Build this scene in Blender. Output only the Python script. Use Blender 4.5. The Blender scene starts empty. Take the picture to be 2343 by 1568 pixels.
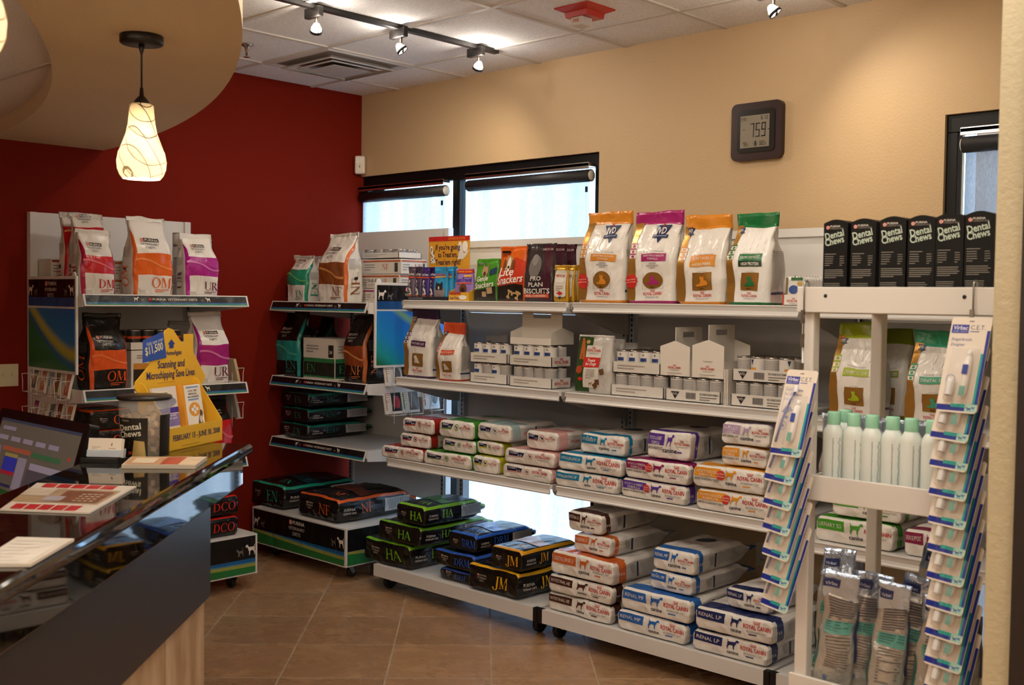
import bpy, bmesh, math, random
from mathutils import Vector, Matrix, noise
from mathutils.geometry import tessellate_polygon
R=math.radians; PI=math.pi
SC=bpy.context.scene; COL=SC.collection
random.seed(4)
HC=2.915                                   # ceiling height
# ---------------------------------------------------------------- camera (calibrated from the ceiling grid)
IW,IH=2343,1568
FPX=2502.65; YAW=R(-43.310); PIT=R(2.2424); ROL=R(-0.758)
CAM=Vector((5.7473,-4.6162,HC-1.3369))
_f=Vector((math.sin(YAW)*math.cos(PIT),math.cos(YAW)*math.cos(PIT),-math.sin(PIT)))
_r=Vector((math.cos(YAW),-math.sin(YAW),0)); _d=_f.cross(_r)
_r2=math.cos(ROL)*_r+math.sin(ROL)*_d; _d2=-math.sin(ROL)*_r+math.cos(ROL)*_d
def ray(px,py): return _f+_r2*((px-IW/2)/FPX)+_d2*((py-IH/2)/FPX)
def atY(px,py,Y): v=ray(px,py); return CAM+v*((Y-CAM.y)/v.y)
def atX(px,py,X): v=ray(px,py); return CAM+v*((X-CAM.x)/v.x)
def atZ(px,py,Z): v=ray(px,py); return CAM+v*((Z-CAM.z)/v.z)
cd=bpy.data.cameras.new('camera'); co=bpy.data.objects.new('camera',cd); COL.objects.link(co)
cd.sensor_fit='HORIZONTAL'; cd.sensor_width=36; cd.lens=FPX/IW*36; cd.clip_start=.05
m3=Matrix((_r2,-_d2,-_f)).transposed(); co.matrix_world=Matrix.Translation(CAM)@m3.to_4x4()
cd.dof.use_dof=True; cd.dof.focus_distance=5.6; cd.dof.aperture_fstop=7.0
SC.camera=co
# ---------------------------------------------------------------- materials
def lin(c):
    if isinstance(c,str):
        c=[int(c[i:i+2],16)/255 for i in (0,2,4)]
    return tuple(x/12.92 if x<=.04045 else ((x+.055)/1.055)**2.4 for x in c)+(1,)
MC={}
def mat(hexc,rough=.5,metal=0,bump=0,bscale=30,coat=0,trans=0,alpha=1,emit=0,name=None,spec=.5):
    k=(hexc,rough,metal,bump,bscale,coat,trans,alpha,emit,spec)
    if k in MC: return MC[k]
    m=bpy.data.materials.new(name or 'paint_'+str(hexc)); m.use_nodes=True
    nt=m.node_tree; b=nt.nodes['Principled BSDF']
    b.inputs['Base Color'].default_value=lin(hexc); b.inputs['Roughness'].default_value=rough
    b.inputs['Metallic'].default_value=metal; b.inputs['Specular IOR Level'].default_value=spec
    if coat: b.inputs['Coat Weight'].default_value=coat; b.inputs['Coat Roughness'].default_value=.15
    if trans: b.inputs['Transmission Weight'].default_value=trans; b.inputs['IOR'].default_value=1.2
    if alpha<1: b.inputs['Alpha'].default_value=alpha
    if emit: b.inputs['Emission Color'].default_value=lin(hexc); b.inputs['Emission Strength'].default_value=emit
    if bump:
        tc=nt.nodes.new('ShaderNodeTexCoord'); n=nt.nodes.new('ShaderNodeTexNoise'); bp=nt.nodes.new('ShaderNodeBump')
        n.inputs['Scale'].default_value=bscale; n.inputs['Detail'].default_value=4
        bp.inputs['Strength'].default_value=bump; bp.inputs['Distance'].default_value=.01
        nt.links.new(tc.outputs['Object'],n.inputs['Vector']); nt.links.new(n.outputs['Fac'],bp.inputs['Height'])
        nt.links.new(bp.outputs['Normal'],b.inputs['Normal'])
    MC[k]=m; return m
def film(c):
    k=('film',c)
    if k in MC: return MC[k]
    m=mat(c,.27,name='film_'+c); MC.pop((c,.27,0,0,30,0,0,1,0,.5),None); crinkle(m,.55); MC[k]=m; return m
def crinkle(m,st,sc=1):
    nt=m.node_tree; b=nt.nodes['Principled BSDF']; N=lambda t:nt.nodes.new('ShaderNode'+t); L=nt.links.new
    tc=N('TexCoord'); n1=N('TexNoise'); n1.inputs['Scale'].default_value=11*sc; n1.inputs['Detail'].default_value=2; n1.inputs['Distortion'].default_value=1.6
    n2=N('TexVoronoi'); n2.feature='SMOOTH_F1'; n2.inputs['Scale'].default_value=16*sc; n2.inputs['Smoothness'].default_value=.35
    mp=N('Mapping'); mp.inputs['Scale'].default_value=(1,1,.55); L(tc.outputs['Object'],mp.inputs[0]); L(mp.outputs[0],n1.inputs['Vector']); L(mp.outputs[0],n2.inputs['Vector'])
    a=N('Math'); a.operation='ADD'; L(n1.outputs['Fac'],a.inputs[0]); L(n2.outputs['Distance'],a.inputs[1])
    bp=N('Bump'); bp.inputs['Strength'].default_value=st; bp.inputs['Distance'].default_value=.02; L(a.outputs[0],bp.inputs['Height']); L(bp.outputs['Normal'],b.inputs['Normal'])          # glossy bag film
def foil(c): return mat(c,.3,metal=.6,bump=.5,bscale=30)
def paper(c): return mat(c,.6)
def ink(c):
    k=('ink',c)
    if k in MC: return MC[k]
    m=mat(c,.34,name='ink_'+c); MC.pop((c,.34,0,0,30,0,0,1,0,.5),None); crinkle(m,.3); MC[k]=m; return m
def metal(c,r=.3): return mat(c,r,metal=1)
def enamel(c,r=.4): return mat(c,r)
def nodes(name):
    m=bpy.data.materials.new(name); m.use_nodes=True; nt=m.node_tree
    return m,nt,nt.nodes['Principled BSDF'],lambda t:nt.nodes.new('ShaderNode'+t),nt.links.new
WHITE='e9e4dd'
# ---------------------------------------------------------------- objects
def tag(o,label=None,cat=None,group=None,kind=None):
    if label: o['label']=label
    if cat: o['category']=cat
    if group: o['group']=group
    if kind: o['kind']=kind
    return o
def thing(name,label,cat,loc=(0,0,0),rz=0,group=None):
    o=bpy.data.objects.new(name,None); COL.objects.link(o); o.empty_display_size=.05
    o.location=loc; o.rotation_euler=(0,0,rz); return tag(o,label,cat,group)
class MB:
    def __init__(s): s.v=[]; s.f=[]; s.m=[]; s.mats=[]; s.sm=[]
    def mi(s,m):
        if m not in s.mats: s.mats.append(m)
        return s.mats.index(m)
    def add(s,vs,fs,m,smooth=False):
        o=len(s.v); s.v+=[tuple(v) for v in vs]; i=s.mi(m)
        for f in fs: s.f.append([o+k for k in f]); s.m.append(i); s.sm.append(smooth)
        return s
    def box(s,x0,x1,y0,y1,z0,z1,m,M=None):
        vs=[Vector((x,y,z)) for z in (z0,z1) for y in (y0,y1) for x in (x0,x1)]
        if M: vs=[M@v for v in vs]
        return s.add(vs,[(0,2,3,1),(4,5,7,6),(0,1,5,4),(2,6,7,3),(0,4,6,2),(1,3,7,5)],m)
    def prism(s,pts,axis,a,b,m,M=None):
        # polygon pts extruded along axis from a to b ; axis x: pts=(y,z) y: (x,z) z: (x,y)
        def P(p,t): return Vector((t,p[0],p[1]) if axis=='x' else (p[0],t,p[1]) if axis=='y' else (p[0],p[1],t))
        n=len(pts); vs=[P(p,a) for p in pts]+[P(p,b) for p in pts]
        if M: vs=[M@v for v in vs]
        tri=tessellate_polygon([[Vector((p[0],p[1],0)) for p in pts]])
        s.add(vs,[list(t) for t in tri]+[[n+k for k in t][::-1] for t in tri]+[(i,(i+1)%n,n+(i+1)%n,n+i) for i in range(n)],m)
        return s
    def lathe(s,prof,m,n=24,c=(0,0,0),M=None,mats=None,smooth=True):
        vs=[];fs=[]
        for r,z in prof:
            for k in range(n):
                a=2*PI*k/n; v=Vector((c[0]+r*math.cos(a),c[1]+r*math.sin(a),c[2]+z)); vs.append(M@v if M else v)
        for i in range(len(prof)-1):
            fl=[]
            for k in range(n):
                k2=(k+1)%n; fl.append((i*n+k,i*n+k2,(i+1)*n+k2,(i+1)*n+k))
            fs.append(fl)
        o=len(s.v); s.v+=[tuple(v) for v in vs]
        for i,fl in enumerate(fs):
            mi=s.mi(mats[i] if mats else m)
            for f in fl: s.f.append([o+k for k in f]); s.m.append(mi); s.sm.append(smooth)
        return s
    def tube(s,pts,r,m,n=8,closed=False):
        pts=[Vector(p) for p in pts]; vs=[];fs=[]; N=len(pts)
        for i,p in enumerate(pts):
            t=(pts[min(i+1,N-1)]-pts[max(i-1,0)]).normalized()
            u=t.orthogonal().normalized() if i==0 else (pu-t*pu.dot(t)).normalized()
            w=t.cross(u); pu=u
            rr=r[i] if isinstance(r,(list,tuple)) else r
            for k in range(n): a=2*PI*k/n; vs.append(p+u*(rr*math.cos(a))+w*(rr*math.sin(a)))
        for i in range(N-1):
            for k in range(n): k2=(k+1)%n; fs.append((i*n+k,i*n+k2,(i+1)*n+k2,(i+1)*n+k))
        fs.append(tuple(range(n))[::-1]); fs.append(tuple((N-1)*n+k for k in range(n)))
        return s.add(vs,fs,m,True)
    def decal(s,sh,mp,m,layer=1):
        vs,fs=sh; return s.add([mp(x,y,layer) for x,y in vs],fs,m,True)
    def build(s,name,parent=None,loc=None,rz=None,bevel=0,seg=2,M=None):
        me=bpy.data.meshes.new(name); me.from_pydata(s.v,[],s.f)
        for m in s.mats: me.materials.append(m)
        me.polygons.foreach_set('material_index',s.m); me.polygons.foreach_set('use_smooth',s.sm); me.update()
        o=bpy.data.objects.new(name,me); COL.objects.link(o)
        if parent: o.parent=parent
        if loc: o.location=loc
        if rz is not None: o.rotation_euler=(0,0,rz)
        if M: o.matrix_local=M
        if bevel:
            b=o.modifiers.new('edge','BEVEL'); b.width=bevel; b.segments=seg; b.limit_method='ANGLE'; b.angle_limit=R(40)
        return o
def plane_map(o,ux,uy,e=.0012):
    o,ux,uy=Vector(o),Vector(ux).normalized(),Vector(uy).normalized(); n=ux.cross(uy)
    return lambda x,y,l: o+ux*x+uy*y+n*(e*l)
def cyl_map(c,r,a0=-PI/2,e=.0008):
    c=Vector(c)
    return lambda x,y,l: c+Vector(((r+e*l)*math.cos(a0+x/r),(r+e*l)*math.sin(a0+x/r),y))
# ---------------------------------------------------------------- flat shapes: (verts2d, faces)
def rect(x0,y0,x1,y1,step=.025):
    if x1<x0: x0,x1=x1,x0
    if y1<y0: y0,y1=y1,y0
    nx=max(1,math.ceil((x1-x0)/step)); ny=max(1,math.ceil((y1-y0)/step))
    vs=[(x0+(x1-x0)*i/nx,y0+(y1-y0)*j/ny) for j in range(ny+1) for i in range(nx+1)]
    w=nx+1
    return vs,[(j*w+i,j*w+i+1,(j+1)*w+i+1,(j+1)*w+i) for j in range(ny) for i in range(nx)]
def poly(pts,x=0,y=0,w=1,h=1,flip=False):
    P=[(x+(1-p[0] if flip else p[0])*w,y+p[1]*h) for p in pts]
    t=tessellate_polygon([[Vector((p[0],p[1],0)) for p in P]])
    fs=[]
    for a,b,c in t:
        A,B,C=P[a],P[b],P[c]
        q=(a,b,c) if (B[0]-A[0])*(C[1]-A[1])-(B[1]-A[1])*(C[0]-A[0])>0 else (a,c,b)
        todo=[(q,0)]
        while todo:
            (i,j,k),d=todo.pop(); e=max(math.dist(P[i],P[j]),math.dist(P[j],P[k]),math.dist(P[k],P[i]))
            if e<.024 or d>3: fs.append((i,j,k)); continue
            m=[]
            for u,v in ((i,j),(j,k),(k,i)): P.append(((P[u][0]+P[v][0])/2,(P[u][1]+P[v][1])/2)); m.append(len(P)-1)
            todo+=[((i,m[0],m[2]),d+1),((m[0],j,m[1]),d+1),((m[2],m[1],k),d+1),((m[0],m[1],m[2]),d+1)]
    return P,fs
def ell(cx,cy,rx,ry,n=28):
    vs=[(cx,cy)]; fs=[]
    for k in (1,2):
        vs+=[(cx+rx*k/2*math.cos(2*PI*i/n),cy+ry*k/2*math.sin(2*PI*i/n)) for i in range(n)]
    for i in range(n):
        j=(i+1)%n; fs+=[(0,1+i,1+j),(1+i,1+n+i,1+n+j,1+j)]
    return vs,fs
def ring(cx,cy,rx,ry,ix,iy,a0=0,a1=360,n=24):
    vs=[];fs=[]
    for i in range(n+1):
        a=R(a0+(a1-a0)*i/n); vs+=[(cx+ix*math.cos(a),cy+iy*math.sin(a)),(cx+rx*math.cos(a),cy+ry*math.sin(a))]
    for i in range(n): fs.append((2*i,2*i+1,2*i+3,2*i+2))
    return vs,fs
def star(cx,cy,r,n=14):
    return poly([(cx+r*(1 if k%2==0 else .8)*math.cos(PI*k/n),cy+r*(1 if k%2==0 else .8)*math.sin(PI*k/n)) for k in range(2*n)])
def join(*shs):
    V=[];F=[]
    for vs,fs in shs:
        o=len(V); V+=list(vs); F+=[tuple(o+k for k in f) for f in fs]
    return V,F
def xf(sh,dx=0,dy=0,sx=1,sy=1,rot=0,shear=0):
    c,s=math.cos(rot),math.sin(rot); out=[]
    for x,y in sh[0]:
        x,y=(x+shear*y)*sx,y*sy; out.append((dx+c*x-s*y,dy+s*x+c*y))
    return out,sh[1]
_TX={}
def _txt(s,bold):
    k=(s,bold)
    if k in _TX: return _TX[k]
    cu=bpy.data.curves.new('t','FONT'); cu.body=s; cu.resolution_u=2; cu.offset=.018 if bold else 0; cu.size=1
    ob=bpy.data.objects.new('t',cu); me=bpy.data.meshes.new_from_object(ob)
    vs=[(v.co.x/.7,v.co.y/.7) for v in me.vertices]; fs=[]
    for p in me.polygons:
        f=list(p.vertices); a,b,c=[vs[i] for i in f[:3]]
        fs.append(tuple(f if p.normal.z>=0 else f[::-1]))
    bpy.data.objects.remove(ob); bpy.data.curves.remove(cu); bpy.data.meshes.remove(me)
    _TX[k]=(vs,fs); return _TX[k]
def text(s,x,y,h,al='l',sx=1,bold=True,shear=0,rot=0,w=None):
    vs,fs=_txt(s,bold)
    if not vs: return [],[]
    x0=min(v[0] for v in vs); x1=max(v[0] for v in vs); wd=(x1-x0)
    if w: sx=w/(wd*h)
    off={'l':0,'c':-wd/2,'r':-wd}[al]
    return xf(([(v[0]-x0+off,v[1]) for v in vs],fs),x,y,h*sx,h,rot,shear)
def _g(ch):
    rc=lambda a,b,c,d:rect(a,b,c,d,9)
    q=lambda *p:poly(p)
    sf=lambda xc,y,w=.13:rc(xc-w,y,xc+w,y+.045)
    st=lambda x,w=.15:rc(x,0,x+w,1)
    if ch=='E': return [st(.12),sf(.16,0),sf(.16,.955),rc(.12,.955,.7,1),rc(.65,.78,.7,1),rc(.2,.48,.52,.525),rc(.48,.4,.525,.6),rc(.12,0,.75,.045),rc(.7,0,.75,.24)],.85
    if ch=='F': return [st(.12),sf(.2,0,.17),sf(.16,.955),rc(.12,.955,.7,1),rc(.65,.76,.7,1),rc(.2,.47,.52,.515),rc(.48,.38,.525,.6)],.8
    if ch=='N': return [rc(.13,0,.18,1),q((.05,1),(.24,1),(.86,0),(.72,0)),rc(.78,0,.83,1),sf(.155,0),sf(.8,.955),sf(.1,.955,.09)],.98
    if ch=='M': return [rc(.12,0,.17,1),q((.12,1),(.29,1),(.57,.12),(.49,0)),q((.49,0),(.54,.12),(.86,1),(.8,1)),rc(.8,0,.95,1),sf(.145,0),sf(.875,0),sf(.12,.955,.08),sf(.9,.955,.1)],1.1
    if ch=='H': return [st(.1),st(.68),rc(.2,.48,.7,.53),sf(.175,0),sf(.175,.955),sf(.755,0),sf(.755,.955)],.95
    if ch=='A': return [q((.08,0),(.13,0),(.47,.9),(.42,1)),q((.42,1),(.52,1),(.9,0),(.73,0),(.4,.88)),rc(.24,.3,.68,.345),sf(.1,0,.1),sf(.82,0)],.94
    if ch=='D': return [st(.12),sf(.16,0),sf(.16,.955),ring(.3,.5,.55,.5,.4,.455,-90,90),rc(.12,.955,.32,1),rc(.12,0,.32,.045)],.95
    if ch=='O': return [ring(.5,.5,.45,.51,.3,.46)],1.0
    if ch=='C': return [ring(.5,.5,.45,.51,.3,.46,45,318),rc(.77,.7,.82,.95)],.92
    if ch=='U': return [rc(.1,.3,.25,1),rc(.76,.3,.81,1),ring(.455,.32,.355,.33,.25,.28,180,360),sf(.175,.955),sf(.785,.955,.1)],.92
    if ch=='R': return [st(.12),sf(.19,0,.15),sf(.16,.955),ring(.32,.73,.36,.27,.22,.225,-90,90),rc(.12,.955,.34,1),rc(.12,.46,.34,.505),q((.36,.48),(.54,.48),(.88,0),(.7,0)),sf(.82,0,.1)],.92
    if ch=='J': return [rc(.28,.1,.43,1),sf(.355,.955),ring(.2,.08,.23,.3,.1,.25,180,360,)],.56
    return [],.4
def serif(s,x,y,h,al='l',sx=1.0,shear=0,rot=0):
    out=[];cx=0
    for ch in s:
        g,a=_g(ch)
        for sh in g: out.append(xf(sh,cx,0))
        cx+=a*.97
    off={'l':0,'c':-cx/2,'r':-cx}[al]
    J=join(*out); return xf(([(v[0]+off,v[1]) for v in J[0]],J[1]),x,y,h*sx,h,rot,shear)
DOG=[(0,.80),(.03,.93),(.12,.99),(.22,.97),(.27,.88),(.33,.76),(.80,.74),(.88,.80),(.93,.98),(.97,.96),(.93,.76),(.95,.60),(.93,.42),(.99,.30),(.97,.05),(.90,0),(.86,.02),(.90,.10),(.88,.25),(.78,.36),(.72,.44),(.52,.40),(.48,.36),(.46,.06),(.38,0),(.34,.03),(.38,.10),(.36,.38),(.28,.5),(.24,.66),(.20,.76),(.12,.74),(.05,.74)]
CAT=[(0,.68),(.02,.8),(.06,.92),(.1,.82),(.18,.84),(.22,.68),(.3,.64),(.72,.64),(.78,.7),(.82,.85),(.78,.98),(.72,1.0),(.73,1.03),(.82,1.02),(.88,.86),(.85,.66),(.88,.4),(.92,.2),(.88,0),(.8,0),(.82,.18),(.76,.32),(.6,.38),(.42,.34),(.44,.1),(.42,0),(.35,0),(.34,.14),(.28,.1),(.22,0),(.15,0),(.2,.2),(.22,.4),(.16,.55),(.06,.6)]
LCAT=[(0,.12),(.1,.2),(.25,.22),(.38,.42),(.38,.62),(.3,.72),(.34,1.0),(.45,.85),(.55,.86),(.62,1.0),(.66,.72),(.62,.6),(.75,.52),(.92,.35),(1,.15),(.95,.02),(.5,0),(.1,.02)]
SITD=[(.1,0),(.18,.2),(.2,.45),(.15,.65),(.05,.72),(.12,.92),(.3,1),(.45,.92),(.5,.75),(.7,.5),(.85,.2),(.95,.05),(.9,0)]
def bars(x0,y0,x1,n,lh,th,seed=0):
    rg=random.Random(seed); out=[]
    for k in range(n): out.append(rect(x0,y0-k*lh,x0+(x1-x0)*(1 if n>1 and k<n-1 else .6)*rg.uniform(.86,1),y0-k*lh+th,.05))
    return join(*out)
# ---------------------------------------------------------------- logos
def lg_rc(B,mp,x,y,w):        # red two-word logo with a crown, grey line below
    r=ink('c2261a'); h=w*.145
    B.decal(text('ROYAL CANIN',x,y,h,'c',w=w),mp,r,2)
    B.decal(join(*[xf(rect(-.006*w*1.4,0,.006*w*1.4,h*.62,9),x+(k-2.5)*w*.036,y+h*1.35,rot=-(k-2.5)*.16) for k in range(6)]),mp,r,2)
    B.decal(rect(x-w*.1,y+h*1.2,x+w*.1,y+h*1.32),mp,r,2)
    B.decal(text('VETERINARY DIET',x,y-h*.95,h*.5,'c',w=w*.75,bold=False),mp,ink('777472'),2)
def lg_pu(B,mp,x,y,w,c='d8d0c4',box=True):      # checkered square + three lines of lettering, centred on x, bottom at y
    s=w*.16
    cx=x-w*.42
    if box: B.decal(rect(x-w*.25,y+w*.36,x+w*.5,y+w*.54),mp,ink('14110f'),1)
    B.decal(rect(cx,y+w*.36,cx+s,y+w*.36+s),mp,ink('e8ded4'),2)
    k=s/3; B.decal(join(*[rect(cx+i*k,y+w*.36+j*k,cx+(i+1)*k,y+w*.36+(j+1)*k) for i in range(3) for j in range(3) if (i+j)%2==0]),mp,ink('c8301f'),3)
    B.decal(text('PURINA',x-w*.21,y+w*.385,w*.12,w=w*.66),mp,ink(c if c!='2a2624' else 'd8d0c4') if box else ink(c),2)
    B.decal(text('VETERINARY',x,y+w*.19,w*.11,'c',w=w*.92,bold=False),mp,ink(c),2)
    B.decal(text('DIETS',x,y,w*.12,'c',w=w*.45,bold=False),mp,ink(c),2)
def lg_ivd(B,mp,x,y,w):
    B.decal(poly([(x-w/2,y+w*.9),(x+w/2,y+w*.9),(x,y)]),mp,ink('1d2a55'),2)
    B.decal(rect(x-w*.42,y+w*.26,x+w*.42,y+w*.42),mp,ink('1d2a55'),3)
    B.decal(poly([(x-w*.07,y+w*.98),(x+w*.07,y+w*.98),(x,y+w*.78)]),mp,ink('d0392c'),3)
    B.decal(text('IVD',x,y+w*.46,w*.32,'c',sx=.75),mp,ink('e9e4dd'),4)
    B.decal(text('INNOVATIVE',x,y+w*.32,w*.06,'c',w=w*.7),mp,ink('b9c0d4'),4)
SKY=5.0; SUN=20; CFILL=15; SPOT=16; EXPO=.41; PFILL=4; RFILL=5; UFILL=32; LEAK=2.4
def sstep(t): t=max(0,min(1,t)); return t*t*(3-2*t)
class Bag:
    """block-bottom bag, standing on z=0, front towards -y"""
    def __init__(s,w,d,h,base,taper=.68,sealh=.05,puff=.01,amp=.005,freq=6,seed=0,lean=0,r=None,side=None,bulge=.006,gus=.3,lying=False,tw=1.0,endb=.05,slump=0,fine=1):
        s.w,s.d,s.h=w,d,h; s.taper=taper; s.seal=sealh; s.puff=puff; s.amp=amp; s.freq=freq; s.sd=Vector((seed*3.7+1,seed*1.3,seed*7.1))
        s.lean=lean; s.base=base; s.side=side or base; s.bulge=bulge; s.gus=gus; s.lying=lying; s.tw=tw; s.endb=endb; s.slump=slump; s.fine=fine
        s.r=r if r is not None else min(.02,d*.25)
        s.vs=h-sealh; s.mb=MB(); s.bands=[]; s.fb=[]; s.cm=None
    def a(s,z):
        t=z/s.h; rb=min(1,z/.012) if z<.012 else 1
        return s.w/2*(1+(s.tw-1)*sstep((t-.5)/.5))-(1-rb)*.004
    def b(s,z):
        t=z/s.vs; f=1-(1-s.endb)*sstep((t-s.taper)/(1-s.taper)) if t>s.taper else 1
        rb=min(1,z/.012)
        return max(.0025,s.d/2*f-(1-rb)*.004)
    def k(s,z): return math.sin(PI*max(0,min(1,z/s.vs)))**.6 if 0<z<s.vs else 0
    def D(s,p):
        q=Vector((p[0],p[1],p[2]))
        n=noise.noise_vector(q*s.freq+s.sd)*s.amp
        if s.fine>1: n+=noise.noise_vector(q*s.freq*2.6+s.sd)*s.amp*.45
        if s.lying:
            n.y*=.6 if q.y<0 else .12
        else: n*=min(1,q.z/.06)
        y=q.y
        if s.lean: y+=s.lean*max(0,(q.z/s.h-.55)/.45)**1.4
        if s.slump: n.y+=s.slump*math.sin(PI*(q.x/s.w+.5))*0
        return Vector((q.x,y,q.z))+n
    def F(s,u,v,l=0):
        a=s.a(v); t=max(-1,min(1,u/a))
        return s.D((u,-(s.b(v)+s.puff*(1-t*t)*s.k(v))-.0015*l-.0008*(l>0),v))
    def K(s,u,v,l=0):
        a=s.a(v); t=max(-1,min(1,u/a))
        return s.D((-u,(s.b(v)+(0 if s.lying else s.puff)*(1-t*t)*s.k(v))+.0015*l+.0008*(l>0),v))
    def gx(s,y,z):
        b=s.b(z); t=max(-1,min(1,y/max(b,.001)))
        top=sstep((z/s.vs-s.taper*.75)/(1-s.taper*.75))
        return s.a(z)-s.gus*s.d/2*top*(1-abs(t))+s.puff*.5*(1-t*t)*s.k(z)*(1-top)
    def R_(s,u,v,l=0): return s.D((s.gx(u,v)+.0015*l+.0008*(l>0),u,v))
    def L_(s,u,v,l=0): return s.D((-s.gx(u,v)-.0015*l-.0008*(l>0),-u,v))
    def Bt(s,u,v,l=0):
        m=min(1,max(abs(u)/(s.w/2),abs(v)/(s.d/2)))
        return s.D((u,-v,-s.bulge*(1-m*m)-.0014*l))
    def band(s,z0,z1,m,faces='FSC'): s.bands.append((z0,z1,m,faces)); return s
    def corner(s,m,z0=0,z1=9): s.cm=(m,z0,z1); return s
    def mt(s,cat,z):
        m=s.side if cat in 'SK' else s.base
        for z0,z1,mm,fc in s.bands:
            if z0<=z<z1 and cat in fc: m=mm
        if s.cm and cat=='C' and s.cm[1]<=z<s.cm[2]: m=s.cm[0]
        return m
    def body(s):
        dz=.022/s.fine; zs={0,.006,.012,s.vs}
        n=max(8,int(s.vs/dz)); zs|={s.vs*i/n for i in range(n+1)}
        for z0,z1,_,_ in s.bands: zs|={z for z in (z0,z1) if 0<z<s.vs}
        zs=sorted(zs); z2=[zs[0]]
        for z in zs[1:]:
            if z-z2[-1]>.0015: z2.append(z)
        zs=z2; nx=max(5,int(s.w/(.022/s.fine))); ny=max(3,int(s.d/(.024/s.fine))); cats=None; rows=[]
        def rng(z,flat=False):
            a,b=s.a(z),s.b(z); r=min(s.r,b*.8,a*.5); P=[];c=[]
            e=lambda i,n,m:(-1+2*i/n)*m
            for i in range(nx+1): P.append(s.F(e(i,nx,a-r),z)); c.append('F')
            def cor(p,q,ctr):
                for k in (1,2):
                    t=k/3; m=p.lerp(q,t); out=(m-ctr); 
                    P.append(m+out*(.42*math.sin(PI*t)*.6)); c.append('C')
            def side(fn,cat):
                for i in range(ny+1): P.append(fn(e(i,ny,b-r),z)); c.append(cat)
            # front -> right corner -> right side -> back -> left
            p=P[-1]; q=s.R_(-(b-r),z); ctr=s.D((a-r,-(b-r),z)); cor(p,q,ctr); side(s.R_,'S')
            p=P[-1]; q=s.K(-(a-r),z); ctr=s.D((a-r,b-r,z)); cor(p,q,ctr); c[-2:]=['c','c']
            for i in range(nx+1): P.append(s.K(e(i,nx,a-r),z)); c.append('B')
            p=P[-1]; q=s.L_(-(b-r),z); ctr=s.D((-(a-r),b-r,z)); cor(p,q,ctr); c[-2:]=['c','c']; side(s.L_,'S')
            p=P[-1]; q=P[0]; ctr=s.D((-(a-r),-(b-r),z)); cor(p,q,ctr)
            return P,c
        vs=[];N=None
        for z in zs:
            P,c=rng(z); N=len(P); vs+=P; cats=c
        o=len(s.mb.v); s.mb.v+=[tuple(v) for v in vs]
        for j in range(len(zs)-1):
            zm=(zs[j]+zs[j+1])/2
            for i in range(N):
                i2=(i+1)%N; c=cats[i]; cc='S' if c=='c' else c
                s.mb.f.append([o+j*N+i,o+j*N+i2,o+(j+1)*N+i2,o+(j+1)*N+i]); s.mb.m.append(s.mb.mi(s.mt(cc,zm))); s.mb.sm.append(True)
        # bottom cap
        base=vs[:N]; prev=list(range(o,o+N)); ctr=Vector((0,0,0))
        a0,b0=s.a(0),s.b(0)
        sa=s.amp; s.amp=0; raw,_=rng(0); s.amp=sa
        for sc in (.93,.85,.76,.66,.56,.46,.36,.26,.16,.06):
            cur=[]
            for i in range(N):
                p=raw[i]; cur.append(len(s.mb.v)); s.mb.v.append(tuple(s.Bt(p.x*sc,-p.y*sc,0)))
            for i in range(N):
                i2=(i+1)%N; s.mb.f.append([prev[i2],prev[i],cur[i],cur[i2]]); s.mb.m.append(s.mb.mi(s.mt('D',-1))); s.mb.sm.append(True)
            prev=cur
        s.mb.f.append(prev[::-1]); s.mb.m.append(s.mb.mi(s.mt('D',-1))); s.mb.sm.append(True)
        # top closure
        s.mb.f.append([o+(len(zs)-1)*N+i for i in range(N)]); s.mb.m.append(s.mb.mi(s.mt('F',s.vs))); s.mb.sm.append(True)
        return s
    def topstrip(s,m,flare=0,name='top_seal',split=0):
        t=MB(); n=12; a=s.a(s.vs); rows=[]
        for j in range(5):
            z=s.vs-.012+(s.seal+.012)*j/4; row=[]
            for i in range(n+1):
                u=-a+2*a*i/n
                wv=.004*math.sin(u*40+s.sd.x)*(j/4)
                p=s.D((u*(1+flare*(j/4)),wv,min(z,s.vs+.0*z) if False else z)); row.append(p)
            rows.append(row)
        e=.003
        for sg in (-1,1):
            vs=[p+Vector((0,sg*(e+ (.0015 if j==0 else 0)),0)) for j,r in enumerate(rows) for p in r]; w=n+1
            fs=[(j*w+i,j*w+i+1,(j+1)*w+i+1,(j+1)*w+i) for j in range(4) for i in range(n)]
            t.add(vs,fs if sg<0 else [f[::-1] for f in fs],m,True)
        w=n+1; N=5*w
        ed=[(4*w+i,4*w+i+1,N+4*w+i+1,N+4*w+i) for i in range(n)]+[(j*w,N+j*w,N+(j+1)*w,(j+1)*w) for j in range(4)]+[(j*w+n,(j+1)*w+n,N+(j+1)*w+n,N+j*w+n) for j in range(4)]
        vs=[tuple(v) for v in t.v]; t.add([],[],m)
        for f in ed: t.f.append(list(f)); t.m.append(0); t.sm.append(False)
        return t
LIE=Matrix(((1,0,0),(0,0,1),(0,-1,0))).to_4x4()     # bag on its back: bottom faces the viewer, front faces up
GREY='8b8883'
def finish(B,name,label,cat,loc,rz,group,sealmat=None,sealname='top_seal',tilt=0,roll=0,flare=0):
    t=thing(name,label,cat,loc,rz,group)
    if tilt or roll: t.rotation_euler=(tilt,roll,rz)
    lie=B.lying
    M=None
    if lie: M=Matrix.Translation((0,0,B.d/2))@LIE
    B.mb.build('bag_body',t,M=M)
    if sealmat is not None: B.topstrip(sealmat,flare).build(sealname,t,M=M)
    return t
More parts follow.
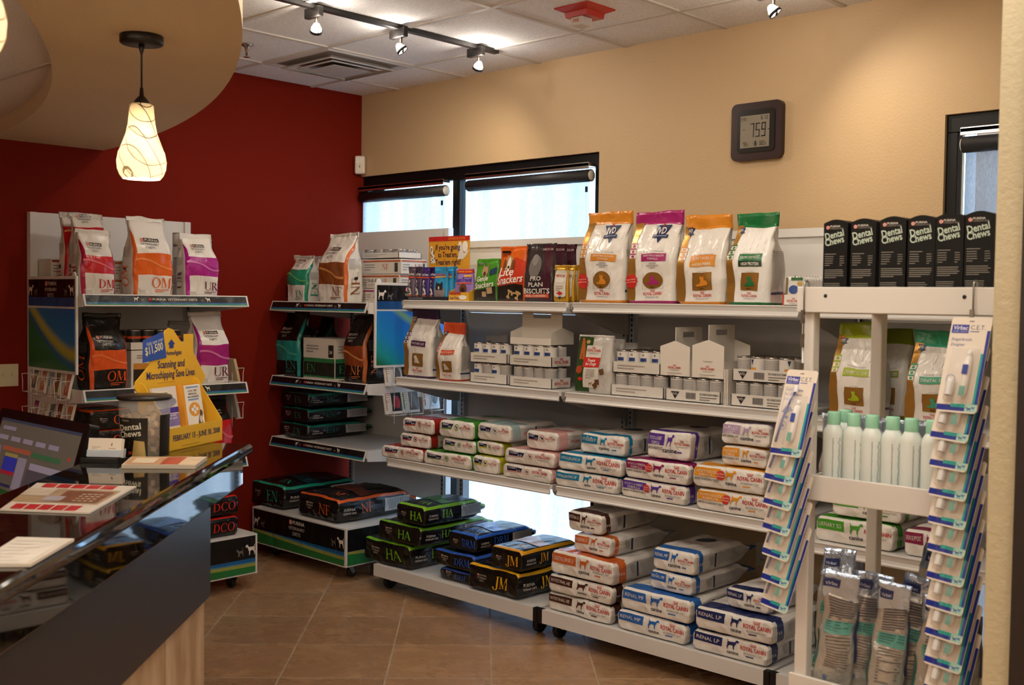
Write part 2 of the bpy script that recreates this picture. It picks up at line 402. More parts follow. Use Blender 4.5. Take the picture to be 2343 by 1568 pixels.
# ---------------------------------------------------------------- art for the bags
def art_purina_std(B,band,code,black=False,edge=None,bz=(.27,.52),codec=None,side='R',gloss=None,sub=True):
    """standing veterinary bag: colour band with swoosh, letter code below, logo above"""
    w,h=B.w,B.h; bm=film(band); B.side=film('17120f') if black else film('d9d4cc')
    B.band(bz[0]*h,bz[1]*h,bm,'F'); B.corner(film(edge or band)); B.body(); m=B.mb
    codec=codec or band
    m.decal(serif(code,w*.43,h*.115,h*.13,'r',sx=min(1,w*.6/(h*.13*max(1.7,len(code)*.95)))),B.F,ink(codec),2)
    m.decal(bars(w*.02,h*.085,w*.42,2,h*.022,h*.009,3),B.F,ink(codec),2)
    m.decal(xf(poly(DOG,0,0,w*.2,h*.07),-w*.42,h*.03),B.F,ink('2a2522' if black else 'd2ccc3'),1)
    lg_pu(m,B.F,-w*.08 if not black else -w*.1,h*(bz[1]+.06),w*.46,'2a2624' if not black else 'cfc6ba')
    # swoosh inside the band
    hi=gloss or 'f0a060'
    zc=h*(bz[0]+bz[1])/2; dz=h*(bz[1]-bz[0])
    sw=[(-w*.46+w*.92*t/16,zc+dz*(.22*math.sin(t/16*4+1)-.02)) for t in range(17)]
    V=[];Fc=[]
    for i,(x,y) in enumerate(sw): V+=[(x,y),(x,y+dz*.10)]
    Fc=[(2*i,2*i+2,2*i+3,2*i+1) for i in range(16)]
    m.decal((V,Fc),B.F,ink(hi),1)
    for fn in (B.R_,B.L_):
        m.decal(serif(code,.0,h*.12,B.d*.42,'l',rot=PI/2,sx=1.0) if True else None,lambda x,y,l,fn=fn:fn(x+B.d*.2,y,l),ink(codec),2)
        m.decal(rect(-B.d*.1,h*.33,B.d*.1,h*.37),fn,ink('1c1917'),1)
        m.decal(bars(-B.d*.3,h*.62,B.d*.3,9,h*.017,h*.006,2),fn,ink('9a958d' if not black else '6a655e'),1)
def art_royal_std(B,c,gold=True,ivd=True,lines=('',''),oval=True,code2=None,cat='feline',burst=False,logo_y=.1,rightside=True,seal_h=0):
    """tall white bag with gold side band, coloured name plate, animal patch and red logo"""
    w,h=B.w,B.h; B.side=film('cfcac3'); cm=film(c)
    B.band(0,.028*h,cm,'FSC'); B.band(B.vs-.03*h,9,cm,'FSC'); B.body(); m=B.mb; g=mat('bd8c42',.28,metal=.6,bump=.15)
    if gold:
        V=[];n=24
        for i in range(n+1):
            z=.03*h+(B.vs-.035*h)*i/n; t=i/n
            e=-w*.5+w*(.20+.06*math.sin(t*5.5+.6)-.05*(1-t))
            V+=[(-B.a(z)*.985,z),(-B.a(z)*.985*.5+e*.5,z),(e,z)]
        Fc=[]
        for i in range(n): Fc+=[(3*i,3*i+1,3*i+4,3*i+3),(3*i+1,3*i+2,3*i+5,3*i+4)]
        m.decal((V,Fc),B.F,g,1)
        for k in range(3):
            m.decal(rect(-w*.47,h*(.60-.055*k),-w*.33,h*(.645-.055*k)),B.F,ink('e6ddd0'),2)
            m.decal(rect(-w*.47,h*(.64-.055*k),-w*.33,h*(.655-.055*k)),B.F,ink(c),3)
            m.decal(ell(-w*.4,h*(.62-.055*k),w*.035,h*.013),B.F,ink(c),3)
    x=w*.07
    if ivd: lg_ivd(m,B.F,x+w*.04,h*.64,w*.36)
    else:
        lg_ivd(m,B.F,-w*.34,h*.76,w*.17)
        for s_ in range(9): m.decal(ell(w*.0+(s_%3)*w*.15,h*(.62+.05*(s_//3)+.02*(s_%2)),.003,.007,8),B.F,ink('f6f3ee'),2)
    m.decal(text('VETERINARY EXCLUSIVE',x,h*.545,h*.014,'c',w=w*.42,bold=False),B.F,ink(GREY),2)
    y0=.455 if not code2 else .47
    m.decal(rect(x-w*.27,h*y0,x+w*.27,h*(y0+.075)),B.F,ink(c),1)
    if not code2 and len(lines)>1 and lines[1]:
        m.decal(text(lines[0],x,h*(y0+.043),h*.02,'c',w=w*.46,bold=False),B.F,ink('efe9df'),2)
        m.decal(text(lines[1],x,h*(y0+.012),h*.02,'c',w=w*.24,bold=False),B.F,ink('efe9df'),2)
    else: m.decal(text(lines[0],x,h*(y0+.022),h*.03,'c',w=w*.46,bold=False),B.F,ink('efe9df'),2)
    if code2:
        m.decal(rect(x-w*.27,h*(y0-.06),x+w*.27,h*y0),B.F,ink(code2[1]),1)
        m.decal(text(code2[0],x,h*(y0-.048),h*.032,'c',w=w*.4),B.F,ink('efe9df'),2)
    elif ivd:
        for i,t in enumerate(('LIMITED','INGREDIENT','DIETS')): m.decal(text(t,x,h*(.425-.022*i),h*.016,'c',w=w*(.17,.26,.13)[i],bold=False),B.F,ink('3a3532'),2)
    if cat:
        px,py,pw,ph=x,h*.25,w*.2,h*.095
        m.decal(ell(px,py,pw,ph) if oval else rect(px-pw,py-ph,px+pw,py+ph),B.F,mat('ab7c38',.3,metal=.5),1)
        m.decal(join(*[rect(*q,9) for q in ((px-pw,py-ph*1.02,px-pw+.001,py+ph*.9),(px+pw-.001,py-ph*1.02,px+pw,py+ph*.9),(px-pw,py-ph*1.02,px+pw,py-ph*1.0))] if oval else [ring(px,py+ph*.15,pw*1.02,ph*1.02,pw*1.0,ph*1.0)]),B.F,ink('6a5a48'),2)
        m.decal(xf(poly(LCAT if cat=='feline' else SITD,0,0,pw*1.25,ph*1.15),px-pw*.62,py-ph*.5),B.F,ink(c if cat=='feline' else 'd9d3c8'),3)
        if cat=='feline': m.decal(text('feline',px,py-ph*.86,h*.016,'c'),B.F,ink('33220f'),3)
    if burst:
        m.decal(star(-w*.37,h*.235,w*.15),B.F,ink('cf2f28'),3)
        m.decal(text('Same Great',-w*.37,h*.25,h*.013,'c',w=w*.2,rot=.1),B.F,ink('f0d8cc'),4); m.decal(text('IVD Formula',-w*.37,h*.22,h*.013,'c',w=w*.22,rot=.1),B.F,ink('f0d8cc'),4)
    lg_rc(m,B.F,x,h*.085,w*.36)
    for fn in (B.R_,):
        m.decal(bars(-B.d*.3,h*.58,B.d*.32,22,h*.019,h*.008,5),fn,ink('a19d97'),1)
        m.decal(rect(-B.d*.36,h*.115,B.d*.3,h*.14),fn,ink('26375f'),1)
def art_royal_lie(B,c,lab,animal=True,burst=False,lab2=None,small=False,top=True,oval=False,edge=None):
    """lying bag: the end panel with name plate, dog, red logo ; coloured front edge on top"""
    w,t,h=B.w,B.d,B.h; B.side=film('c9c4bd'); cm=film(edge or c)
    z1=.16*h if not small else .13*h
    B.band(.012,z1,cm,'F'); B.band(0.03,z1*.9,cm,'SC'); B.body(); m=B.mb; D=B.Bt
    m.decal(rect(-w*.475,-t*.0,-w*.1,t*.42),D,ink(c),1)
    if lab2:
        m.decal(text(lab,-w*.295,t*.19,t*.13,'c',w=w*.29,bold=False),D,ink('efe6dc'),2); m.decal(text(lab2,-w*.295,t*.02,t*.13,'c',w=w*.2,bold=False),D,ink('efe6dc'),2)
        m.decal(text('LIMITED INGREDIENT DIETS',-w*.29,-t*.16,t*.1,'c',w=w*.36),D,ink('6a645c'),2)
    else: m.decal(text(lab,-w*.29,t*.13,t*.17,'c',w=w*.31,bold=False),D,ink('efe6dc'),2)
    if burst: m.decal(star(-w*.09,t*.15,t*.24),D,ink('d2372c'),3); m.decal(join(text('Same Great',-w*.09,t*.18,t*.07,'c',w=t*.36),text('IVD Formula',-w*.09,t*.06,t*.07,'c',w=t*.38)),D,ink('f0d8cc'),4)
    m.decal(xf(poly(DOG,0,0,w*.155,t*.46,flip=True),-w*.03,-t*.03),D,ink(c),2)
    m.decal(text('canine',w*.05,-t*.24,t*.17,'c'),D,ink('22262f'),2)
    lg_rc(m,D,w*.31,t*.06,w*.33)
    m.decal(bars(w*.22,-t*.22,w*.4,1,.01,t*.05,1),D,ink(c),2)
    if top:
        m.decal(text('ROYAL CANIN',0,h*.30,h*.03,'c',w=w*.45),B.F,ink('c4443a'),1)
        m.decal(ell(0,h*.5,w*.2,h*.1),B.F,ink('3f3d3c'),1)
        m.decal(xf(poly(LCAT,0,0,w*.26,h*.09),-w*.13,h*.45),B.F,ink(c),2)
    m.decal(bars(-t*.28,h*.62,t*.28,16,h*.018,h*.007,3),B.R_,ink('a7a39d'),1)
    m.decal(rect(-t*.32,h*.3,t*.32,h*.325),B.R_,ink('27314f'),1); m.decal(bars(-t*.25,h*.27,t*.2,5,h*.016,h*.006,6),B.R_,ink('8d8a86'),1)
    m.decal(text('17.6 lb',t*.08,z1*.22,t*.13,'l',rot=PI/2,bold=False),B.R_,ink('e9dcd0'),1)
def art_line_lie(B,c,plate,c2,small=True):
    """lying 'line' bag: navy flag label, small dog circle, red logo"""
    w,t,h=B.w,B.d,B.h; B.side=film('c4bfb8'); cm=film(c)
    B.band(.012,.3*h,cm,'F'); B.band(.01,.16*h,cm,'SC'); B.body(); m=B.mb; D=B.Bt
    m.decal(poly([(-w*.4,t*.05),(-w*.4,t*.36),(-w*.07,t*.3),(-w*.1,t*.04)]),D,ink('1f2346'),1)
    m.decal(rect(-w*.4,-t*.02,-w*.1,t*.05),D,ink(c2),1)
    m.decal(text(plate,-w*.37,t*.2,t*.12,'l',w=w*.18),D,ink('d8d8e0'),2); m.decal(text('& GI' if plate=='DIGEST' else 'LINE',-w*.2,t*.08,t*.1,'l',w=w*.09),D,ink('d8d8e0'),2)
    m.decal(ring(w*.04,t*.14,t*.2,t*.2,t*.15,t*.15),D,ink(c2),1)
    m.decal(xf(poly(DOG,0,0,t*.22,t*.22),w*.04-t*.11,t*.03),D,ink('26222a'),2)
    lg_rc(m,D,w*.29,t*.1,w*.28)
    m.decal(ell(0,h*.62,w*.22,h*.12),B.F,ink(c),1); m.decal(text('ROYAL CANIN',0,h*.38,h*.03,'c',w=w*.4),B.F,ink('c4443a'),1)
    m.decal(text('ROYAL CANIN',t*.08,h*.2,t*.14,'l',rot=PI/2,w=h*.16),B.R_,ink('c4443a'),1)
    m.decal(rect(-t*.36,h*.4,t*.36,h*.42),B.R_,ink('27314f'),1); m.decal(bars(-t*.28,h*.7,t*.28,10,h*.02,h*.008,3),B.R_,ink('8d8a86'),1)
def art_purina_lie(B,c,code,band=None,panel=True):
    """black lying bag: coloured piping round the front face, letter code on end and side, colour swoosh on top"""
    w,t,h=B.w,B.d,B.h; cm=film(c); B.side=film('14110f')
    B.corner(cm); B.band(.0,.022,cm,'F'); B.body(); m=B.mb; D=B.Bt
    m.decal(serif(code,w*.02,-t*.24,t*.46,'l',sx=min(1.1,w*.42/(t*.42*len(code)*.95))),D,ink(c),2)
    lg_pu(m,D,-w*.2,-t*.12,w*.2,'b9b0a5',box=False)
    m.decal(serif(code,t*.1,h*.24,t*.42,'l',rot=PI/2),lambda x,y,l:B.R_(x+t*.08,y,l),ink(c),2)
    m.decal(text('PURINA',t*.05,h*.06,t*.12,'l',rot=PI/2),B.R_,ink('b9b0a5'),2)
    m.decal(text('VETERINARY DIETS',t*.2,h*.05,t*.09,'l',rot=PI/2,w=h*.14),B.R_,ink('b9b0a5'),2)
    if panel:
        m.decal(rect(-t*.3,h*.52,t*.3,h*.82),B.R_,ink('b5b2ae'),1)
        m.decal(bars(-t*.26,h*.8,t*.26,14,h*.019,h*.008,3),B.R_,ink('6a6866'),2)
    m.decal(serif(code,w*.36,h*.1,h*.09,'r'),B.F,ink(c),2)
    b2=band or c
    V=[];n=18
    for i in range(n+1):
        u=-w*.47+w*.94*i/n; V+=[(u,h*(.28+.02*math.sin(i*.3)))]
        for k in range(1,7): V.append((u,h*(.28+.02*math.sin(i*.3)+(.22+.06*math.sin(i*.25+1))*k/6)))
    Fc=[(7*i+k,7*i+7+k,7*i+8+k,7*i+1+k) for i in range(n) for k in range(6)]
    m.decal((V,Fc),B.F,film(b2),1)
    m.decal(xf(poly(DOG,0,0,w*.3,h*.06),-w*.4,h*.06),B.F,ink('2b2622'),1)
# ================================================================ the setting
def struct(name,mb,parent=None,**k): return tag(mb.build(name,parent,**k),kind='structure')
def m_wall(name,c,rough=.55,bump=.25,scale=90):
    m,nt,b,N,L=nodes(name); b.inputs['Base Color'].default_value=lin(c); b.inputs['Roughness'].default_value=rough; b.inputs['Specular IOR Level'].default_value=.3
    tc=N('TexCoord'); n=N('TexNoise'); n.inputs['Scale'].default_value=scale; n.inputs['Detail'].default_value=3
    bp=N('Bump'); bp.inputs['Strength'].default_value=bump; bp.inputs['Distance'].default_value=.006
    L(tc.outputs['Object'],n.inputs['Vector']); L(n.outputs['Fac'],bp.inputs['Height']); L(bp.outputs['Normal'],b.inputs['Normal'])
    return m
BEIGE=m_wall('beige_paint','cbae86'); RED=m_wall('red_paint','761a0a',.8); RED.node_tree.nodes['Principled BSDF'].inputs['Specular IOR Level'].default_value=.12; COLM=m_wall('column_paint','c6b896',.6)
TAN=m_wall('soffit_paint','dcc39a',.6)
def m_ceil():
    m,nt,b,N,L=nodes('ceiling_tile'); b.inputs['Roughness'].default_value=.85
    tc=N('TexCoord'); n=N('TexNoise'); n.inputs['Scale'].default_value=160; n.inputs['Detail'].default_value=5
    r=N('ValToRGB'); r.color_ramp.elements[0].position=.3; r.color_ramp.elements[0].color=lin('d8d0c8'); r.color_ramp.elements[1].position=.55; r.color_ramp.elements[1].color=lin('f2eee8')
    bp=N('Bump'); bp.inputs['Strength'].default_value=.3; bp.inputs['Distance'].default_value=.004
    L(tc.outputs['Object'],n.inputs['Vector']); L(n.outputs['Fac'],r.inputs['Fac']); L(r.outputs['Color'],b.inputs['Base Color'])
    L(n.outputs['Fac'],bp.inputs['Height']); L(bp.outputs['Normal'],b.inputs['Normal']); return m
def m_floor():
    m,nt,b,N,L=nodes('floor_tile')
    tc=N('TexCoord'); mp=N('Mapping'); mp.vector_type='POINT'; mp.inputs['Rotation'].default_value=(0,0,R(-45))
    L(tc.outputs['Object'],mp.inputs['Vector']); sp=N('SeparateXYZ'); L(mp.outputs['Vector'],sp.inputs['Vector'])
    # rotated: x'=(x+y)/sqrt2 , y'=(y-x)/sqrt2
    T=.44
    def M(op,a,b_=None,c=None):
        n=N('Math'); n.operation=op
        for i,v in enumerate((a,b_,c)):
            if v is None: continue
            if isinstance(v,(int,float)): n.inputs[i].default_value=v
            else: L(v,n.inputs[i])
        return n.outputs[0]
    def grid(o,off):
        s=M('DIVIDE',M('SUBTRACT',o,off),T); fr=M('FRACT',s); d=M('ABSOLUTE',M('SUBTRACT',fr,.5)); return M('GREATER_THAN',d,.5-.0075),M('FLOOR',s)
    g1,i1=grid(sp.outputs['X'],-.0138); g2,i2=grid(sp.outputs['Y'],-1.95)
    g=M('MAXIMUM',g1,g2)
    cb=N('CombineXYZ'); L(i1,cb.inputs[0]); L(i2,cb.inputs[1]); wn=N('TexWhiteNoise'); L(cb.outputs[0],wn.inputs['Vector'])
    va=N('VectorMath'); va.operation='ADD'; L(mp.outputs['Vector'],va.inputs[0]); vs=N('VectorMath'); vs.operation='SCALE'; vs.inputs[3].default_value=7; L(wn.outputs['Color'],vs.inputs[0]); L(vs.outputs[0],va.inputs[1])
    m2=N('Mapping'); m2.inputs['Rotation'].default_value=(0,0,R(45)); m2.inputs['Scale'].default_value=(2.4,4.2,1); L(va.outputs[0],m2.inputs['Vector'])
    n1=N('TexNoise'); n1.inputs['Scale'].default_value=1.6; n1.inputs['Detail'].default_value=9; n1.inputs['Roughness'].default_value=.62; L(m2.outputs[0],n1.inputs['Vector'])
    r=N('ValToRGB'); e=r.color_ramp.elements; e[0].position=.3; e[0].color=lin('a07c5c'); e[1].position=.72; e[1].color=lin('c49c74')
    x=e.new(.5); x.color=lin('b08862')
    L(n1.outputs['Fac'],r.inputs['Fac'])
    n2=N('TexNoise'); n2.inputs['Scale'].default_value=3; n2.inputs['Detail'].default_value=8; n2.inputs['Roughness'].default_value=.7; L(m2.outputs[0],n2.inputs['Vector'])
    vein=M('SUBTRACT',1,M('MULTIPLY',M('ABSOLUTE',M('SUBTRACT',n2.outputs['Fac'],.5)),26)); vein=M('MAXIMUM',vein,0); vein=M('MULTIPLY',vein,M('GREATER_THAN',n1.outputs['Fac'],.5))
    mx=N('Mix'); mx.data_type='RGBA'; L(M('MULTIPLY',vein,.45),mx.inputs[0]); L(r.outputs['Color'],mx.inputs[6]); mx.inputs[7].default_value=lin('553a26')
    tv=N('Mix'); tv.data_type='RGBA'; tv.blend_type='MULTIPLY'; tv.inputs[0].default_value=.25; L(mx.outputs[2],tv.inputs[6]); L(wn.outputs['Value'],tv.inputs[7])
    gm=N('Mix'); gm.data_type='RGBA'; L(g,gm.inputs[0]); L(tv.outputs[2],gm.inputs[6]); gm.inputs[7].default_value=lin('b09a80')
    L(gm.outputs[2],b.inputs['Base Color'])
    L(M('ADD',M('MULTIPLY',g,.4),M('ADD',.2,M('MULTIPLY',n1.outputs['Fac'],.15))),b.inputs['Roughness'])
    bp=N('Bump'); bp.inputs['Strength'].default_value=.25; bp.inputs['Distance'].default_value=.004; L(M('SUBTRACT',M('MULTIPLY',n1.outputs['Fac'],.15),M('MULTIPLY',g,.6)),bp.inputs['Height']); L(bp.outputs['Normal'],b.inputs['Normal'])
    return m
XR,YN=8.5,-9.0
struct('floor',MB().box(-.2,XR,YN,.2,-.1,0,m_floor()))
struct('ceiling',MB().box(-.2,XR,YN,.2,HC,HC+.1,m_ceil()))
struct('wall_left',MB().box(-.2,0,YN,.2,0,HC,RED))
WT=.22; WZ0,WZ1=.06,2.38; W1=(.0,2.022); W2=(3.884,4.975)
wb=MB()
for q in ((0,XR,0,WT,WZ1,HC),(W1[1],W2[0],0,WT,0,WZ1),(W2[1],XR,0,WT,0,WZ1),(W1[0],W1[1],0,WT,0,WZ0),(W2[0],W2[1],0,WT,0,WZ0)): wb.box(*q,BEIGE)
struct('wall_back',wb)
struct('wall_right',MB().box(4.975,5.03,-2.45,-.001,0,HC,COLM),bevel=.004)
struct('door_1',MB().box(5.032,5.16,-2.47,-2.3,0,2.2,mat('2a1f19',.5)))
struct('wall_far_right',MB().box(XR,XR+.1,YN,.2,0,HC,BEIGE)); struct('wall_near',MB().box(-.2,XR,YN-.1,YN,0,HC,BEIGE))
# suspended ceiling grid
T=.6096; GX0,GY0=.3654,-.4063
gm=MB(); gmat=mat('cfc6bb',.6)  # bars coloured darker than the tiles to paint in their shading
for i in range(0,14): gm.box(GX0+i*T-.012,GX0+i*T+.012,YN,0,HC-.007,HC,gmat)
for j in range(0,15): gm.box(0,XR,GY0-j*T-.012,GY0-j*T+.012,HC-.0065,HC,gmat)
struct('trim_1',gm)
# curved soffit (arc shaped dropped ceiling)
SZ=2.362
def circ3(pts):
    # least squares circle through plan points
    import itertools
    n=len(pts); sx=[[0]*3 for _ in range(3)]; bb=[0]*3
    for x,y in pts:
        row=(2*x,2*y,1); q=x*x+y*y
        for i in range(3):
            bb[i]+=row[i]*q
            for j in range(3): sx[i][j]+=row[i]*row[j]
    s=Matrix(sx).inverted()@Vector(bb); return s[0],s[1],math.sqrt(s[2]+s[0]**2+s[1]**2)
k_=600/2240
oc=circ3([atZ(x*k_,y*k_,SZ)[:2] for x,y in ((2070,0),(2065,300),(2040,480),(1990,620),(1850,810),(1700,950),(1500,1085),(1370,1145),(880,1283))])
ic=circ3([atZ(x*k_,y*k_,SZ)[:2] for x,y in ((130,0),(250,130),(400,380),(448,560),(430,730),(380,860),(250,990),(100,1090),(0,1135))])
def arc(c,n=60):
    # from the red wall (X=0) round towards the camera side
    a1=math.acos(max(-1,min(1,(0.0-c[0])/c[2]))); a0=R(-4)
    return [(c[0]+c[2]*math.cos(a1+(a0-a1)*i/n),c[1]+c[2]*math.sin(a1+(a0-a1)*i/n)) for i in range(n+1)]
ao,ai=arc(oc),arc(ic); n=len(ao); sf=MB()
V=[(x,y,SZ) for x,y in ao]+[(x,y,SZ) for x,y in ai]+[(x,y,HC) for x,y in ao]+[(x,y,HC) for x,y in ai]
Fs=[]
for i in range(n-1): Fs+=[(i,i+1,n+i+1,n+i),(i,2*n+i,2*n+i+1,i+1),(n+i,n+i+1,3*n+i+1,3*n+i)]
sf.add(V,Fs,TAN); struct('trim_2',sf)
# tiled panel inside the soffit ring
zi=SZ+.075; pi_=MB(); P=[(x,y,zi) for x,y in ai]+[(0,-9,zi)]
pi_.prism([(p[0],p[1]) for p in P],'z',zi,zi+.02,bpy.data.materials['ceiling_tile'])
yl=atZ(54,164,zi).y
for k in range(-1,5):
    Y=yl-.61*k; xm=ic[0]+math.sqrt(max(0,ic[2]**2-(Y-ic[1])**2))
    if abs(Y-ic[1])<ic[2]: pi_.box(0.001,xm-.004,Y-.011,Y+.011,zi-.004,zi,gmat)
struct('trim_3',pi_)
# ---------------------------------------------------------------- windows
FRM=mat('0b0b0d',.45,spec=.25); GLS,nt,b,N,L=nodes('window_glass')
tr=N('BsdfTransparent'); tr.inputs[0].default_value=(.93,.97,1,1); gl=N('BsdfGlossy'); gl.inputs['Roughness'].default_value=.02; mxs=N('MixShader'); fr=N('Fresnel'); fr.inputs[0].default_value=1.3
L(fr.outputs[0],mxs.inputs[0]); L(tr.outputs[0],mxs.inputs[1]); L(gl.outputs[0],mxs.inputs[2]); L(mxs.outputs[0],nt.nodes['Material Output'].inputs[0])
def window(name,x0,x1,muls):
    f=MB(); y0,y1=.02,.075
    f.box(x0,x1,y0,y1,WZ1-.075,WZ1,FRM); f.box(x0,x1,y0,y1,WZ0,WZ0+.06,FRM)
    for a,b_ in muls: f.box(a,b_,y0,y1,WZ0+.06,WZ1-.075,FRM)
    o=struct(name,f,bevel=.003)
    for (a,b_),(c,d) in zip(muls[:-1],muls[1:]):
        p=MB().box(b_,c,.045,.051,WZ0+.06,WZ1-.075,GLS); q=p.build('glass_pane',o); q['kind']='structure'
    return o
window('window_1',W1[0],W1[1],[(0,.045),(.862,.922),(1.98,W1[1])])
window('window_2',W2[0],W2[1],[(W2[0],W2[0]+.048),(4.93,W2[1])])
# ---------------------------------------------------------------- roller blinds
FAB,nt,b,N,L=nodes('blind_fabric'); nt.nodes.remove(b)
tl=N('BsdfTranslucent'); df=N('BsdfDiffuse'); tp=N('BsdfTransparent'); m1=N('MixShader'); m2=N('MixShader'); m1.inputs[0].default_value=.45; m2.inputs[0].default_value=.05
tc=N('TexCoord'); w1=N('TexNoise'); mpn=N('Mapping'); mpn.inputs['Scale'].default_value=(9,9,.35); w1.inputs['Scale'].default_value=1; w1.inputs['Detail'].default_value=3
L(tc.outputs['Object'],mpn.inputs[0]); L(mpn.outputs[0],w1.inputs[0])
w2=N('TexNoise'); mp2=N('Mapping'); mp2.inputs['Scale'].default_value=(220,220,60); L(tc.outputs['Object'],mp2.inputs[0]); L(mp2.outputs[0],w2.inputs[0]); w2.inputs['Scale'].default_value=1
rp=N('ValToRGB'); rp.color_ramp.elements[0].position=.3; rp.color_ramp.elements[0].color=lin('a4b4c4'); rp.color_ramp.elements[1].position=.7; rp.color_ramp.elements[1].color=lin('f2f4f6')
ad=N('Math'); ad.operation='MULTIPLY_ADD'; ad.inputs[1].default_value=.6; L(w1.outputs['Fac'],ad.inputs[0]); 
ml=N('Math'); ml.operation='MULTIPLY'; ml.inputs[1].default_value=.4; L(w2.outputs['Fac'],ml.inputs[0]); L(ml.outputs[0],ad.inputs[2]); L(ad.outputs[0],rp.inputs[0])
L(rp.outputs[0],tl.inputs[0]); df.inputs[0].default_value=lin('8c8c90')
L(df.outputs[0],m1.inputs[1]); L(tl.outputs[0],m1.inputs[2]); L(m1.outputs[0],m2.inputs[1]); L(tp.outputs[0],m2.inputs[2]); L(m2.outputs[0],nt.nodes['Material Output'].inputs[0])
m1.inputs[0].default_value=.75
def blind(x0,x1,zt,zb,label,rail=True,y=-.012,chain=True):
    t=thing('roller_blind',label,'blind',(x0,y,zb),0,'roller blinds in the windows'); w=x1-x0; h=zt-zb
    f=MB(); n=24; vs=[];fs=[]
    for j,z in enumerate((0,h*.5,h)):
        for i in range(n+1): vs.append((w*i/n,.004*math.sin(i*1.7),z))
    for j in range(2):
        for i in range(n): fs.append((j*(n+1)+i,j*(n+1)+i+1,(j+1)*(n+1)+i+1,(j+1)*(n+1)+i))
    f.add(vs,fs,FAB,True); f.build('blind_fabric',t)
    MB().tube([(-.01,0,h+.03),(w+.01,0,h+.03)],.034,mat('1d1b1c',.5),16).build('blind_roller',t)
    r=MB().box(-.015,w+.015,-.028,.03,h+.078,h+.096,metal('c9ccd2',.25)); r.box(-.015,w+.015,-.028,-.024,h+.066,h+.1,metal('c9ccd2',.25)); r.build('blind_rail',t,bevel=.002)
    for e in (-.012,w+.012):
        MB().lathe([(0,-.004),(.027,-.004),(.027,.004),(0,.004)],mat('d8d2c6',.45),20,M=Matrix.Translation((e,0,h+.03))@Matrix.Rotation(PI/2,4,'Y')).build('end_bracket',t)
    if chain:
        c=MB()
        for k in range(int(h*.95/.012)): c.lathe([(0,-.0022),(.0022,0),(0,.0022)],mat('2b2d33',.5),6,(w-.012,-.012,h-.012*k))
        c.box(w-.018,w-.006,-.016,-.008,h-.06,h-.03,mat('15171c',.4)); c.build('bead_chain',t)
    MB().box(0,w,-.006,.006,-.012,.004,mat('cfcfd0',.5)).build('bottom_bar',t)
    return t
blind(.035,.825,2.21,.16,'left roller blind beside the red wall, pulled down over the glowing window')
blind(1.045,1.968,2.225,.16,'wide roller blind right of the black window post, pulled down and glowing')
blind(3.978,4.93,2.215,.16,'dim roller blind in the window behind the black cartons')
# outside
struct('ground',MB().box(-8,14,.25,20,-.2,-.05,mat('b8b2a6',.9)))
struct('wall_outside',MB().box(3.53,9,1.3,1.6,-.05,3.4,mat('7c6a5c',.9)))
# ---------------------------------------------------------------- light
W=bpy.data.worlds.new('sky'); SC.world=W; W.use_nodes=True; nt=W.node_tree; bg=nt.nodes['Background']
bg.inputs[0].default_value=(.42,.68,1,1); bg.inputs[1].default_value=SKY
def light(kind,name,loc,energy,color,aim=None,**k):
    d=bpy.data.lights.new(name,kind); d.energy=energy; d.color=color
    for a,v in k.items(): setattr(d,a,v)
    o=bpy.data.objects.new(name,d); COL.objects.link(o); o.location=loc
    if aim is not None: o.rotation_euler=(Vector(aim)-Vector(loc)).to_track_quat('-Z','Y').to_euler()
    return o
light('SUN','sun',(0,6,6),SUN,(1,.93,.82),(1.056,1.2,0),angle=R(.6))
WARM=(1,.78,.52)
# unseen fill lights added outside the frame to brighten the room and ceiling
for x,y in ((3.6,-4.3),(4.4,-6.2),(3.2,-7.4),(7.2,-2.6),(7.4,-5.4)):
    light('POINT','added_point_fill',(x,y,2.0),PFILL,(1,.82,.6),shadow_soft_size=.06)  # added point fill for ceiling and walls, no pendants hang here
light('AREA','added_rear_fill',(5.2,YN+.05,1.5),RFILL,(1,.93,.84),(5.2,0,1.5),shape='RECTANGLE',size=5,size_y=2.2)  # added fill in front of the near wall, which has no window
for x,y,e in ((3.1,-2.7,1),(4.9,-2.9,1),(4.4,-5.0,1),(6.7,-4.4,1),(6.6,-7,1),(2.6,-7.2,.8)):
    light('AREA','added_ceiling_fill',(x,y,HC-.02),CFILL*e,(1,.94,.86),(x,y,0),shape='RECTANGLE',size=1.2,size_y=.6)  # added overhead fill, no fixtures behind it
for x,y in ((6.9,-2.6),(5.6,-5.6),(3.4,-6.4)):
    light('AREA','added_uplight_fill',(x,y,2.1),UFILL,(1,.95,.87),(x,y,3),shape='DISK',size=.5)  # added upward fill that brightens the ceiling, no lamp there
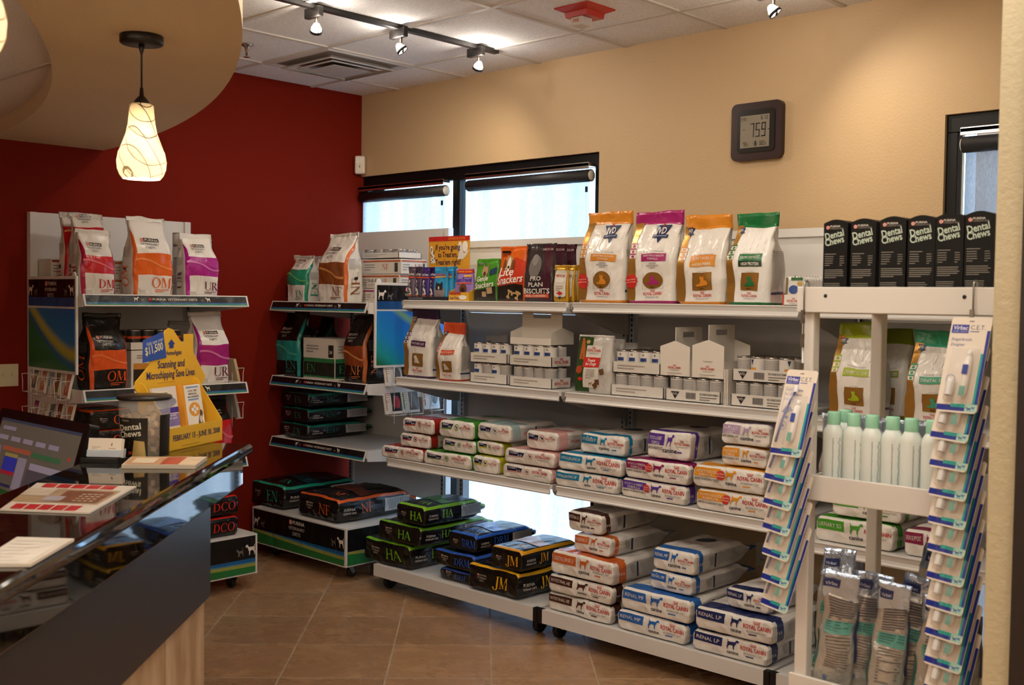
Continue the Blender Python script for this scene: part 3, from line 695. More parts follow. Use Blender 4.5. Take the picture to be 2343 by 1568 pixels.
# ================================================================ ceiling and wall things
MBL=mat('15110f',.4)
def pendant(px,py,label):
    c=atZ(px,py,SZ); t=thing('pendant_lamp',label,'pendant lamp',(c.x,c.y,SZ),0,'pendant lamps under the soffit')
    MB().lathe([(0,0),(.062,0),(.064,-.004),(.064,-.022),(.06,-.026),(0,-.026)],MBL,32).build('canopy',t)
    m=MB().lathe([(0,-.026),(.009,-.026),(.008,-.04),(.0035,-.055),(.003,-.056),(.003,-.155),(.005,-.157),(.007,-.18),(.012,-.185),(.022,-.197),(.024,-.208),(.024,-.214),(0,-.214)],MBL,20); m.build('cord_and_socket',t)
    g,nt,b,N,L=nodes('art_glass'); b.inputs['Base Color'].default_value=lin('f3e3c4'); b.inputs['Roughness'].default_value=.2
    tc=N('TexCoord'); w=N('TexWave'); w.inputs['Scale'].default_value=8.5; w.inputs['Distortion'].default_value=4.5; w.inputs['Detail'].default_value=0; w.inputs['Detail Scale'].default_value=1.2
    mp=N('Mapping'); mp.inputs['Rotation'].default_value=(.5,.7,.3); L(tc.outputs['Object'],mp.inputs[0]); L(mp.outputs[0],w.inputs[0])
    w2=N('TexWave'); w2.inputs['Scale'].default_value=7; w2.inputs['Distortion'].default_value=5; w2.inputs['Detail'].default_value=0
    mq=N('Mapping'); mq.inputs['Rotation'].default_value=(-.6,.9,1.3); L(tc.outputs['Object'],mq.inputs[0]); L(mq.outputs[0],w2.inputs[0])
    mn=N('Math'); mn.operation='MINIMUM'; L(w.outputs['Fac'],mn.inputs[0]); L(w2.outputs['Fac'],mn.inputs[1])
    r=N('ValToRGB'); r.color_ramp.elements[0].position=.004; r.color_ramp.elements[0].color=(.05,.04,.03,1); r.color_ramp.elements[1].position=.011; r.color_ramp.elements[1].color=(1,1,1,1); L(mn.outputs[0],r.inputs[0])
    mu=N('Mix'); mu.data_type='RGBA'; mu.blend_type='MULTIPLY'; mu.inputs[0].default_value=1; mu.inputs[6].default_value=(1,.93,.80,1); L(r.outputs[0],mu.inputs[7])
    tlc=N('BsdfTranslucent'); dfc=N('BsdfDiffuse'); mxg=N('MixShader'); mxg.inputs[0].default_value=.72; L(mu.outputs[2],tlc.inputs[0]); L(mu.outputs[2],dfc.inputs[0]); L(dfc.outputs[0],mxg.inputs[1]); L(tlc.outputs[0],mxg.inputs[2]); glc=N('BsdfGlossy'); glc.inputs['Roughness'].default_value=.15; mg2=N('MixShader'); mg2.inputs[0].default_value=.04; L(mxg.outputs[0],mg2.inputs[1]); L(glc.outputs[0],mg2.inputs[2]); L(mg2.outputs[0],nt.nodes['Material Output'].inputs[0])
    pr=[(.0,-.206),(.03,-.206),(.035,-.21),(.0365,-.23),(.04,-.265),(.046,-.295),(.057,-.325),(.068,-.352),(.073,-.378),(.071,-.402),(.064,-.42),(.055,-.432),(.052,-.431),(.06,-.415),(.067,-.398),(.069,-.378),(.064,-.352),(.053,-.325),(.04,-.29),(.03,-.215),(0,-.214)]
    MB().lathe(pr,g,40).build('glass_shade',t)
    MB().lathe([(0,-.25),(.012,-.26),(.016,-.285),(.014,-.31),(0,-.318)],mat('ffe2b0',.4,emit=6),16).build('bulb',t)
    light('POINT','pendant_inner_light',(c.x,c.y,SZ-.335),2.2,(1,.95,.85),shadow_soft_size=.012)
    light('POINT','pendant_glow',(c.x,c.y,SZ-.45),4,WARM,shadow_soft_size=.03)
    return t
pendant(324,82,'lit pear shaped glass pendant lamp hanging under the curved soffit')

pendant(-112,-560,'second glass pendant lamp, cut off at the upper left edge')
# track lights
def lamp_head(parent,loc,aim,on=True):
    h=MB().box(-.055,.055,-.014,.014,-.062,-.016,MBL); o=h.build('lamp_head',parent,loc,bevel=.003)
    b=MB(); d=(Vector(aim)-Vector(parent.location)-Vector(loc)).normalized(); p0=Vector((.02,0,-.062)); p1=p0+Vector((.0,0,-.035)); c=p1+Vector((0,0,-.02))
    b.tube([p0,p1],.006,metal('8a7a68',.3)); b.tube([p1+Vector((.012,0,0)),p1+Vector((.014,0,-.03)),c+Vector((.012,0,-.02))],.005,MBL)
    b.build('arm',o)
    q=Vector((0,0,1)).rotation_difference(d).to_matrix().to_4x4(); Mx=Matrix.Translation(c)@q
    MB().lathe([(.008,-.03),(.014,-.024),(.024,-.004),(.0255,.012),(.0245,.012),(.02,-.002),(.0,-.008)],mat('fff2e4',.2,emit=7),20,M=Mx).build('bulb',o)
    MB().lathe([(.0255,.004),(.029,.004),(.029,.016),(.0255,.016)],MBL,20,M=Mx).build('bezel',o)
    w=Vector(parent.location)+Vector(loc)+c+d*.03
    light('POINT','lamp_back_glow',Vector(parent.location)+Vector(loc)+c-d*.055,LEAK,(1,.92,.84),shadow_soft_size=.015)
    light('SPOT','track_spot',w,SPOT,(1,.86,.68),aim,spot_size=R(125),spot_blend=1.0,shadow_soft_size=.02)
a=atZ(1141,113,HC); b_=atZ(668,0,HC); ln=2.44
t=thing('track_light','long black track light with three lit heads on the ceiling','track light',(1.615,a.y,HC-.001),0)
m=MB().box(-.018,.018,-ln,0,-.022,0,MBL); m.box(-.012,.012,-.0015,.0005,-.017,-.006,mat('8f8a84',.4)); m.build('track_rail',t,bevel=.002)
for k,(px,py,am) in enumerate(((718,20,(.2,-.7,1.2)),(912,75,(2.6,-.3,1.4)),(1089,108,(.35,-.05,1.3)))):
    y=-abs(atX(px,py,1.615).y-a.y); lamp_head(t,(0,y,0),am)
c4=atZ(1762,-38,HC)
t=thing('track_light','second black track light, only one lit head dips into view above the clock','track light',(c4.x,c4.y+.3,HC-.001),0)
MB().box(-.018,.018,-2.4,-.26,-.022,0,MBL).build('track_rail',t,bevel=.002)
lamp_head(t,(0,-.3,0),(4.3,-.05,1.6))
lamp_head(t,(0,-1.3,0),(3.4,-.6,1.5))  # unseen extra head, added to brighten the ceiling
# fire alarm strobe
c=atZ(1338,20,HC); t=thing('fire_strobe','red fire alarm strobe with clear lens on the ceiling','fire alarm',(c.x,c.y,HC-.0005),R(0))
m=MB(); rd=mat('b3261a',.35)
m.add([(-.1,-.1,0),(.1,-.1,0),(.1,.1,0),(-.1,.1,0),(-.1,-.1,-.006),(.1,-.1,-.006),(.1,.1,-.006),(-.1,.1,-.006),(-.065,-.065,-.022),(.065,-.065,-.022),(.065,.065,-.022),(-.065,.065,-.022),(-.062,-.062,-.045),(.062,-.062,-.045),(.062,.062,-.045),(-.062,.062,-.045)],
 [(0,1,5,4),(1,2,6,5),(2,3,7,6),(3,0,4,7),(4,5,9,8),(5,6,10,9),(6,7,11,10),(7,4,8,11),(8,9,13,12),(9,10,14,13),(10,11,15,14),(11,8,12,15),(12,13,14,15)],rd); m.build('alarm_base',t)
l=MB().box(-.035,.035,-.06,.015,-.085,-.045,mat('e6e0da',.15,trans=.3)); l.decal(text('FIRE',0,0,.014,'c'),plane_map((0,-.06,-.07),(1,0,0),(0,0,1)),ink('b03a2a'),1); l.build('strobe_lens',t,bevel=.006)
# sprinkler
c=atZ(565,101,HC); t=thing('sprinkler_head','chrome fire sprinkler head beside the soffit edge','sprinkler',(c.x,c.y,HC),0)
MB().lathe([(0,0),(.035,0),(.034,-.006),(.02,-.012),(.012,-.02),(.009,-.035),(.006,-.04),(.006,-.06),(0,-.06)],metal('a89c90',.25),20).lathe([(0,-.066),(.017,-.066),(.017,-.069),(0,-.069)],metal('a89c90',.25),16).box(-.011,-.008,-.002,.002,-.068,-.03,metal('a89c90')).box(.008,.011,-.002,.002,-.068,-.03,metal('a89c90')).build('sprinkler_body',t)
# air diffuser
cx,cy=GX0+T/2,GY0-T/2; t=thing('air_vent','square white air diffuser set in the ceiling grid','air vent',(cx,cy,HC-.001),0)
vm=mat('c9c0b6',.4)
def frus(m,a,za,b,zb,mt,inward=True):
    A=[(-a,-a,za),(a,-a,za),(a,a,za),(-a,a,za)]; B_=[(-b,-b,zb),(b,-b,zb),(b,b,zb),(-b,b,zb)]
    m.add(A+B_,[(i,(i+1)%4,4+(i+1)%4,4+i) for i in range(4)],mt)
m=MB(); frus(m,.305,-.004,.285,-.012,vm); frus(m,.285,-.012,.25,-.004,vm); m.box(-.29,.29,-.29,.29,-.003,-.001,mat('9b938c',.8)); m.build('vent_frame',t)
for a_,b2,n_ in ((.235,.185,'vent_ring'),(.175,.12,'vent_ring')):
    m=MB(); frus(m,a_,-.03,b2,-.006,vm); frus(m,a_,-.03,a_-.012,-.034,vm); m.build(n_,t)
m=MB(); frus(m,.13,-.04,.01,-.012,vm); m.box(-.13,.13,-.13,.13,-.042,-.0405,mat('bdb5ac',.5)); m.build('vent_core',t)
# motion sensor, clock, switch, outlet
c=atY(822,381,0); t=thing('motion_sensor','white motion sensor high in the corner beside the window','motion sensor',(.027,-.027,c.z),R(42))
MB().box(-.034,.034,-.045,0,-.06,.06,mat('e4d9c8',.4)).build('sensor_case',t,bevel=.012,seg=3)
MB().box(-.026,.026,-.049,-.04,.008,.046,mat('efe7da',.3)).box(-.002,.002,-.0465,-.045,-.02,-.004,mat('4a3a2a',.5)).build('sensor_lens',t,bevel=.004)
c0,c1=atY(1682,252,0),atY(1795,352,0); cx,cz=(c0.x+c1.x)/2,(c0.z+c1.z)/2
t=thing('wall_clock','digital wall clock in dark red wooden frame reading 7:59','clock',(cx,-.001,cz),0); w=.136
def rr(w,h,r,n=6):
    P=[]
    for (sx,sy,a) in ((1,-1,-90),(1,1,0),(-1,1,90),(-1,-1,180)):
        for k in range(n+1): an=R(a+90*k/n); P.append((sx*(w-r)+r*math.cos(an),sy*(h-r)+r*math.sin(an)))
    return P
MB().prism(rr(w,w,.03),'y',-.03,0,mat('280b09',.35)).build('clock_frame',t,bevel=.006,seg=3)
MB().prism(rr(w*.74,w*.74,.02),'y',-.034,-.028,mat('0b0a0a',.25)).build('clock_bezel',t)
m=MB().box(-.082,.074,-.0355,-.033,-.078,.074,mat('867c6a',.45)); mp=plane_map((0,-.0356,0),(1,0,0),(0,0,1),.0004); ik=ink('1e1a16')
SEG={'7':'abc','5':'afgcd','9':'abcdfg','8':'abcdefg','0':'abcdef','6':'acdefg','1':'bc','3':'abgcd'}
def digit(ch,x,y,w,h,th):
    S={'a':(0,h-th,w,h),'g':(0,h/2-th/2,w,h/2+th/2),'d':(0,0,w,th),'f':(0,h/2,th,h),'b':(w-th,h/2,w,h),'e':(0,0,th,h/2),'c':(w-th,0,w,h/2)}
    return join(*[rect(x+S[s][0],y+S[s][1],x+S[s][2],y+S[s][3],9) for s in SEG[ch]])
for i,ch in enumerate('759'): m.decal(xf(digit(ch,-.03+i*.031,-.03,.023,.066,.0055),shear=.04),mp,ik,1)
m.decal(text('FRI',-.076,.05,.017,bold=False),mp,ik,1); m.decal(join(digit('6',.03,.05,.008,.017,.002),digit('1',.046,.05,.006,.017,.002),digit('3',.056,.05,.008,.017,.002)),mp,ik,1)
m.decal(join(*[digit(ch,-.07+i*.013,-.07,.01,.02,.0025) for i,ch in enumerate('78')]+[digit('5',-.043,-.07,.006,.012,.0015)]+[digit(ch,.024+i*.014,-.07,.01,.02,.0025) for i,ch in enumerate('80')]+[digit('0',.053,-.07,.006,.012,.0015)]),mp,ik,1)
m.decal(join(ring(-.0,-.06,.012,.014,.011,.013),ell(.001,-.06,.006,.012),rect(.067,.0,.08,.004),rect(-.068,.008,-.056,.011)),mp,ik,1)
m.build('clock_display',t)
c=atX(18,858,0); t=thing('light_switch','white double light switch plate on the red wall','light switch',(.001,-2.31,1.155),PI/2)
m=MB().box(-.058,.058,-.007,0,-.058,.058,mat('d6cba9',.4)); m.build('switch_plate',t,bevel=.003)
for x in (-.023,.023): MB().box(x-.005,x+.005,-.014,-.006,-.004,.012,mat('cabf9e',.4)).build('toggle',t)
c=atY(1746,1270,0); t=thing('wall_outlet','white wall outlet low behind the shelves','outlet',(c.x,-.001,c.z),0)
m=MB().box(-.035,.035,-.006,0,-.057,.057,mat('d9cfb8',.4))
for z in (-.022,.022): m.box(-.008,-.005,-.0075,-.006,z-.006,z+.006,mat('3a342c')).box(.005,.008,-.0075,-.006,z-.006,z+.006,mat('3a342c'))
m.build('outlet_plate',t,bevel=.002)
# ================================================================ shelving
SHW=mat('dcdad7',.35); SHG=mat('a7a29d',.45); SLOT=mat('26262a',.6)
def caster(parent,x,y,z1,brake=True,rz=0):
    """caster whose plate top is at height z1"""
    c=MB(); c.box(-.03,.03,-.03,.03,z1-.004,z1,metal('9a958c',.35)); r=(z1-.02)/2.15; r=min(r,.05)
    c.lathe([(.02,z1-.012),(.024,z1-.004)],metal('9a958c',.3),14)
    for s in (-1,1): c.add([(s*.018,-.02,z1-.01),(s*.018,.02,z1-.01),(s*.018,.032,r),(s*.018,.016,r-.006),(s*.021,-.02,z1-.01),(s*.021,.02,z1-.01),(s*.021,.032,r),(s*.021,.016,r-.006)],[(0,1,2,3),(4,7,6,5),(0,4,5,1),(1,5,6,2),(2,6,7,3),(3,7,4,0)],metal('b3ada3',.3))
    c.box(-.02,.02,-.02,.02,z1-.014,z1-.008,metal('9a958c',.35))
    if brake: c.box(-.014,.014,.03,.062,r+.004,r+.01,metal('c4c0b6',.25))
    o=c.build('caster',parent,(x,y,0),rz)
    M=Matrix.Translation((0,.024,r))@Matrix.Rotation(PI/2,4,'Y')
    MB().lathe([(0,-.013),(r*.45,-.014),(r*.9,-.013),(r,-.009),(r,.009),(r*.9,.013),(r*.45,.014),(0,.013)],mat('1a1817',.5),28,M=M).lathe([(0,-.016),(.006,-.016),(.006,.016),(0,.016)],metal('b3ada3'),10,M=M).build('wheel',o)
    return o
def upright(parent,x,y,z0,z1,slots=True,w=.03):
    m=MB().box(x-w/2,x+w/2,y-.0,y+.05,z0,z1,mat('9fa2a8',.4))
    if slots:
        mp=plane_map((x,y,0),(1,0,0),(0,0,1))
        m.decal(join(*[rect(-.006,z,.004,z+.016,9) for z in [z0+.05+.026*k for k in range(int((z1-z0-.1)/.026))]]),mp,SLOT,1)
    return m.build('upright',parent)
LIP=[(0,.001),(-.003,.001),(-.010,-.002),(-.006,-.010),(-.003,-.024),(-.006,-.034),(-.012,-.040),(-.010,-.046),(0,-.046)]
def gondola(x0,x1,shelves,label,base=True,panels=((.66,1.12),(1.12,1.5),(1.5,1.905)),ups=(0,1)):
    w=x1-x0; t=thing('shelving_unit',label,'shelving unit',(x0,0,0),0,'white shelving units along the beige wall'); yb=-.2
    for k in ups: upright(t,.022 if k==0 else w-.022,yb,.1,1.9)
    for i,(a,b) in enumerate(panels):
        m=MB().box(.012,w-.012,yb+.03,yb+.045,a+.002,b,SHG if b<1.6 else SHW)
        if b>1.85: m.box(.012,w-.012,yb+.018,yb+.05,b-.03,b+.008,SHW)
        m.build('back_panel',t)
    for z,yf in shelves:
        m=MB().box(.01,w-.01,yf+.004,yb-.012,z-.022,z,SHW)
        m.prism([(yf+p[0]+.004,z+p[1]) for p in LIP],'x',.02,w-.02,SHW)
        s=m.build('shelf',t)
        for xx in (.004,w-.004):
            b=MB().prism([(yb-.005,z-.004),(yb-.005,z-.16),(yb-.09,z-.15),(yf+.02,z-.05),(yf+.004,z-.03),(yf+.004,z-.004)],'x',xx-.003,xx+.003,SHG); b.build('shelf_bracket',s)
    if base:
        yf=-.85; m=MB().box(0.005,w-.005,yf,yb,.118,.14,SHW).box(.005,w-.005,yf-.004,yf+.012,.078,.142,SHW).box(.005,.02,yf,yb,.078,.118,SHW).box(w-.02,w-.005,yf,yb,.078,.118,SHW); m.build('base_deck',t)
        for xx in (.012,w-.012): MB().box(xx-.0125,xx+.0125,yf-.007,yf+.02,.076,.1425,mat('0f0f10',.4)).build('corner_cap',t)
        for xx in (.06,w-.06):
            for yy in (yf+.06,yb-.08): caster(t,xx,yy,.112)
    return t
S1,S2,S3=1.568,1.146,.708; F1,F2,F3=-.655,-.70,-.755
G1=gondola(1.17,2.385,((S1,F1),(S2,F2),(S3,F3)),'left white shelving unit in front of the window, black bags on its deck',panels=((.72,1.12),(1.12,1.5),(1.5,1.905)))
G2=gondola(2.39,3.602,((S1,F1),(S2,F2),(S3,F3)),'middle white shelving unit under the clock')
G3=gondola(3.607,4.82,((S2-.02,F2),(.66,F3)),'right white shelving unit, mostly hidden behind the front rack',panels=((.72,1.12),(1.12,1.5),(1.5,1.895)))
MB().box(.01,1.2,-.655,-.21,S1-.022,S1,SHW).prism([(F1+p[0]+.004,S1+p[1]) for p in LIP],'x',.02,1.19,SHW).build('shelf',G3)
# ---------------------------------------------------------------- the two branded floor displays
def gfx_band(m,mp,w,z0,z1):
    h=z1-z0; a,b=-w/2+.012,w/2-.012
    m.decal(rect(a,z0+.008,b,z1-.008,.2),mp,ink('0c0a0b'),1)
    def strip(f0,f1,c,l):
        n=24; V=[]
        for i in range(n+1):
            x=a+(b-a)*i/n; V+=[(x,f0(i/n)),(x,f1(i/n))]
        m.decal((V,[(2*i,2*i+2,2*i+3,2*i+1) for i in range(n)]),mp,ink(c),l)
    bo=z0+.008; A=lambda t:bo+h*.36; s=lambda t:bo+h*(.18+.14*(1-t)**1.6)
    strip(lambda t:bo,A,'155f9c',2)
    strip(lambda t:bo,lambda t:s(t)-.006,'23763a',3)
    strip(lambda t:s(t)-.007,lambda t:s(t)+.004,'4f8f52',4); strip(lambda t:s(t)-.004,lambda t:min(s(t)+.012,A(t)),'9a9c45',5); strip(lambda t:s(t)+.006,lambda t:min(s(t)+.02,A(t)),'4f86a0',4)
def dogcat(m,mp,x,z,h,flip=False,c1='e6ddd2',c2='6d675f'):
    d=h*1.05
    m.decal(xf(poly(DOG,0,0,h*1.05,h,flip=flip),x,z),mp,ink(c1),4)
    m.decal(xf(poly(CAT,0,0,h*.8,h*.8,flip=flip),x+(h*1.15 if flip else -h*.95),z-.0),mp,ink(c2),4)
def floor_display(name_label,loc,rz,sd,bd,side,W_=.91,shz=(1.54,1.085,.71)):
    t=thing('floor_display',name_label,'display stand',loc,rz); w=W_
    m=MB().box(-w/2,w/2,-.02,0,.35,2.0,SHW).box(-w/2-.006,-w/2+.03,-.035,.006,.1,2.0,SHW).box(w/2-.03,w/2+.006,-.035,.006,.1,2.0,SHW); m.build('back_panel',t)
    for x in (-w/2+.015,w/2-.015): upright(t,x,-.045,.3,1.66,True,.024)
    for z in shz:
        m=MB().box(-w/2,w/2,-sd+.01,-.03,z-.024,z-.004,SHW); m.box(-w/2,w/2,-sd,-sd+.006,z-.032,z+.0,SHW)
        for s in (-1,1): m.prism([(-.03,z+.01),(-.03,z-.1),(-sd+.006,z-.05),(-sd+.006,z+.01)],'x',s*w/2-.004,s*w/2+.004,SHW)
        o=m.build('shelf',t)
        l=MB().prism([(-sd-.001,z+.012),(-sd-.022,z-.046),(-sd-.018,z-.048),(-sd+.004,z+.012)],'x',-w/2-.004,w/2+.004,SHW)
        mp=plane_map((0,-sd-.0225,z-.046),(1,0,0),Vector((0,.022,.058)),.0008)
        l.decal(rect(-w/2+.006,.006,w/2-.006,.056,.3),mp,ink('0d0b0c'),1); l.decal(rect(-w/2+.006,.006,w/2-.006,.012,.3),mp,ink('2c8a5c'),2); l.decal(rect(-w/2+.006,.012,w/2-.006,.02,.3),mp,ink('1d5f9a'),2)
        l.decal(rect(-.12,.03,-.106,.044),mp,ink('c8301f'),2); l.decal(text('PURINA',-.1,.031,.0115,w=.075),mp,ink('d8d0c4'),2); l.decal(text('VETERINARY DIETS',-.018,.031,.0115,w=.17),mp,ink('d8d0c4'),2)
        l.decal(xf(poly(DOG,0,0,.027,.026,flip=True),-.2,.024),mp,ink('e8e0d4'),2); l.decal(xf(poly(DOG,0,0,.027,.026),.2,.024),mp,ink('e8e0d4'),2); l.decal(xf(poly(CAT,0,0,.02,.02,flip=True),-.165,.024),mp,ink('6d675f'),2); l.decal(xf(poly(CAT,0,0,.02,.02),.172,.024),mp,ink('6d675f'),2)
        l.build('label_strip',o)
    # base box
    z0,z1=.085,.30; m=MB().box(-w/2,w/2,-bd,-.05,z0,z1,SHW)
    mp=plane_map((0,-bd,0),(1,0,0),(0,0,1),.0006); gfx_band(m,mp,w,z0,z1)
    dogcat(m,mp,w/2-.075,z0+.105,.058); dogcat(m,mp,-w/2+.02,z0+.105,.058,True)
    lg_pu(m,lambda x,y,l:mp(x,y,l+3),0,z0+.105,.17,'d8d0c4')
    for s in (-1,1):
        ms=plane_map((s*w/2,-bd/2-.025,0),(0,s,0),(0,0,1),.0006); gfx_band(m,ms,bd-.05,z0,z1); dogcat(m,ms,s*0-.05,z0+.105,.058)
    m.build('base_box',t)
    for x in (-w/2+.09,w/2-.09):
        for y in (-bd+.09,-.14): caster(t,x,y,.085)
    # end sign
    x=side*(w/2+.012); ya,yb=-sd+.04,-.03; m=MB().box(x-.006,x+.006,ya,yb,1.185,1.665,SHW)
    m.lathe([(0,-.004),(.018,-.004),(.018,.004),(0,.004)],SHW,14,M=Matrix.Translation((x,ya+.03,1.668))@Matrix.Rotation(PI/2,4,'Y'))
    L_=yb-ya; mp=plane_map((x+side*.006,(ya+yb)/2,1.19),(0,side,0),(0,0,1),.0007)
    m.decal(rect(-L_/2+.012,.355,L_/2-.012,.46,.3),mp,ink('0c0a0b'),1); m.decal(rect(-L_/2+.012,.325,L_/2-.012,.37,.3),mp,ink('174a86'),2)
    m.build('end_sign',t,bevel=.002)
    g=MB()
    sg,nt,b,N,L=nodes('sign_print'); b.inputs['Roughness'].default_value=.3
    tc=N('TexCoord'); sx=N('SeparateXYZ'); L(tc.outputs['Generated'],sx.inputs[0])
    def Mx(op,*a):
        q=N('Math'); q.operation=op
        for i,v in enumerate(a):
            if isinstance(v,(int,float)): q.inputs[i].default_value=v
            else: L(v,q.inputs[i])
        return q.outputs[0]
    yy=sx.outputs['Y']; yy=yy if side>0 else Mx('SUBTRACT',1,yy)
    # curved yellow streak: distance from z = .95-.95*y^.. arc
    ar=Mx('SUBTRACT',sx.outputs['Z'],Mx('ADD',.22,Mx('MULTIPLY',.85,Mx('POWER',Mx('SUBTRACT',1,yy),1.6))))
    rp=N('ValToRGB'); e=rp.color_ramp.elements; e[0].position=.0; e[0].color=lin('1f6a38'); e[1].position=1; e[1].color=lin('1a5fae')
    for p_,c_ in (((.38,'1f6f48'),(.44,'1d5f9a'),(.49,'a2a73e'),(.53,'b3b04a'),(.6,'1f74b0')) if side<0 else ((.12,'1f9a9a'),(.3,'1f8ad0'),(.58,'1f74d0'),(.64,'7fae7a'),(.7,'1f6ac8'))): q=e.new(p_); q.color=lin(c_)
    L(Mx('ADD',.5,Mx('MULTIPLY',ar,.5)),rp.inputs[0]); L(rp.outputs[0],b.inputs['Base Color'])
    g.box(x+side*.006,x+side*.0075,ya+.012,yb-.012,1.2,1.505,sg); g.build('sign_picture',t)
    g=MB(); 
    lg_pu(g,lambda x_,y_,l:mp(x_,y_,l+1),0,.372,.15,'d8d0c4'); dogcat(g,lambda x_,y_,l:mp(x_,y_,l),L_/2-.075,.378,.055); dogcat(g,lambda x_,y_,l:mp(x_,y_,l),-L_/2+.02,.378,.055,True)
    g.build('sign_lettering',t)
    return t
EN=floor_display('branded display stand beside the window, teal and brown bags on it',(.53,-.1,0),0,.64,.78,1)
DM=floor_display('branded display stand against the red wall behind the counter',(.004,-1.742,0),PI/2,.62,.735,-1,shz=(1.567,1.10,.70))
# ================================================================ goods on the shelves
def spanY(l,r,b,Y): return atY(l,b,Y).x,atY(r,b,Y).x
def hgtY(x,t,b,Y): return atY(x,t,Y).z-atY(x,b,Y).z
def mpp(p): return (Vector(p)-CAM).dot(_f)/FPX
SEED=[0]
def sd_(): SEED[0]+=1; return SEED[0]
def stand(l,r,t,b,Y,z,d,label,art,base=WHITE,group=None,seal=None,rz=0,cat='pet food bag',name='pet_food_bag',tilt=0,flare=0,dx=0,**k):
    x0,x1=spanY(l,r,b,Y); w=x1-x0; h=hgtY((l+r)/2,t,b,Y)
    B=Bag(w,d,h,film(base) if isinstance(base,str) else base,seed=sd_(),bulge=0,**k); art(B)
    return finish(B,name,label,cat,((x0+x1)/2+dx,Y+d/2,z+.0015),R(rz),group,seal,tilt=tilt,flare=flare)
def standX(l,r,t,b,X,z,d,label,art,base=WHITE,group=None,seal=None,rz=0,cat='pet food bag',name='pet_food_bag',**k):
    y0,y1=atX(l,b,X).y,atX(r,b,X).y; w=y1-y0; h=atX((l+r)/2,t,X).z-atX((l+r)/2,b,X).z
    B=Bag(w,d,h,film(base) if isinstance(base,str) else base,seed=sd_(),bulge=0,**k); art(B)
    return finish(B,name,label,cat,(X-d/2,(y0+y1)/2,z+.0015),PI/2+R(rz),group,seal)
GT='bags standing on the top shelf'; 
Y1=-.585
fl=lambda c:film(c)
S_=dict(taper=.5,gus=.35,amp=.008,freq=8,fine=1.4)
stand(1324,1424,473,683,Y1,S1,.13,'tall white bag with orange top band and orange cat in a gold oval',lambda B:art_royal_std(B,'d8892a',lines=('GREEN PEAS & DUCK','FORMULA'),burst=True),group=GT,seal=fl('d8892a'),**S_)
stand(1434,1541,470,684,Y1,S1,.14,'tall white bag with magenta top band and pink cat in a gold oval',lambda B:art_royal_std(B,'a8286e',lines=('GREEN PEAS & VENISON','FORMULA'),burst=True),group=GT,seal=fl('a8286e'),**S_)
stand(1549,1654,480,686,Y1,S1,.12,'white bag with orange top, gold side and orange cat on a gold square',lambda B:art_royal_std(B,'d8892a',ivd=False,oval=False,lines=('CALORIE CONTROL CC',),code2=('HIGH FIBER','e09a34')),group=GT,seal=fl('d8892a'),**S_)
stand(1663,1757,477,689,Y1-.01,S1,.15,'white bag with green top band and green cat on a gold square',lambda B:art_royal_std(B,'1d6f3c',ivd=False,oval=False,lines=('CALORIE CONTROL CC',),code2=('HIGH PROTEIN','23402c')),base='f0eeea',group=GT,seal=fl('1d6f3c'),**S_)
# small treat pouches
def treat(l,r,t,b,Y,d,label,base,deco,group,seal=None,cat='treat bag',name='treat_bag',z=S1,**k):
    def art(B): B.body(); deco(B.mb,B.F,B.w,B.h,B)
    kk=dict(taper=.35,sealh=.012,puff=.008,amp=.003,gus=.2,freq=12); kk.update(k)
    return stand(l,r,t,b,Y,z,d,label,art,base=base,group=group,seal=film(seal or base),cat=cat,name=name,**kk)
def dalm(m,F,w,h,B):
    m.decal(rect(-w*.46,h*.66,w*.46,h*.7),F,ink('d8501f'),1); m.decal(text('LeanTreats',0,h*.74,h*.07,'c',w=w*.8),F,ink('e8e2da'),2)
    m.decal(xf(poly(SITD,0,0,w*.6,h*.45),-w*.28,h*.16),F,ink('e4e0d8'),1)
    rg=random.Random(3); m.decal(join(*[ell(rg.uniform(-.2,.15)*w,h*rg.uniform(.2,.55),.0035,.0045,8) for _ in range(14)]),F,ink('1d1a1c'),2)
    m.decal(ell(0,h*.1,w*.3,h*.06),F,ink('c8702a'),2)
for i,(l,r,c,dy,lb) in enumerate(((931,946,'5b4d5e',0,'leftmost slim dark treat bag with a spotted dog picture'),(946,962,'4b3d56',.02,'second slim dark treat bag from the left, spotted dog picture'),(963,979,'3f2a6e',0,'purple slim treat bag with spotted dog, left of its twin'),(979,995,'35245c',.02,'purple slim treat bag with spotted dog, beside the blue cat bags'))):
    treat(l,r,592,668,Y1+.04+dy,.03,lb,c,dalm,'slim treat bags on the top shelf',puff=.005)
def catb(m,F,w,h,B):
    m.decal(text('LeanTreats',0,h*.74,h*.075,'c',w=w*.75),F,ink('c8352a'),2); m.decal(rect(-w*.4,h*.68,w*.4,h*.72),F,ink('d8a23a'),1)
    m.decal(ell(0,h*.22,w*.42,h*.2),F,ink('8f8280'),1); m.decal(xf(poly([(0,0),(.02,.7),(.12,1),(.3,.75),(.7,.75),(.88,1),(.98,.7),(1,0)]),-w*.26,h*.3,w*.52,h*.26),F,ink('2a2426'),2)
    m.decal(ell(0,h*.36,w*.05,h*.05),F,ink('e8ded6'),3)
for i,(l,r,lb) in enumerate(((992,1021,'front blue treat bag with a black and white cat'),(1011,1034,'middle blue cat treat bag, tucked behind the front one'),(1021,1043,'rearmost blue cat treat bag of the three'))):
    treat(l,r,592,669,Y1+.035+.028*i,.022,lb,'2f8fc0',catb,'blue cat treat bags',puff=.004)
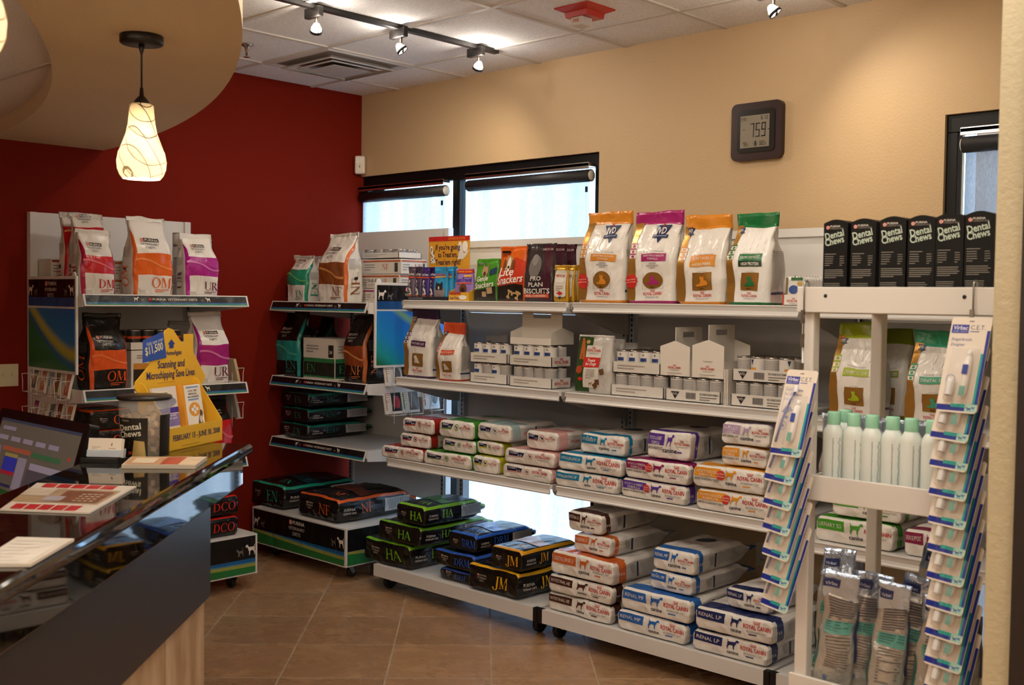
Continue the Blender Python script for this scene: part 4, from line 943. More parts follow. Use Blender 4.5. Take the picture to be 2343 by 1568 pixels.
def ldog(m,F,w,h,B):
    m.decal(rect(-w*.48,h*.86,w*.48,h*.985),F,ink('cf2f28'),1); m.decal(text('LARGE DOGS',0,h*.89,h*.05,'c',w=w*.8),F,ink('f0c040'),2)
    m.decal(text('LeanTreats',0,h*.6,h*.13,'c',w=w*.9),F,ink('3a2a86'),2); m.decal(rect(-w*.4,h*.53,w*.45,h*.56),F,ink('d8502a'),2); m.decal(rect(0,h*.75,w*.42,h*.81),F,ink('e8b04a'),2)
    m.decal(ell(w*.05,h*.38,w*.2,h*.16),F,ink('6a4326'),2); m.decal(ell(w*.05,h*.33,w*.09,h*.08),F,ink('33211a'),3); m.decal(poly([(-w*.25,h*.03),(-w*.2,h*.2),(0,h*.27),(w*.25,h*.25),(w*.42,h*.08),(w*.4,h*.03)]),F,ink('4a3122'),1); m.decal(ell(-w*.2,h*.1,w*.16,h*.1),F,ink('7c4a26'),2)
treat(1040,1080,591,664,Y1+.03,.035,'lilac treat bag with red top and a brown dog, in a yellow tray','9a7cc0',ldog,'treat bags on the top shelf',dx=0)
x0,x1=spanY(1028,1074,676,Y1+.0)
t=thing('display_tray','yellow and red cardboard tray holding the lilac treat bag','tray',((x0+x1)/2,Y1,S1+.0008),0); w=x1-x0
m=MB(); y=mat('e0a92c',.5); m.box(-w/2,w/2,-.004,0,0,.045,y).box(-w/2,w/2,.0,.09,0,.003,y).prism([(0,0),(.09,0),(.09,.09),(0,.045)],'x',w/2-.003,w/2,y).prism([(0,0),(.09,0),(.09,.09),(0,.045)],'x',-w/2,-w/2+.003,y)
mp=plane_map((0,-.004,0),(1,0,0),(0,0,1)); m.decal(text('Lean Treats',-w*.42,.008,.014,w=w*.45),mp,ink('4a2a7a'),1); m.decal(ell(w*.2,.018,w*.2,.012),mp,ink('f0ece4'),1); m.decal(rect(-w*.48,.032,w*.1,.045),mp,ink('b5402a'),1)
m.build('tray_body',t)
x0,x1=spanY(930,1026,672,Y1+.01)
t=thing('display_tray','low black tray under the slim dog and blue cat treat bags','tray',((x0+x1)/2,Y1+.01,S1+.0008),0); w=x1-x0
m=MB().box(-w/2,w/2,0,.004,0,.02,mat('1a1620',.4)).box(-w/2,w/2,.004,.016,0,.003,mat('1a1620',.4)); m.decal(rect(-w*.45,.006,-w*.1,.014),plane_map((0,0,0),(1,0,0),(0,0,1)),ink('6a6a78'),1); m.build('tray_body',t)
x0,x1=spanY(981,1074,600,Y1+.2); zT=atY(1028,541,Y1+.2).z
t=thing('display_sign',"yellow sign with red top reading If you're going to Treat'em, Treat'em right!",'sign',((x0+x1)/2,Y1+.2,S1+.0008),0); w=x1-x0; h=zT-S1
m=MB().box(-w/2,w/2,0,.004,0,h,mat('e3a22c',.45)); mp=plane_map((0,0,0),(1,0,0),(0,0,1))
m.decal(rect(-w/2,h-.026,w/2,h,.5),mp,ink('c92a24'),1)
for i,(s,ww) in enumerate((("If you're going",.6),("to Treat'em,",.48),("Treat'em right!",.62))): m.decal(text(s,-w*.02,h-.075-i*.042,.03,'c',w=w*ww),mp,ink('3c2238'),2)
m.decal(text('DOGS & CATS',w*.2,h-.02,.013,'c',w=w*.4),mp,ink('e0a02c'),2)
m.decal(xf(poly(SITD,0,0,.05,.1),-w*.47,h-.15),mp,ink('e8e2d8'),1); m.decal(join(*[ell(-w*.47+.01+.03*math.sin(k*2.3)**2,h-.14+k*.009,.004,.005,8) for k in range(9)]),mp,ink('201a1a'),2)
m.decal(xf(poly([(0,0),(.1,.4),(.0,.6),(.1,.95),(.2,1),(.35,.9),(.4,.6),(.55,.3),(.9,.5),(1,.48),(.7,.15),(.5,0)]),w*.22,h-.13,.09,.1),mp,ink('ece6dc'),1); m.decal(ell(w*.4,h-.06,.022,.03),mp,ink('f2ece2'),2)
m.build('sign_card',t)
def gentle(m,F,w,h,B):
    m.decal(poly([(-w*.47,.01*h),(w*.47,.01*h),(w*.47,h*.36),(w*.1,h*.3),(-w*.47,h*.24)]),F,ink('2a2420'),1)
    m.decal(text('Gentle',-w*.35,h*.45,h*.12,shear=.2,rot=.1,w=w*.5),F,ink('efe9da'),2); m.decal(text('Snackers',-w*.42,h*.28,h*.13,shear=.2,rot=.12,w=w*.82),F,ink('efe9da'),2)
    m.decal(rect(-w*.4,h*.86,-w*.1,h*.9),F,ink('1a1410'),2); m.decal(text('PURINA',-w*.38,h*.867,h*.026,w=w*.25),F,ink('d8d0c4'),3)
    m.decal(ell(-w*.03,h*.7,w*.13,h*.12),F,ink('b08a6a'),2); m.decal(join(poly([(-w*.15,h*.76),(-w*.13,h*.9),(-w*.07,h*.8)]),poly([(w*.03,h*.8),(w*.08,h*.9),(w*.09,h*.76)])),F,ink('a57c5c'),2); m.decal(ell(-w*.03,h*.65,w*.05,h*.05),F,ink('4a2a22'),3)
    m.decal(poly([(w*.17,h*.74),(w*.43,h*.8),(w*.43,h*.66),(w*.17,h*.6)]),F,ink('22405a'),2)
    m.decal(join(rect(-w*.08,h*.1,w*.1,h*.22),xf(rect(0,0,w*.22,h*.15),w*.14,h*.16,rot=.12)),F,ink('b59a74'),2)
treat(1084,1136,579,676,Y1+.02,.05,'green treat bag with a terrier on it, left of the orange one','4a8f2a',gentle,'treat bags on the top shelf')
treat(1092,1146,582,676,Y1+.09,.04,'second green treat bag, peeking out behind the first','3f8024',gentle,'treat bags on the top shelf')
def lite(m,F,w,h,B):
    m.decal(poly([(-w*.47,.01*h),(w*.47,.01*h),(w*.47,h*.3),(w*.2,h*.32),(-w*.47,h*.27)]),F,ink('1f1714'),1)
    m.decal(poly([(-w*.47,h*.28),(w*.2,h*.33),(w*.48,h*.31),(w*.48,h*.72),(w*.1,h*.8),(-w*.2,h*.55),(-w*.47,h*.5)]),F,ink('cc3a20'),1)
    m.decal(text('Lite',-w*.42,h*.45,h*.15,shear=.2,rot=.07,w=w*.55),F,ink('f2ece2'),3); m.decal(text('Snackers',-w*.46,h*.3,h*.14,shear=.2,rot=.1,w=w*.92),F,ink('f2ece2'),3)
    m.decal(rect(-w*.42,h*.88,-w*.1,h*.92),F,ink('1a1410'),2); m.decal(bars(-w*.4,h*.85,-w*.1,2,h*.03,h*.014),F,ink('5a2a18'),2)
    m.decal(ell(-w*.1,h*.7,w*.17,h*.13),F,ink('c08a52'),2); m.decal(ell(-w*.08,h*.68,w*.07,h*.12),F,ink('ece2d4'),3); m.decal(join(ell(-w*.25,h*.66,w*.06,h*.1),ell(w*.07,h*.66,w*.06,h*.1)),F,ink('7a4a2a'),3); m.decal(ell(-w*.08,h*.62,w*.035,h*.025),F,ink('20141a'),4)
    for x,y,a in ((-.02,.08,1.2),(.18,.1,.1),(.3,.05,1.0)): m.decal(xf(join(rect(-w*.09,-.004,w*.09,.005),ell(-w*.09,.006,.007,.007,8),ell(-w*.09,-.005,.007,.007,8),ell(w*.09,.006,.007,.007,8),ell(w*.09,-.005,.007,.007,8)),w*x,h*(y+.05),rot=a),F,ink('b99a66'),2)
treat(1137,1199,550,677,Y1+.01,.06,'big orange treat bag with a spaniel face and bone biscuits','e0651f',lite,'treat bags on the top shelf',flare=.04)
def proplan(m,F,w,h,B):
    m.decal(poly([(w*.1,h*.0+.004),(w*.47,.004),(w*.47,h*.97),(w*.1,h*.97),(w*.22,h*.6)]),F,film('4a2430'),1)
    m.decal(ell(-w*.1,h*.6,w*.22,h*.2),F,ink('77726f'),1); m.decal(ell(-w*.12,h*.72,w*.12,h*.1),F,ink('8f8a86'),2)
    for i,(s,ww) in enumerate((('PRO',.38),('PLAN',.5),('BISCUITS',.9))): m.decal(text(s,0 if i==2 else -w*.02,h*(.36-.1*i-(.02 if i==2 else 0)),h*(.07 if i<2 else .085),'c',w=w*ww),F,ink('e6e0d8'),3)
    m.decal(rect(-w*.46,h*.07,w*.42,h*.13),F,ink('cf5a3a'),2); m.decal(text('REAL CHICKEN',-w*.03,h*.085,h*.03,'c',w=w*.7),F,ink('f0e6da'),3); m.decal(text('MEDIUM',w*.28,h*.88,h*.04,'c',w=w*.34),F,ink('b9a0a0'),3)
for i,(l,r,t_,lb) in enumerate(((1197,1262,545,'dark biscuit bag with grey dog photo and large white lettering'),(1222,1286,547,'first maroon biscuit bag behind the grey dog one'),(1243,1308,547,'rearmost maroon biscuit bag, beside the orange topped bag'))):
    treat(l,r,t_,679,Y1+.005+.075*i,.06,lb,'3a3234' if i==0 else '3d1c26',proplan,'biscuit bags on the top shelf',flare=.03)
def goldp(m,F,w,h,B):
    m.decal(xf(poly(rr(w*.4,h*.36,w*.15)),0,h*.5),F,ink('dcd6cb'),1); m.decal(text('MEDICAN',0,h*.68,h*.06,'c',w=w*.6),F,ink('c8402a'),2); m.decal(ell(0,h*.58,w*.3,h*.06),F,ink('e6e2da'),2); m.decal(bars(-w*.25,h*.42,w*.25,3,h*.05,h*.015),F,ink('9a8a70'),2)
    m.decal(poly([(-w*.22,h*.24),(0,h*.3),(w*.22,h*.24),(0,h*.18)]),F,ink('c8302a'),2); m.decal(poly([(-w*.12,h*.15),(w*.12,h*.15),(0,h*.06)]),F,ink('26345f'),2)
for i,(l,r,lb) in enumerate(((1266,1298,'front small gold and white treat pouch'),(1284,1312,'middle small gold and white treat pouch'),(1297,1322,'rear small gold treat pouch touching the orange topped bag'))):
    treat(l,r,594,679,Y1-.005+.03*i,.022,lb,mat('c8992a',.3,metal=.5,bump=.2),goldp,'small gold treat pouches',puff=.004,seal='b58a24')
# sachet box
x0,x1=spanY(1791,1842,681,Y1); w=x1-x0
t=thing('sachet_box','open white and red sachet box at the right end of the top shelf','box',((x0+x1)/2,Y1,S1+.001),0)
m=MB(); bw=mat('e4dfd8',.5); m.box(-w/2,w/2,0,.003,0,.045,bw).box(-w/2,w/2,0,.24,0,.003,bw).box(-w/2,-w/2+.003,0,.24,0,.05,mat('c23a2e',.5)).box(w/2-.003,w/2,0,.24,0,.05,mat('c23a2e',.5)).box(-w/2,w/2,.237,.24,0,.12,bw); mp=plane_map((0,0,0),(1,0,0),(0,0,1)); m.decal(rect(-w/2,0,-w/2+.006,.045),mp,ink('c23a2e'),1); lg_rc(m,mp,0,.015,w*.6); m.build('box_body',t)
ORD=('front','second','third','fourth','fifth','sixth','seventh','eighth','ninth','tenth','eleventh','rearmost')
for k in range(9):
    h=.125; t=thing('food_sachet','%s upright silver white sachet in the open sachet box'%(ORD[k] if k<8 else 'rearmost'),'sachet',((x0+x1)/2,Y1+.012+.024*k,S1+.004),0,'sachets in the open box')
    B=Bag(w*.86,.014,h,film('dcdad6'),taper=.3,sealh=.01,puff=.002,amp=.0008,seed=k); B.body(); m=B.mb; ww=B.w
    if k==0:
        m.decal(rect(-ww*.2,h*.8,ww*.4,h*.9),B.F,ink('2f6a3a'),1); m.decal(ell(-ww*.05,h*.5,ww*.25,h*.14),B.F,ink('2a4a8a'),1); m.decal(rect(ww*.15,h*.64,ww*.38,h*.76),B.F,ink('c8a23a'),2); m.decal(rect(-ww*.46,h*.3,-ww*.36,h*.9),B.F,ink('7a6a3a'),1)
    m.decal(ell(0,h*.93,.003,.003,8),B.F,ink('2a2624'),1)
    B.mb.build('sachet_body',t)
# ---------------------------------------------------------------- second shelf
Y2=-.645; G2s='bags standing on the second shelf'
stand(924,984,695,856,Y2,S2,.13,'white bag with dark purple top and bottom, leftmost on the second shelf',lambda B:art_royal_std(B,'4a2350',ivd=False,oval=False,cat='dog',lines=('MATURE CAT',)),group=G2s,seal=fl('3a2140'),**S_)
stand(998,1047,728,861,Y2-.02,S2,.11,'smaller white bag with orange red top, gold stripe and red plate',lambda B:art_royal_std(B,'d2512a',ivd=False,oval=False,cat='dog',lines=('KITTEN',)),group=G2s,seal=fl('d2512a'),**S_)
stand(1094,1142,690,790,-.40,S2+.0,.14,'white bag with orange red plate at the back, behind the stacked cans',lambda B:art_royal_std(B,'d2512a',ivd=False,oval=False,cat='dog',lines=('KITTEN',)),group=G2s,seal=fl('b9b5b0'),**S_)
def tdog(m,F,w,h,B):
    m.decal(rect(-w*.47,h*.02,-w*.06,h*.97),F,film('2f4a26'),1)
    m.decal(rect(-w*.22,h*.1,w*.22,h*.82),F,ink('dcd6cc'),2); m.decal(rect(-w*.26,h*.45,w*.22,h*.62),F,ink('c92f26'),3)
    m.decal(text('Treats',-w*.02,h*.545,h*.05,'c',shear=.15,w=w*.24),F,ink('f2e8e0'),4); m.decal(text('for Dogs',-w*.02,h*.485,h*.05,'c',shear=.15,w=w*.32),F,ink('f2e8e0'),4)
    lg_rc(m,lambda x,y,l:F(x,y,l+2),0,h*.72,w*.38); m.decal(bars(-w*.14,h*.4,w*.14,5,h*.035,h*.01),F,ink('8a847c'),3)
    m.decal(xf(poly(DOG,0,0,w*.12,h*.07,flip=True),-w*.06,h*.13),F,ink('9a8458'),3)
    m.decal(join(*[xf(poly([(-.008,-.05),(.006,-.05),(.009,.0),(.004,.05),(-.004,.05)]),-w*.36+i*.012,h*.76,rot=.15*i) for i in range(2)]),F,ink('b5642a'),2); m.decal(ell(-w*.35,h*.4,w*.09,h*.07),F,ink('b04a26'),2); m.decal(ell(-w*.2,h*.88,w*.06,h*.035),F,ink('b59a6a'),2)
    m.decal(join(*[xf(rect(-.012,-.012,.012,.012),w*x,h*y,rot=a) for x,y,a in ((.3,.38,.3),(.18,.2,.1),(.12,.14,.6))]),F,ink('6a4a2c'),3)
    m.decal(poly([(-w*.38,h*.24),(-w*.3,h*.28),(-w*.2,h*.24),(-w*.3,h*.2)]),F,ink('cf3a2a'),3)
for i,(l,r,t_,lb) in enumerate(((1314,1394,756,'green and white dog treat pouch with red plate, front of its row'),(1352,1418,757,'first grey backed treat pouch behind the green and white one'),(1385,1448,760,'second grey treat pouch in the row behind the red plate'),(1420,1478,762,'rearmost grey treat pouch of the dog treat row'))):
    treat(l,r,t_,889-i*9,Y2-.02+.1*i,.07,lb,'c4c0ba',tdog,'dog treat pouches on the second shelf',z=S2,taper=.3)
# cans
def can_proto(r,h,kind):
    t=thing('food_can','x','can'); m=MB(); lb=mat({'b':'dedad4','o':'dcd8d2','d':'262220','g':'c9c5c0'}[kind],.35); st=metal('b9b5ae',.25)
    m.lathe([(0,.001),(r*.97,0),(r,.002),(r*.985,.006),(r*.985,h-.006)],lb,24,mats=[st,st,st,lb]); mp=cyl_map((0,0,0),r*.985)
    if kind=='b':
        m.decal(rect(-r*.55,h*.52,r*.5,h*.68,.008),mp,ink('2b3f7c'),1); m.decal(rect(-r*.55,h*.44,r*.5,h*.5,.008),mp,ink('b9bf8a'),1); m.decal(ell(-.0,h*.82,r*.16,h*.05),mp,ink('8a8680'),1)
    elif kind=='o':
        m.decal(poly([(-r*.25,h*.9),(r*.25,h*.9),(0,h*.66)]),mp,ink('26345f'),1); m.decal(rect(-r*.6,h*.42,r*.6,h*.56,.008),mp,ink('d99234'),1); m.decal(ell(0,h*.2,r*.3,h*.12),mp,ink('8a8078'),1)
    elif kind=='d': m.decal(rect(-r*2.6,h*.55,r*2.6,h*.68,.006),mp,ink('d2501f'),1); m.decal(rect(-r*2.6,h*.0+.006,r*2.6,h*.2,.006),mp,ink('8a857e'),1)
    elif kind=='g':
        for k in range(12): m.decal(rect(-r*1.3,h*(.12+.065*k),r*1.3,h*(.12+.065*k)+.0025,.008),mp,ink('8f8b88'),1)
    m.build('can_body',t)
    MB().lathe([(r*.985,h-.006),(r,h-.004),(r,h),(r*.93,h),(r*.9,h-.004),(0,h-.004)],st,24).build('can_lid',t)
    return t
CANP={}
def can(loc,r,h,kind,label,group,rz=0):
    k=(round(r,3),round(h,3),kind)
    if k not in CANP: CANP[k]=can_proto(r,h,kind); t=CANP[k]
    else:
        p=CANP[k]; t=p.copy(); COL.objects.link(t)
        for c in p.children: d=c.copy(); d.parent=t; COL.objects.link(d)
    t.location=loc; t.rotation_euler=(0,0,rz); t['label']=label; t['group']=group; return t
NTH={4:('leftmost','second','third','rightmost'),5:('leftmost','second','middle','fourth','rightmost'),3:('leftmost','middle','rightmost')}
def can_tray(l,r,b,Y,z,ny,h,kinds,label,where,wall=.05,side_logo=False,ivd=None,n=4,print_=True):
    x0,x1=spanY(l,r,b,Y); w=x1-x0; rr_=(w-.008)/(2*n); d=ny*2*rr_+.008
    t=thing('can_tray',label,'can tray',((x0+x1)/2,Y,z+.001),0,'cardboard can trays'); c=mat('d9d3cb',.65)
    m=MB(); m.box(-w/2,w/2,0,d,0,.003,c).box(-w/2,w/2,0,.003,0,wall,c).box(-w/2,w/2,d-.003,d,0,wall,c).box(-w/2,-w/2+.003,0,d,0,wall,c).box(w/2-.003,w/2,0,d,0,wall,c)
    mp=plane_map((0,0,0),(1,0,0),(0,0,1)); ms=plane_map((w/2,d/2,0),(0,1,0),(0,0,1))
    if ivd:
        m.decal(poly([(-w*.4,wall*.82),(-w*.24,wall*.82),(-w*.32,wall*.18)]),mp,ink('2a2a30'),1); m.decal(text('IVD',-w*.32,wall*.52,wall*.2,'c',w=w*.09),mp,ink('cfc8be'),2)
        m.decal(join(*[rect(-w*.12+k*w*.013,wall*.25,-w*.12+k*w*.013+w*.006*(1+k%2*.5),wall*.8) for k in range(14)]),mp,ink('3a3634'),1)
        m.decal(text(ivd,w*.13,wall*.64,wall*.17,'l',w=w*.34),mp,ink('4a4642'),1); m.decal(bars(w*.13,wall*.42,w*.44,2,wall*.2,wall*.07,2),mp,ink('6a655e'),1)
    elif print_: m.decal(bars(-w*.4,wall*.62,w*.25,2,wall*.25,wall*.1,3),mp,ink('a59c92'),1)
    if side_logo: lg_rc(m,ms,0,wall*.35,d*.7)
    m.build('tray_body',t)
    for j in range(ny):
        for i in range(n):
            if j==0: lb='%s can at the front of %s'%(NTH[n][i],where)
            else: lb='%s can of row %s back in %s'%(NTH[n][i],('two','three','four')[j-1],where)
            can(((x0+x1)/2-w/2+.004+rr_*(2*i+1),Y+.004+rr_*(2*j+1),z+.0045),rr_*.985,h,kinds[i%len(kinds)] if j==0 else 'g',lb,'cans in cardboard trays',[.5,-.4,.2,.8][(i+j)%4] if kinds[i%len(kinds)]!='b' else .1)
    return (x0+x1)/2,w,d
CH=.099
can_tray(1076,1160,866,Y2+.02,S2,3,CH,'bg','lower left can tray, right of the orange red topped bag','the lower left tray')
can_tray(1076,1160,822,Y2+.02,S2+CH+.006,2,CH,'b','upper left can tray, stacked on another beside the orange red topped bag','the upper left tray')
can_tray(1166,1262,882,Y2,S2,2,CH,'g','lower can tray with red side logo, under the cardboard carrier','the lower tray below the wide carrier',side_logo=True)
can_tray(1166,1262,832,Y2,S2+CH+.006,2,CH,'b','upper can tray with stamped print, carrying the wide cardboard carrier','the tray just below the wide carrier',side_logo=True)
can_tray(1398,1518,902,Y2-.01,S2,3,CH,'g','lower can tray right beside the green and white treat pouch','the lower tray beside the treat pouch')
can_tray(1402,1510,845,Y2-.005,S2+CH+.006,3,CH,'b','upper can tray beside the treat pouch, blue marked cans in it','the upper tray beside the treat pouch')
can_tray(1523,1648,912,Y2-.015,S2,3,CH,'g','can tray with barcode below the two upright carriers','the tray below the two upright carriers',ivd='IVD CANINE VENISON FORMULA')
can_tray(1672,1806,930,Y2-.015,S2,3,CH,'g','lower barcode can tray beside the rack post','the lower tray beside the rack post',ivd='IVD CANINE DUCK FORMULA')
can_tray(1676,1808,872,Y2-.01,S2+CH+.006,3,CH,'go','upper barcode can tray with orange banded cans beside the rack post','the upper tray beside the rack post',ivd='IVD CANINE DUCK FORMULA')
def carrier(x,y,z,w,L_,he,hm,hh,label,rz=0,logo=True,extra=False):
    t=thing('can_carrier',label,'carrier box',(x,y,z),rz,'white cardboard can carriers'); c=mat('e2dbd0',.6); m=MB()
    P=[(-w/2,0),(w/2,0),(w/2,he),(w*.02,hm),(-w*.02,hm),(-w/2,he)]
    for y0 in (0,L_-.002): m.prism(P,'y',y0,y0+.002,c)
    for s in (-1,1): m.box(s*w/2-.001,s*w/2+.001,0,L_,0,he*.55,c)
    m.box(-w/2,w/2,0,L_,0,.002,c)
    mp=plane_map((0,0,0),(1,0,0),(0,0,1))
    if logo:
        lg_rc(m,mp,0,he*.26,w*.42); m.decal(bars(-w*.25,he*.1,w*.25,2,.01,.002),mp,ink('8a847c'),1)
    if extra: m.decal(text('Compliments of',0,he*.5,.007,'c',w=w*.3,bold=False),mp,ink('6a645c'),1)
    m.build('carrier_body',t)
    # handle board with a slot
    h=MB(); a,b=L_*.28,L_*.72; z0,z1=hm-.0,hh; s0,s1=hh-.045,hh-.022
    if True:
        for q in ((0,a,0.002,z1),(b,L_,.002,z1),(a,b,.002,s0),(a,b,s1,z1)): h.box(-.0015,.0015,q[0]+.003 if q[0]==0 else q[0],q[1]-.003 if q[1]==L_ else q[1],q[2]+.001,q[3],c)
    h.build('handle_board',t); return t
zc=S2+CH+.007
x0,x1=spanY(1508,1578,850,Y2+.0); carrier((x0+x1)/2+.002,Y2+.0,zc,(x1-x0)*.97,.21,.13,.155,.215,'left white upright can carrier with a slotted handle',)
x0,x1=spanY(1580,1655,860,Y2-.005); carrier((x0+x1)/2+.004,Y2-.005,zc,(x1-x0)*.97,.21,.14,.165,.23,'right white upright can carrier, larger and in front',extra=True)
x0,x1=spanY(1175,1268,830,Y2+.05); carrier(x1+.0,Y2+.11,zc+CH+.006,.17,(x1-x0)*1.0,.06,.085,.175,'wide cardboard can carrier standing on the upper tray with its handle broadside',rz=PI/2,logo=False)
x0=atY(1660,916,Y2).x
for k in range(3):
    t=tag(MB().box(-.0022,.0022,0,.2,0,.15,mat('e2dbd0',.6)).build('folded_carton',None,(x0+.0075*k-.004,Y2-.005,S2+.0005)),('leftmost','middle','rightmost')[k]+' flat folded carton standing between the barcode trays','carton','folded cartons')
# ---------------------------------------------------------------- lying bags
def lie(l,r,b,Y,z,t,h,label,art,base=WHITE,group=None,tail=None,rz=0,dx=0,**k):
    x0,x1=spanY(l,r,b,Y); w=x1-x0
    kk=dict(taper=.8,sealh=.05,puff=.006,amp=.0075,freq=8,gus=.1,endb=.25,fine=1.3); kk.update(k)
    B=Bag(w,t,h,film(base) if isinstance(base,str) else base,seed=sd_(),lying=True,r=min(.016,t*.2),**kk); art(B)
    return finish(B,'pet_food_bag',label,'pet food bag',((x0+x1)/2+dx,Y,z+.0015),R(rz),group,tail,'folded_top')
def stack(z,items,Y,group,gap=.008):
    for it in items:
        l,r,b,t,h,label,art=it[:7]; o=it[7] if len(it)>7 else {}
        o=dict(o); yy=Y+o.pop('dy',0); 
        if o.get('base'): z+=.005
        t-=.005; lie(l,r,b,yy,z,t,h,label,art,group=group,**o); z+=t+gap
RL=lambda *a,**k:(lambda B:art_royal_lie(B,*a,**k)); LL=lambda *a,**k:(lambda B:art_line_lie(B,*a,**k)); PL=lambda *a,**k:(lambda B:art_purina_lie(B,*a,**k))
G3g='bags lying on the third shelf'; Y3=-.745; LT=dict(puff=.006,amp=.007)
stack(S3,[(872,966,1048,.07,.42,'red and white bag lying lowest at the left end of the third shelf',LL('a3281f','SKIN','c8402f'),dict(dy=-.01,**LT)),
 (916,984,1020,.075,.36,'red and white bag in the middle of the left stack of three',LL('a3281f','SKIN','c8402f'),dict(dy=.01,**LT)),
 (922,993,985,.082,.38,'red and white bag topping the left stack',LL('a3281f','SKIN','c8402f'),dict(dy=.01,**LT))],Y3,G3g)
stack(S3,[(969,1076,1068,.075,.44,'green and white bag lying lowest, right of the red ones',LL('3d8a2a','WEIGHT','6a9f3a'),dict(dy=-.005,**LT)),
 (1013,1086,1025,.072,.4,'green and white bag in the middle of its stack',LL('3d8a2a','WEIGHT','6a9f3a'),dict(dy=.02,**LT)),
 (1006,1083,986,.092,.44,'bulging green and white bag topping its stack',LL('3d8a2a','WEIGHT','6a9f3a'),dict(dy=.015,**LT))],Y3,G3g)
stack(S3,[(1082,1140,1072,.085,.42,'white bag with yellow edge, lowest beside the pink bags',LL('b5b52a','WEIGHT','c8c03a'),dict(dy=.0,**LT)),
 (1090,1150,1030,.07,.42,'white bag with yellow edge, second in its stack',LL('b5b52a','WEIGHT','c8c03a'),dict(dy=.03,**LT)),
 (1093,1168,1010,.09,.44,'white and pale teal bag on top of the yellow edged ones',LL('9fb9ba','DIGEST','bcc8c8'),dict(dy=.03,**LT))],Y3,G3g)
stack(S3,[(1150,1262,1100,.07,.42,'white and pink bag lying lowest at the shelf joint',LL('d8a3a0','DIGEST','d89a90'),dict(dy=-.005,**LT)),
 (1154,1268,1070,.075,.42,'white and pink bag with a crimped end, second in its stack',LL('d8a3a0','DIGEST','d89a90'),dict(dy=-.0,**LT)),
 (1204,1276,1028,.09,.44,'white and pink bag topping the stack beside the teal bags',LL('d8a3a0','DIGEST','d89a90'),dict(dy=.03,**LT))],Y3,G3g)
G4='lying bags in the middle of the third shelf'
stack(S3,[(1270,1412,1126,.078,.48,'teal topped white bag lying lowest at the left of the middle section',RL('1a7fa8','HYPOALLERGENIC HP'),),
 (1276,1424,1096,.082,.48,'teal topped white bag second from the shelf, sagging to the right',RL('1a7fa8','HYPOALLERGENIC HP')),
 (1328,1430,1036,.095,.46,'smaller teal topped bag with a grey oval, on top of the teal pair',RL('1a7fa8','HYPOALLERGENIC HP',small=True),dict(dy=.04))],Y3,G4)
stack(S3,[(1420,1570,1150,.085,.5,'purple topped white bag lying lowest, under the plum one',RL('5b3a98','POTATO & RABBIT',burst=True,lab2='FORMULA')),
 (1430,1576,1096,.092,.5,'plum topped white bag between two purple ones',RL('8a1f5c','POTATO & VENISON',burst=True,lab2='FORMULA')),
 (1482,1580,1038,.125,.46,'boxy purple edged white bag topping the plum one',RL('5b3a98','POTATO & RABBIT',lab2='FORMULA',small=True),dict(dy=.04))],Y3,G4)
stack(S3,[(1594,1762,1184,.092,.5,'orange topped white bag lying lowest beside the toothbrush cards',RL('e0962a','POTATO & DUCK',burst=True,lab2='FORMULA')),
 (1586,1752,1130,.098,.5,'orange topped white bag second from the shelf, beside the toothbrush cards',RL('e0962a','POTATO & DUCK',burst=True,lab2='FORMULA')),
 (1650,1756,1066,.085,.44,'small orange edged white bag below the lilac one',RL('e0962a','POTATO & DUCK',small=True,lab2='FORMULA'),dict(dy=.03)),
 (1650,1760,1022,.095,.44,'lilac edged white bag topping the orange stack',RL('b59ac0','POTATO & DUCK',small=True,lab2='LIGHT'),dict(dy=.03))],Y3,G4)
stack(.66,[(1862,2046,1222,.1,.46,'green edged white bag behind the bottle rack, lying on the far shelf',RL('4a9a2e','URINARY SO')),
 (1905,2062,1172,.085,.46,'white and green bag lying on another, just under the bottle shelf',RL('4a9a2e','URINARY SO'),dict(dy=.02))],Y3+.02,'lying bags seen through the front rack')
stack(.66,[(2066,2190,1232,.1,.46,'maroon edged white bag right of the rear rack post',RL('8a1f4a','SKIN SUPPORT'))],Y3+.02,'lying bags seen through the front rack')
stand(1896,2004,712,935,-.62,S2-.02,.14,'white bag with lime green top and lime cat behind the bottles',lambda B:art_royal_std(B,'a3b51e',ivd=False,oval=False,lines=('DIABETIC DS',)),group='bags seen through the front rack',seal=fl('8f9f1e'),**S_)
stand(2070,2190,714,935,-.63,S2-.02,.14,'white bag with sea green top and green cat behind the bottles',lambda B:art_royal_std(B,'3f9f7c',ivd=False,oval=False,lines=('DENTAL DD',)),group='bags seen through the front rack',seal=fl('2f8a64'),**S_)
stand(1975,2070,722,925,-.42,S2-.02,.12,'shaded bag with lime plate half hidden by the rear rack post',lambda B:art_royal_std(B,'8a981e',ivd=False,oval=False,lines=('DIABETIC DS',)),group='bags seen through the front rack',seal=fl('7c8a1a'),**S_)  # lime darkened to paint in the shade at the back
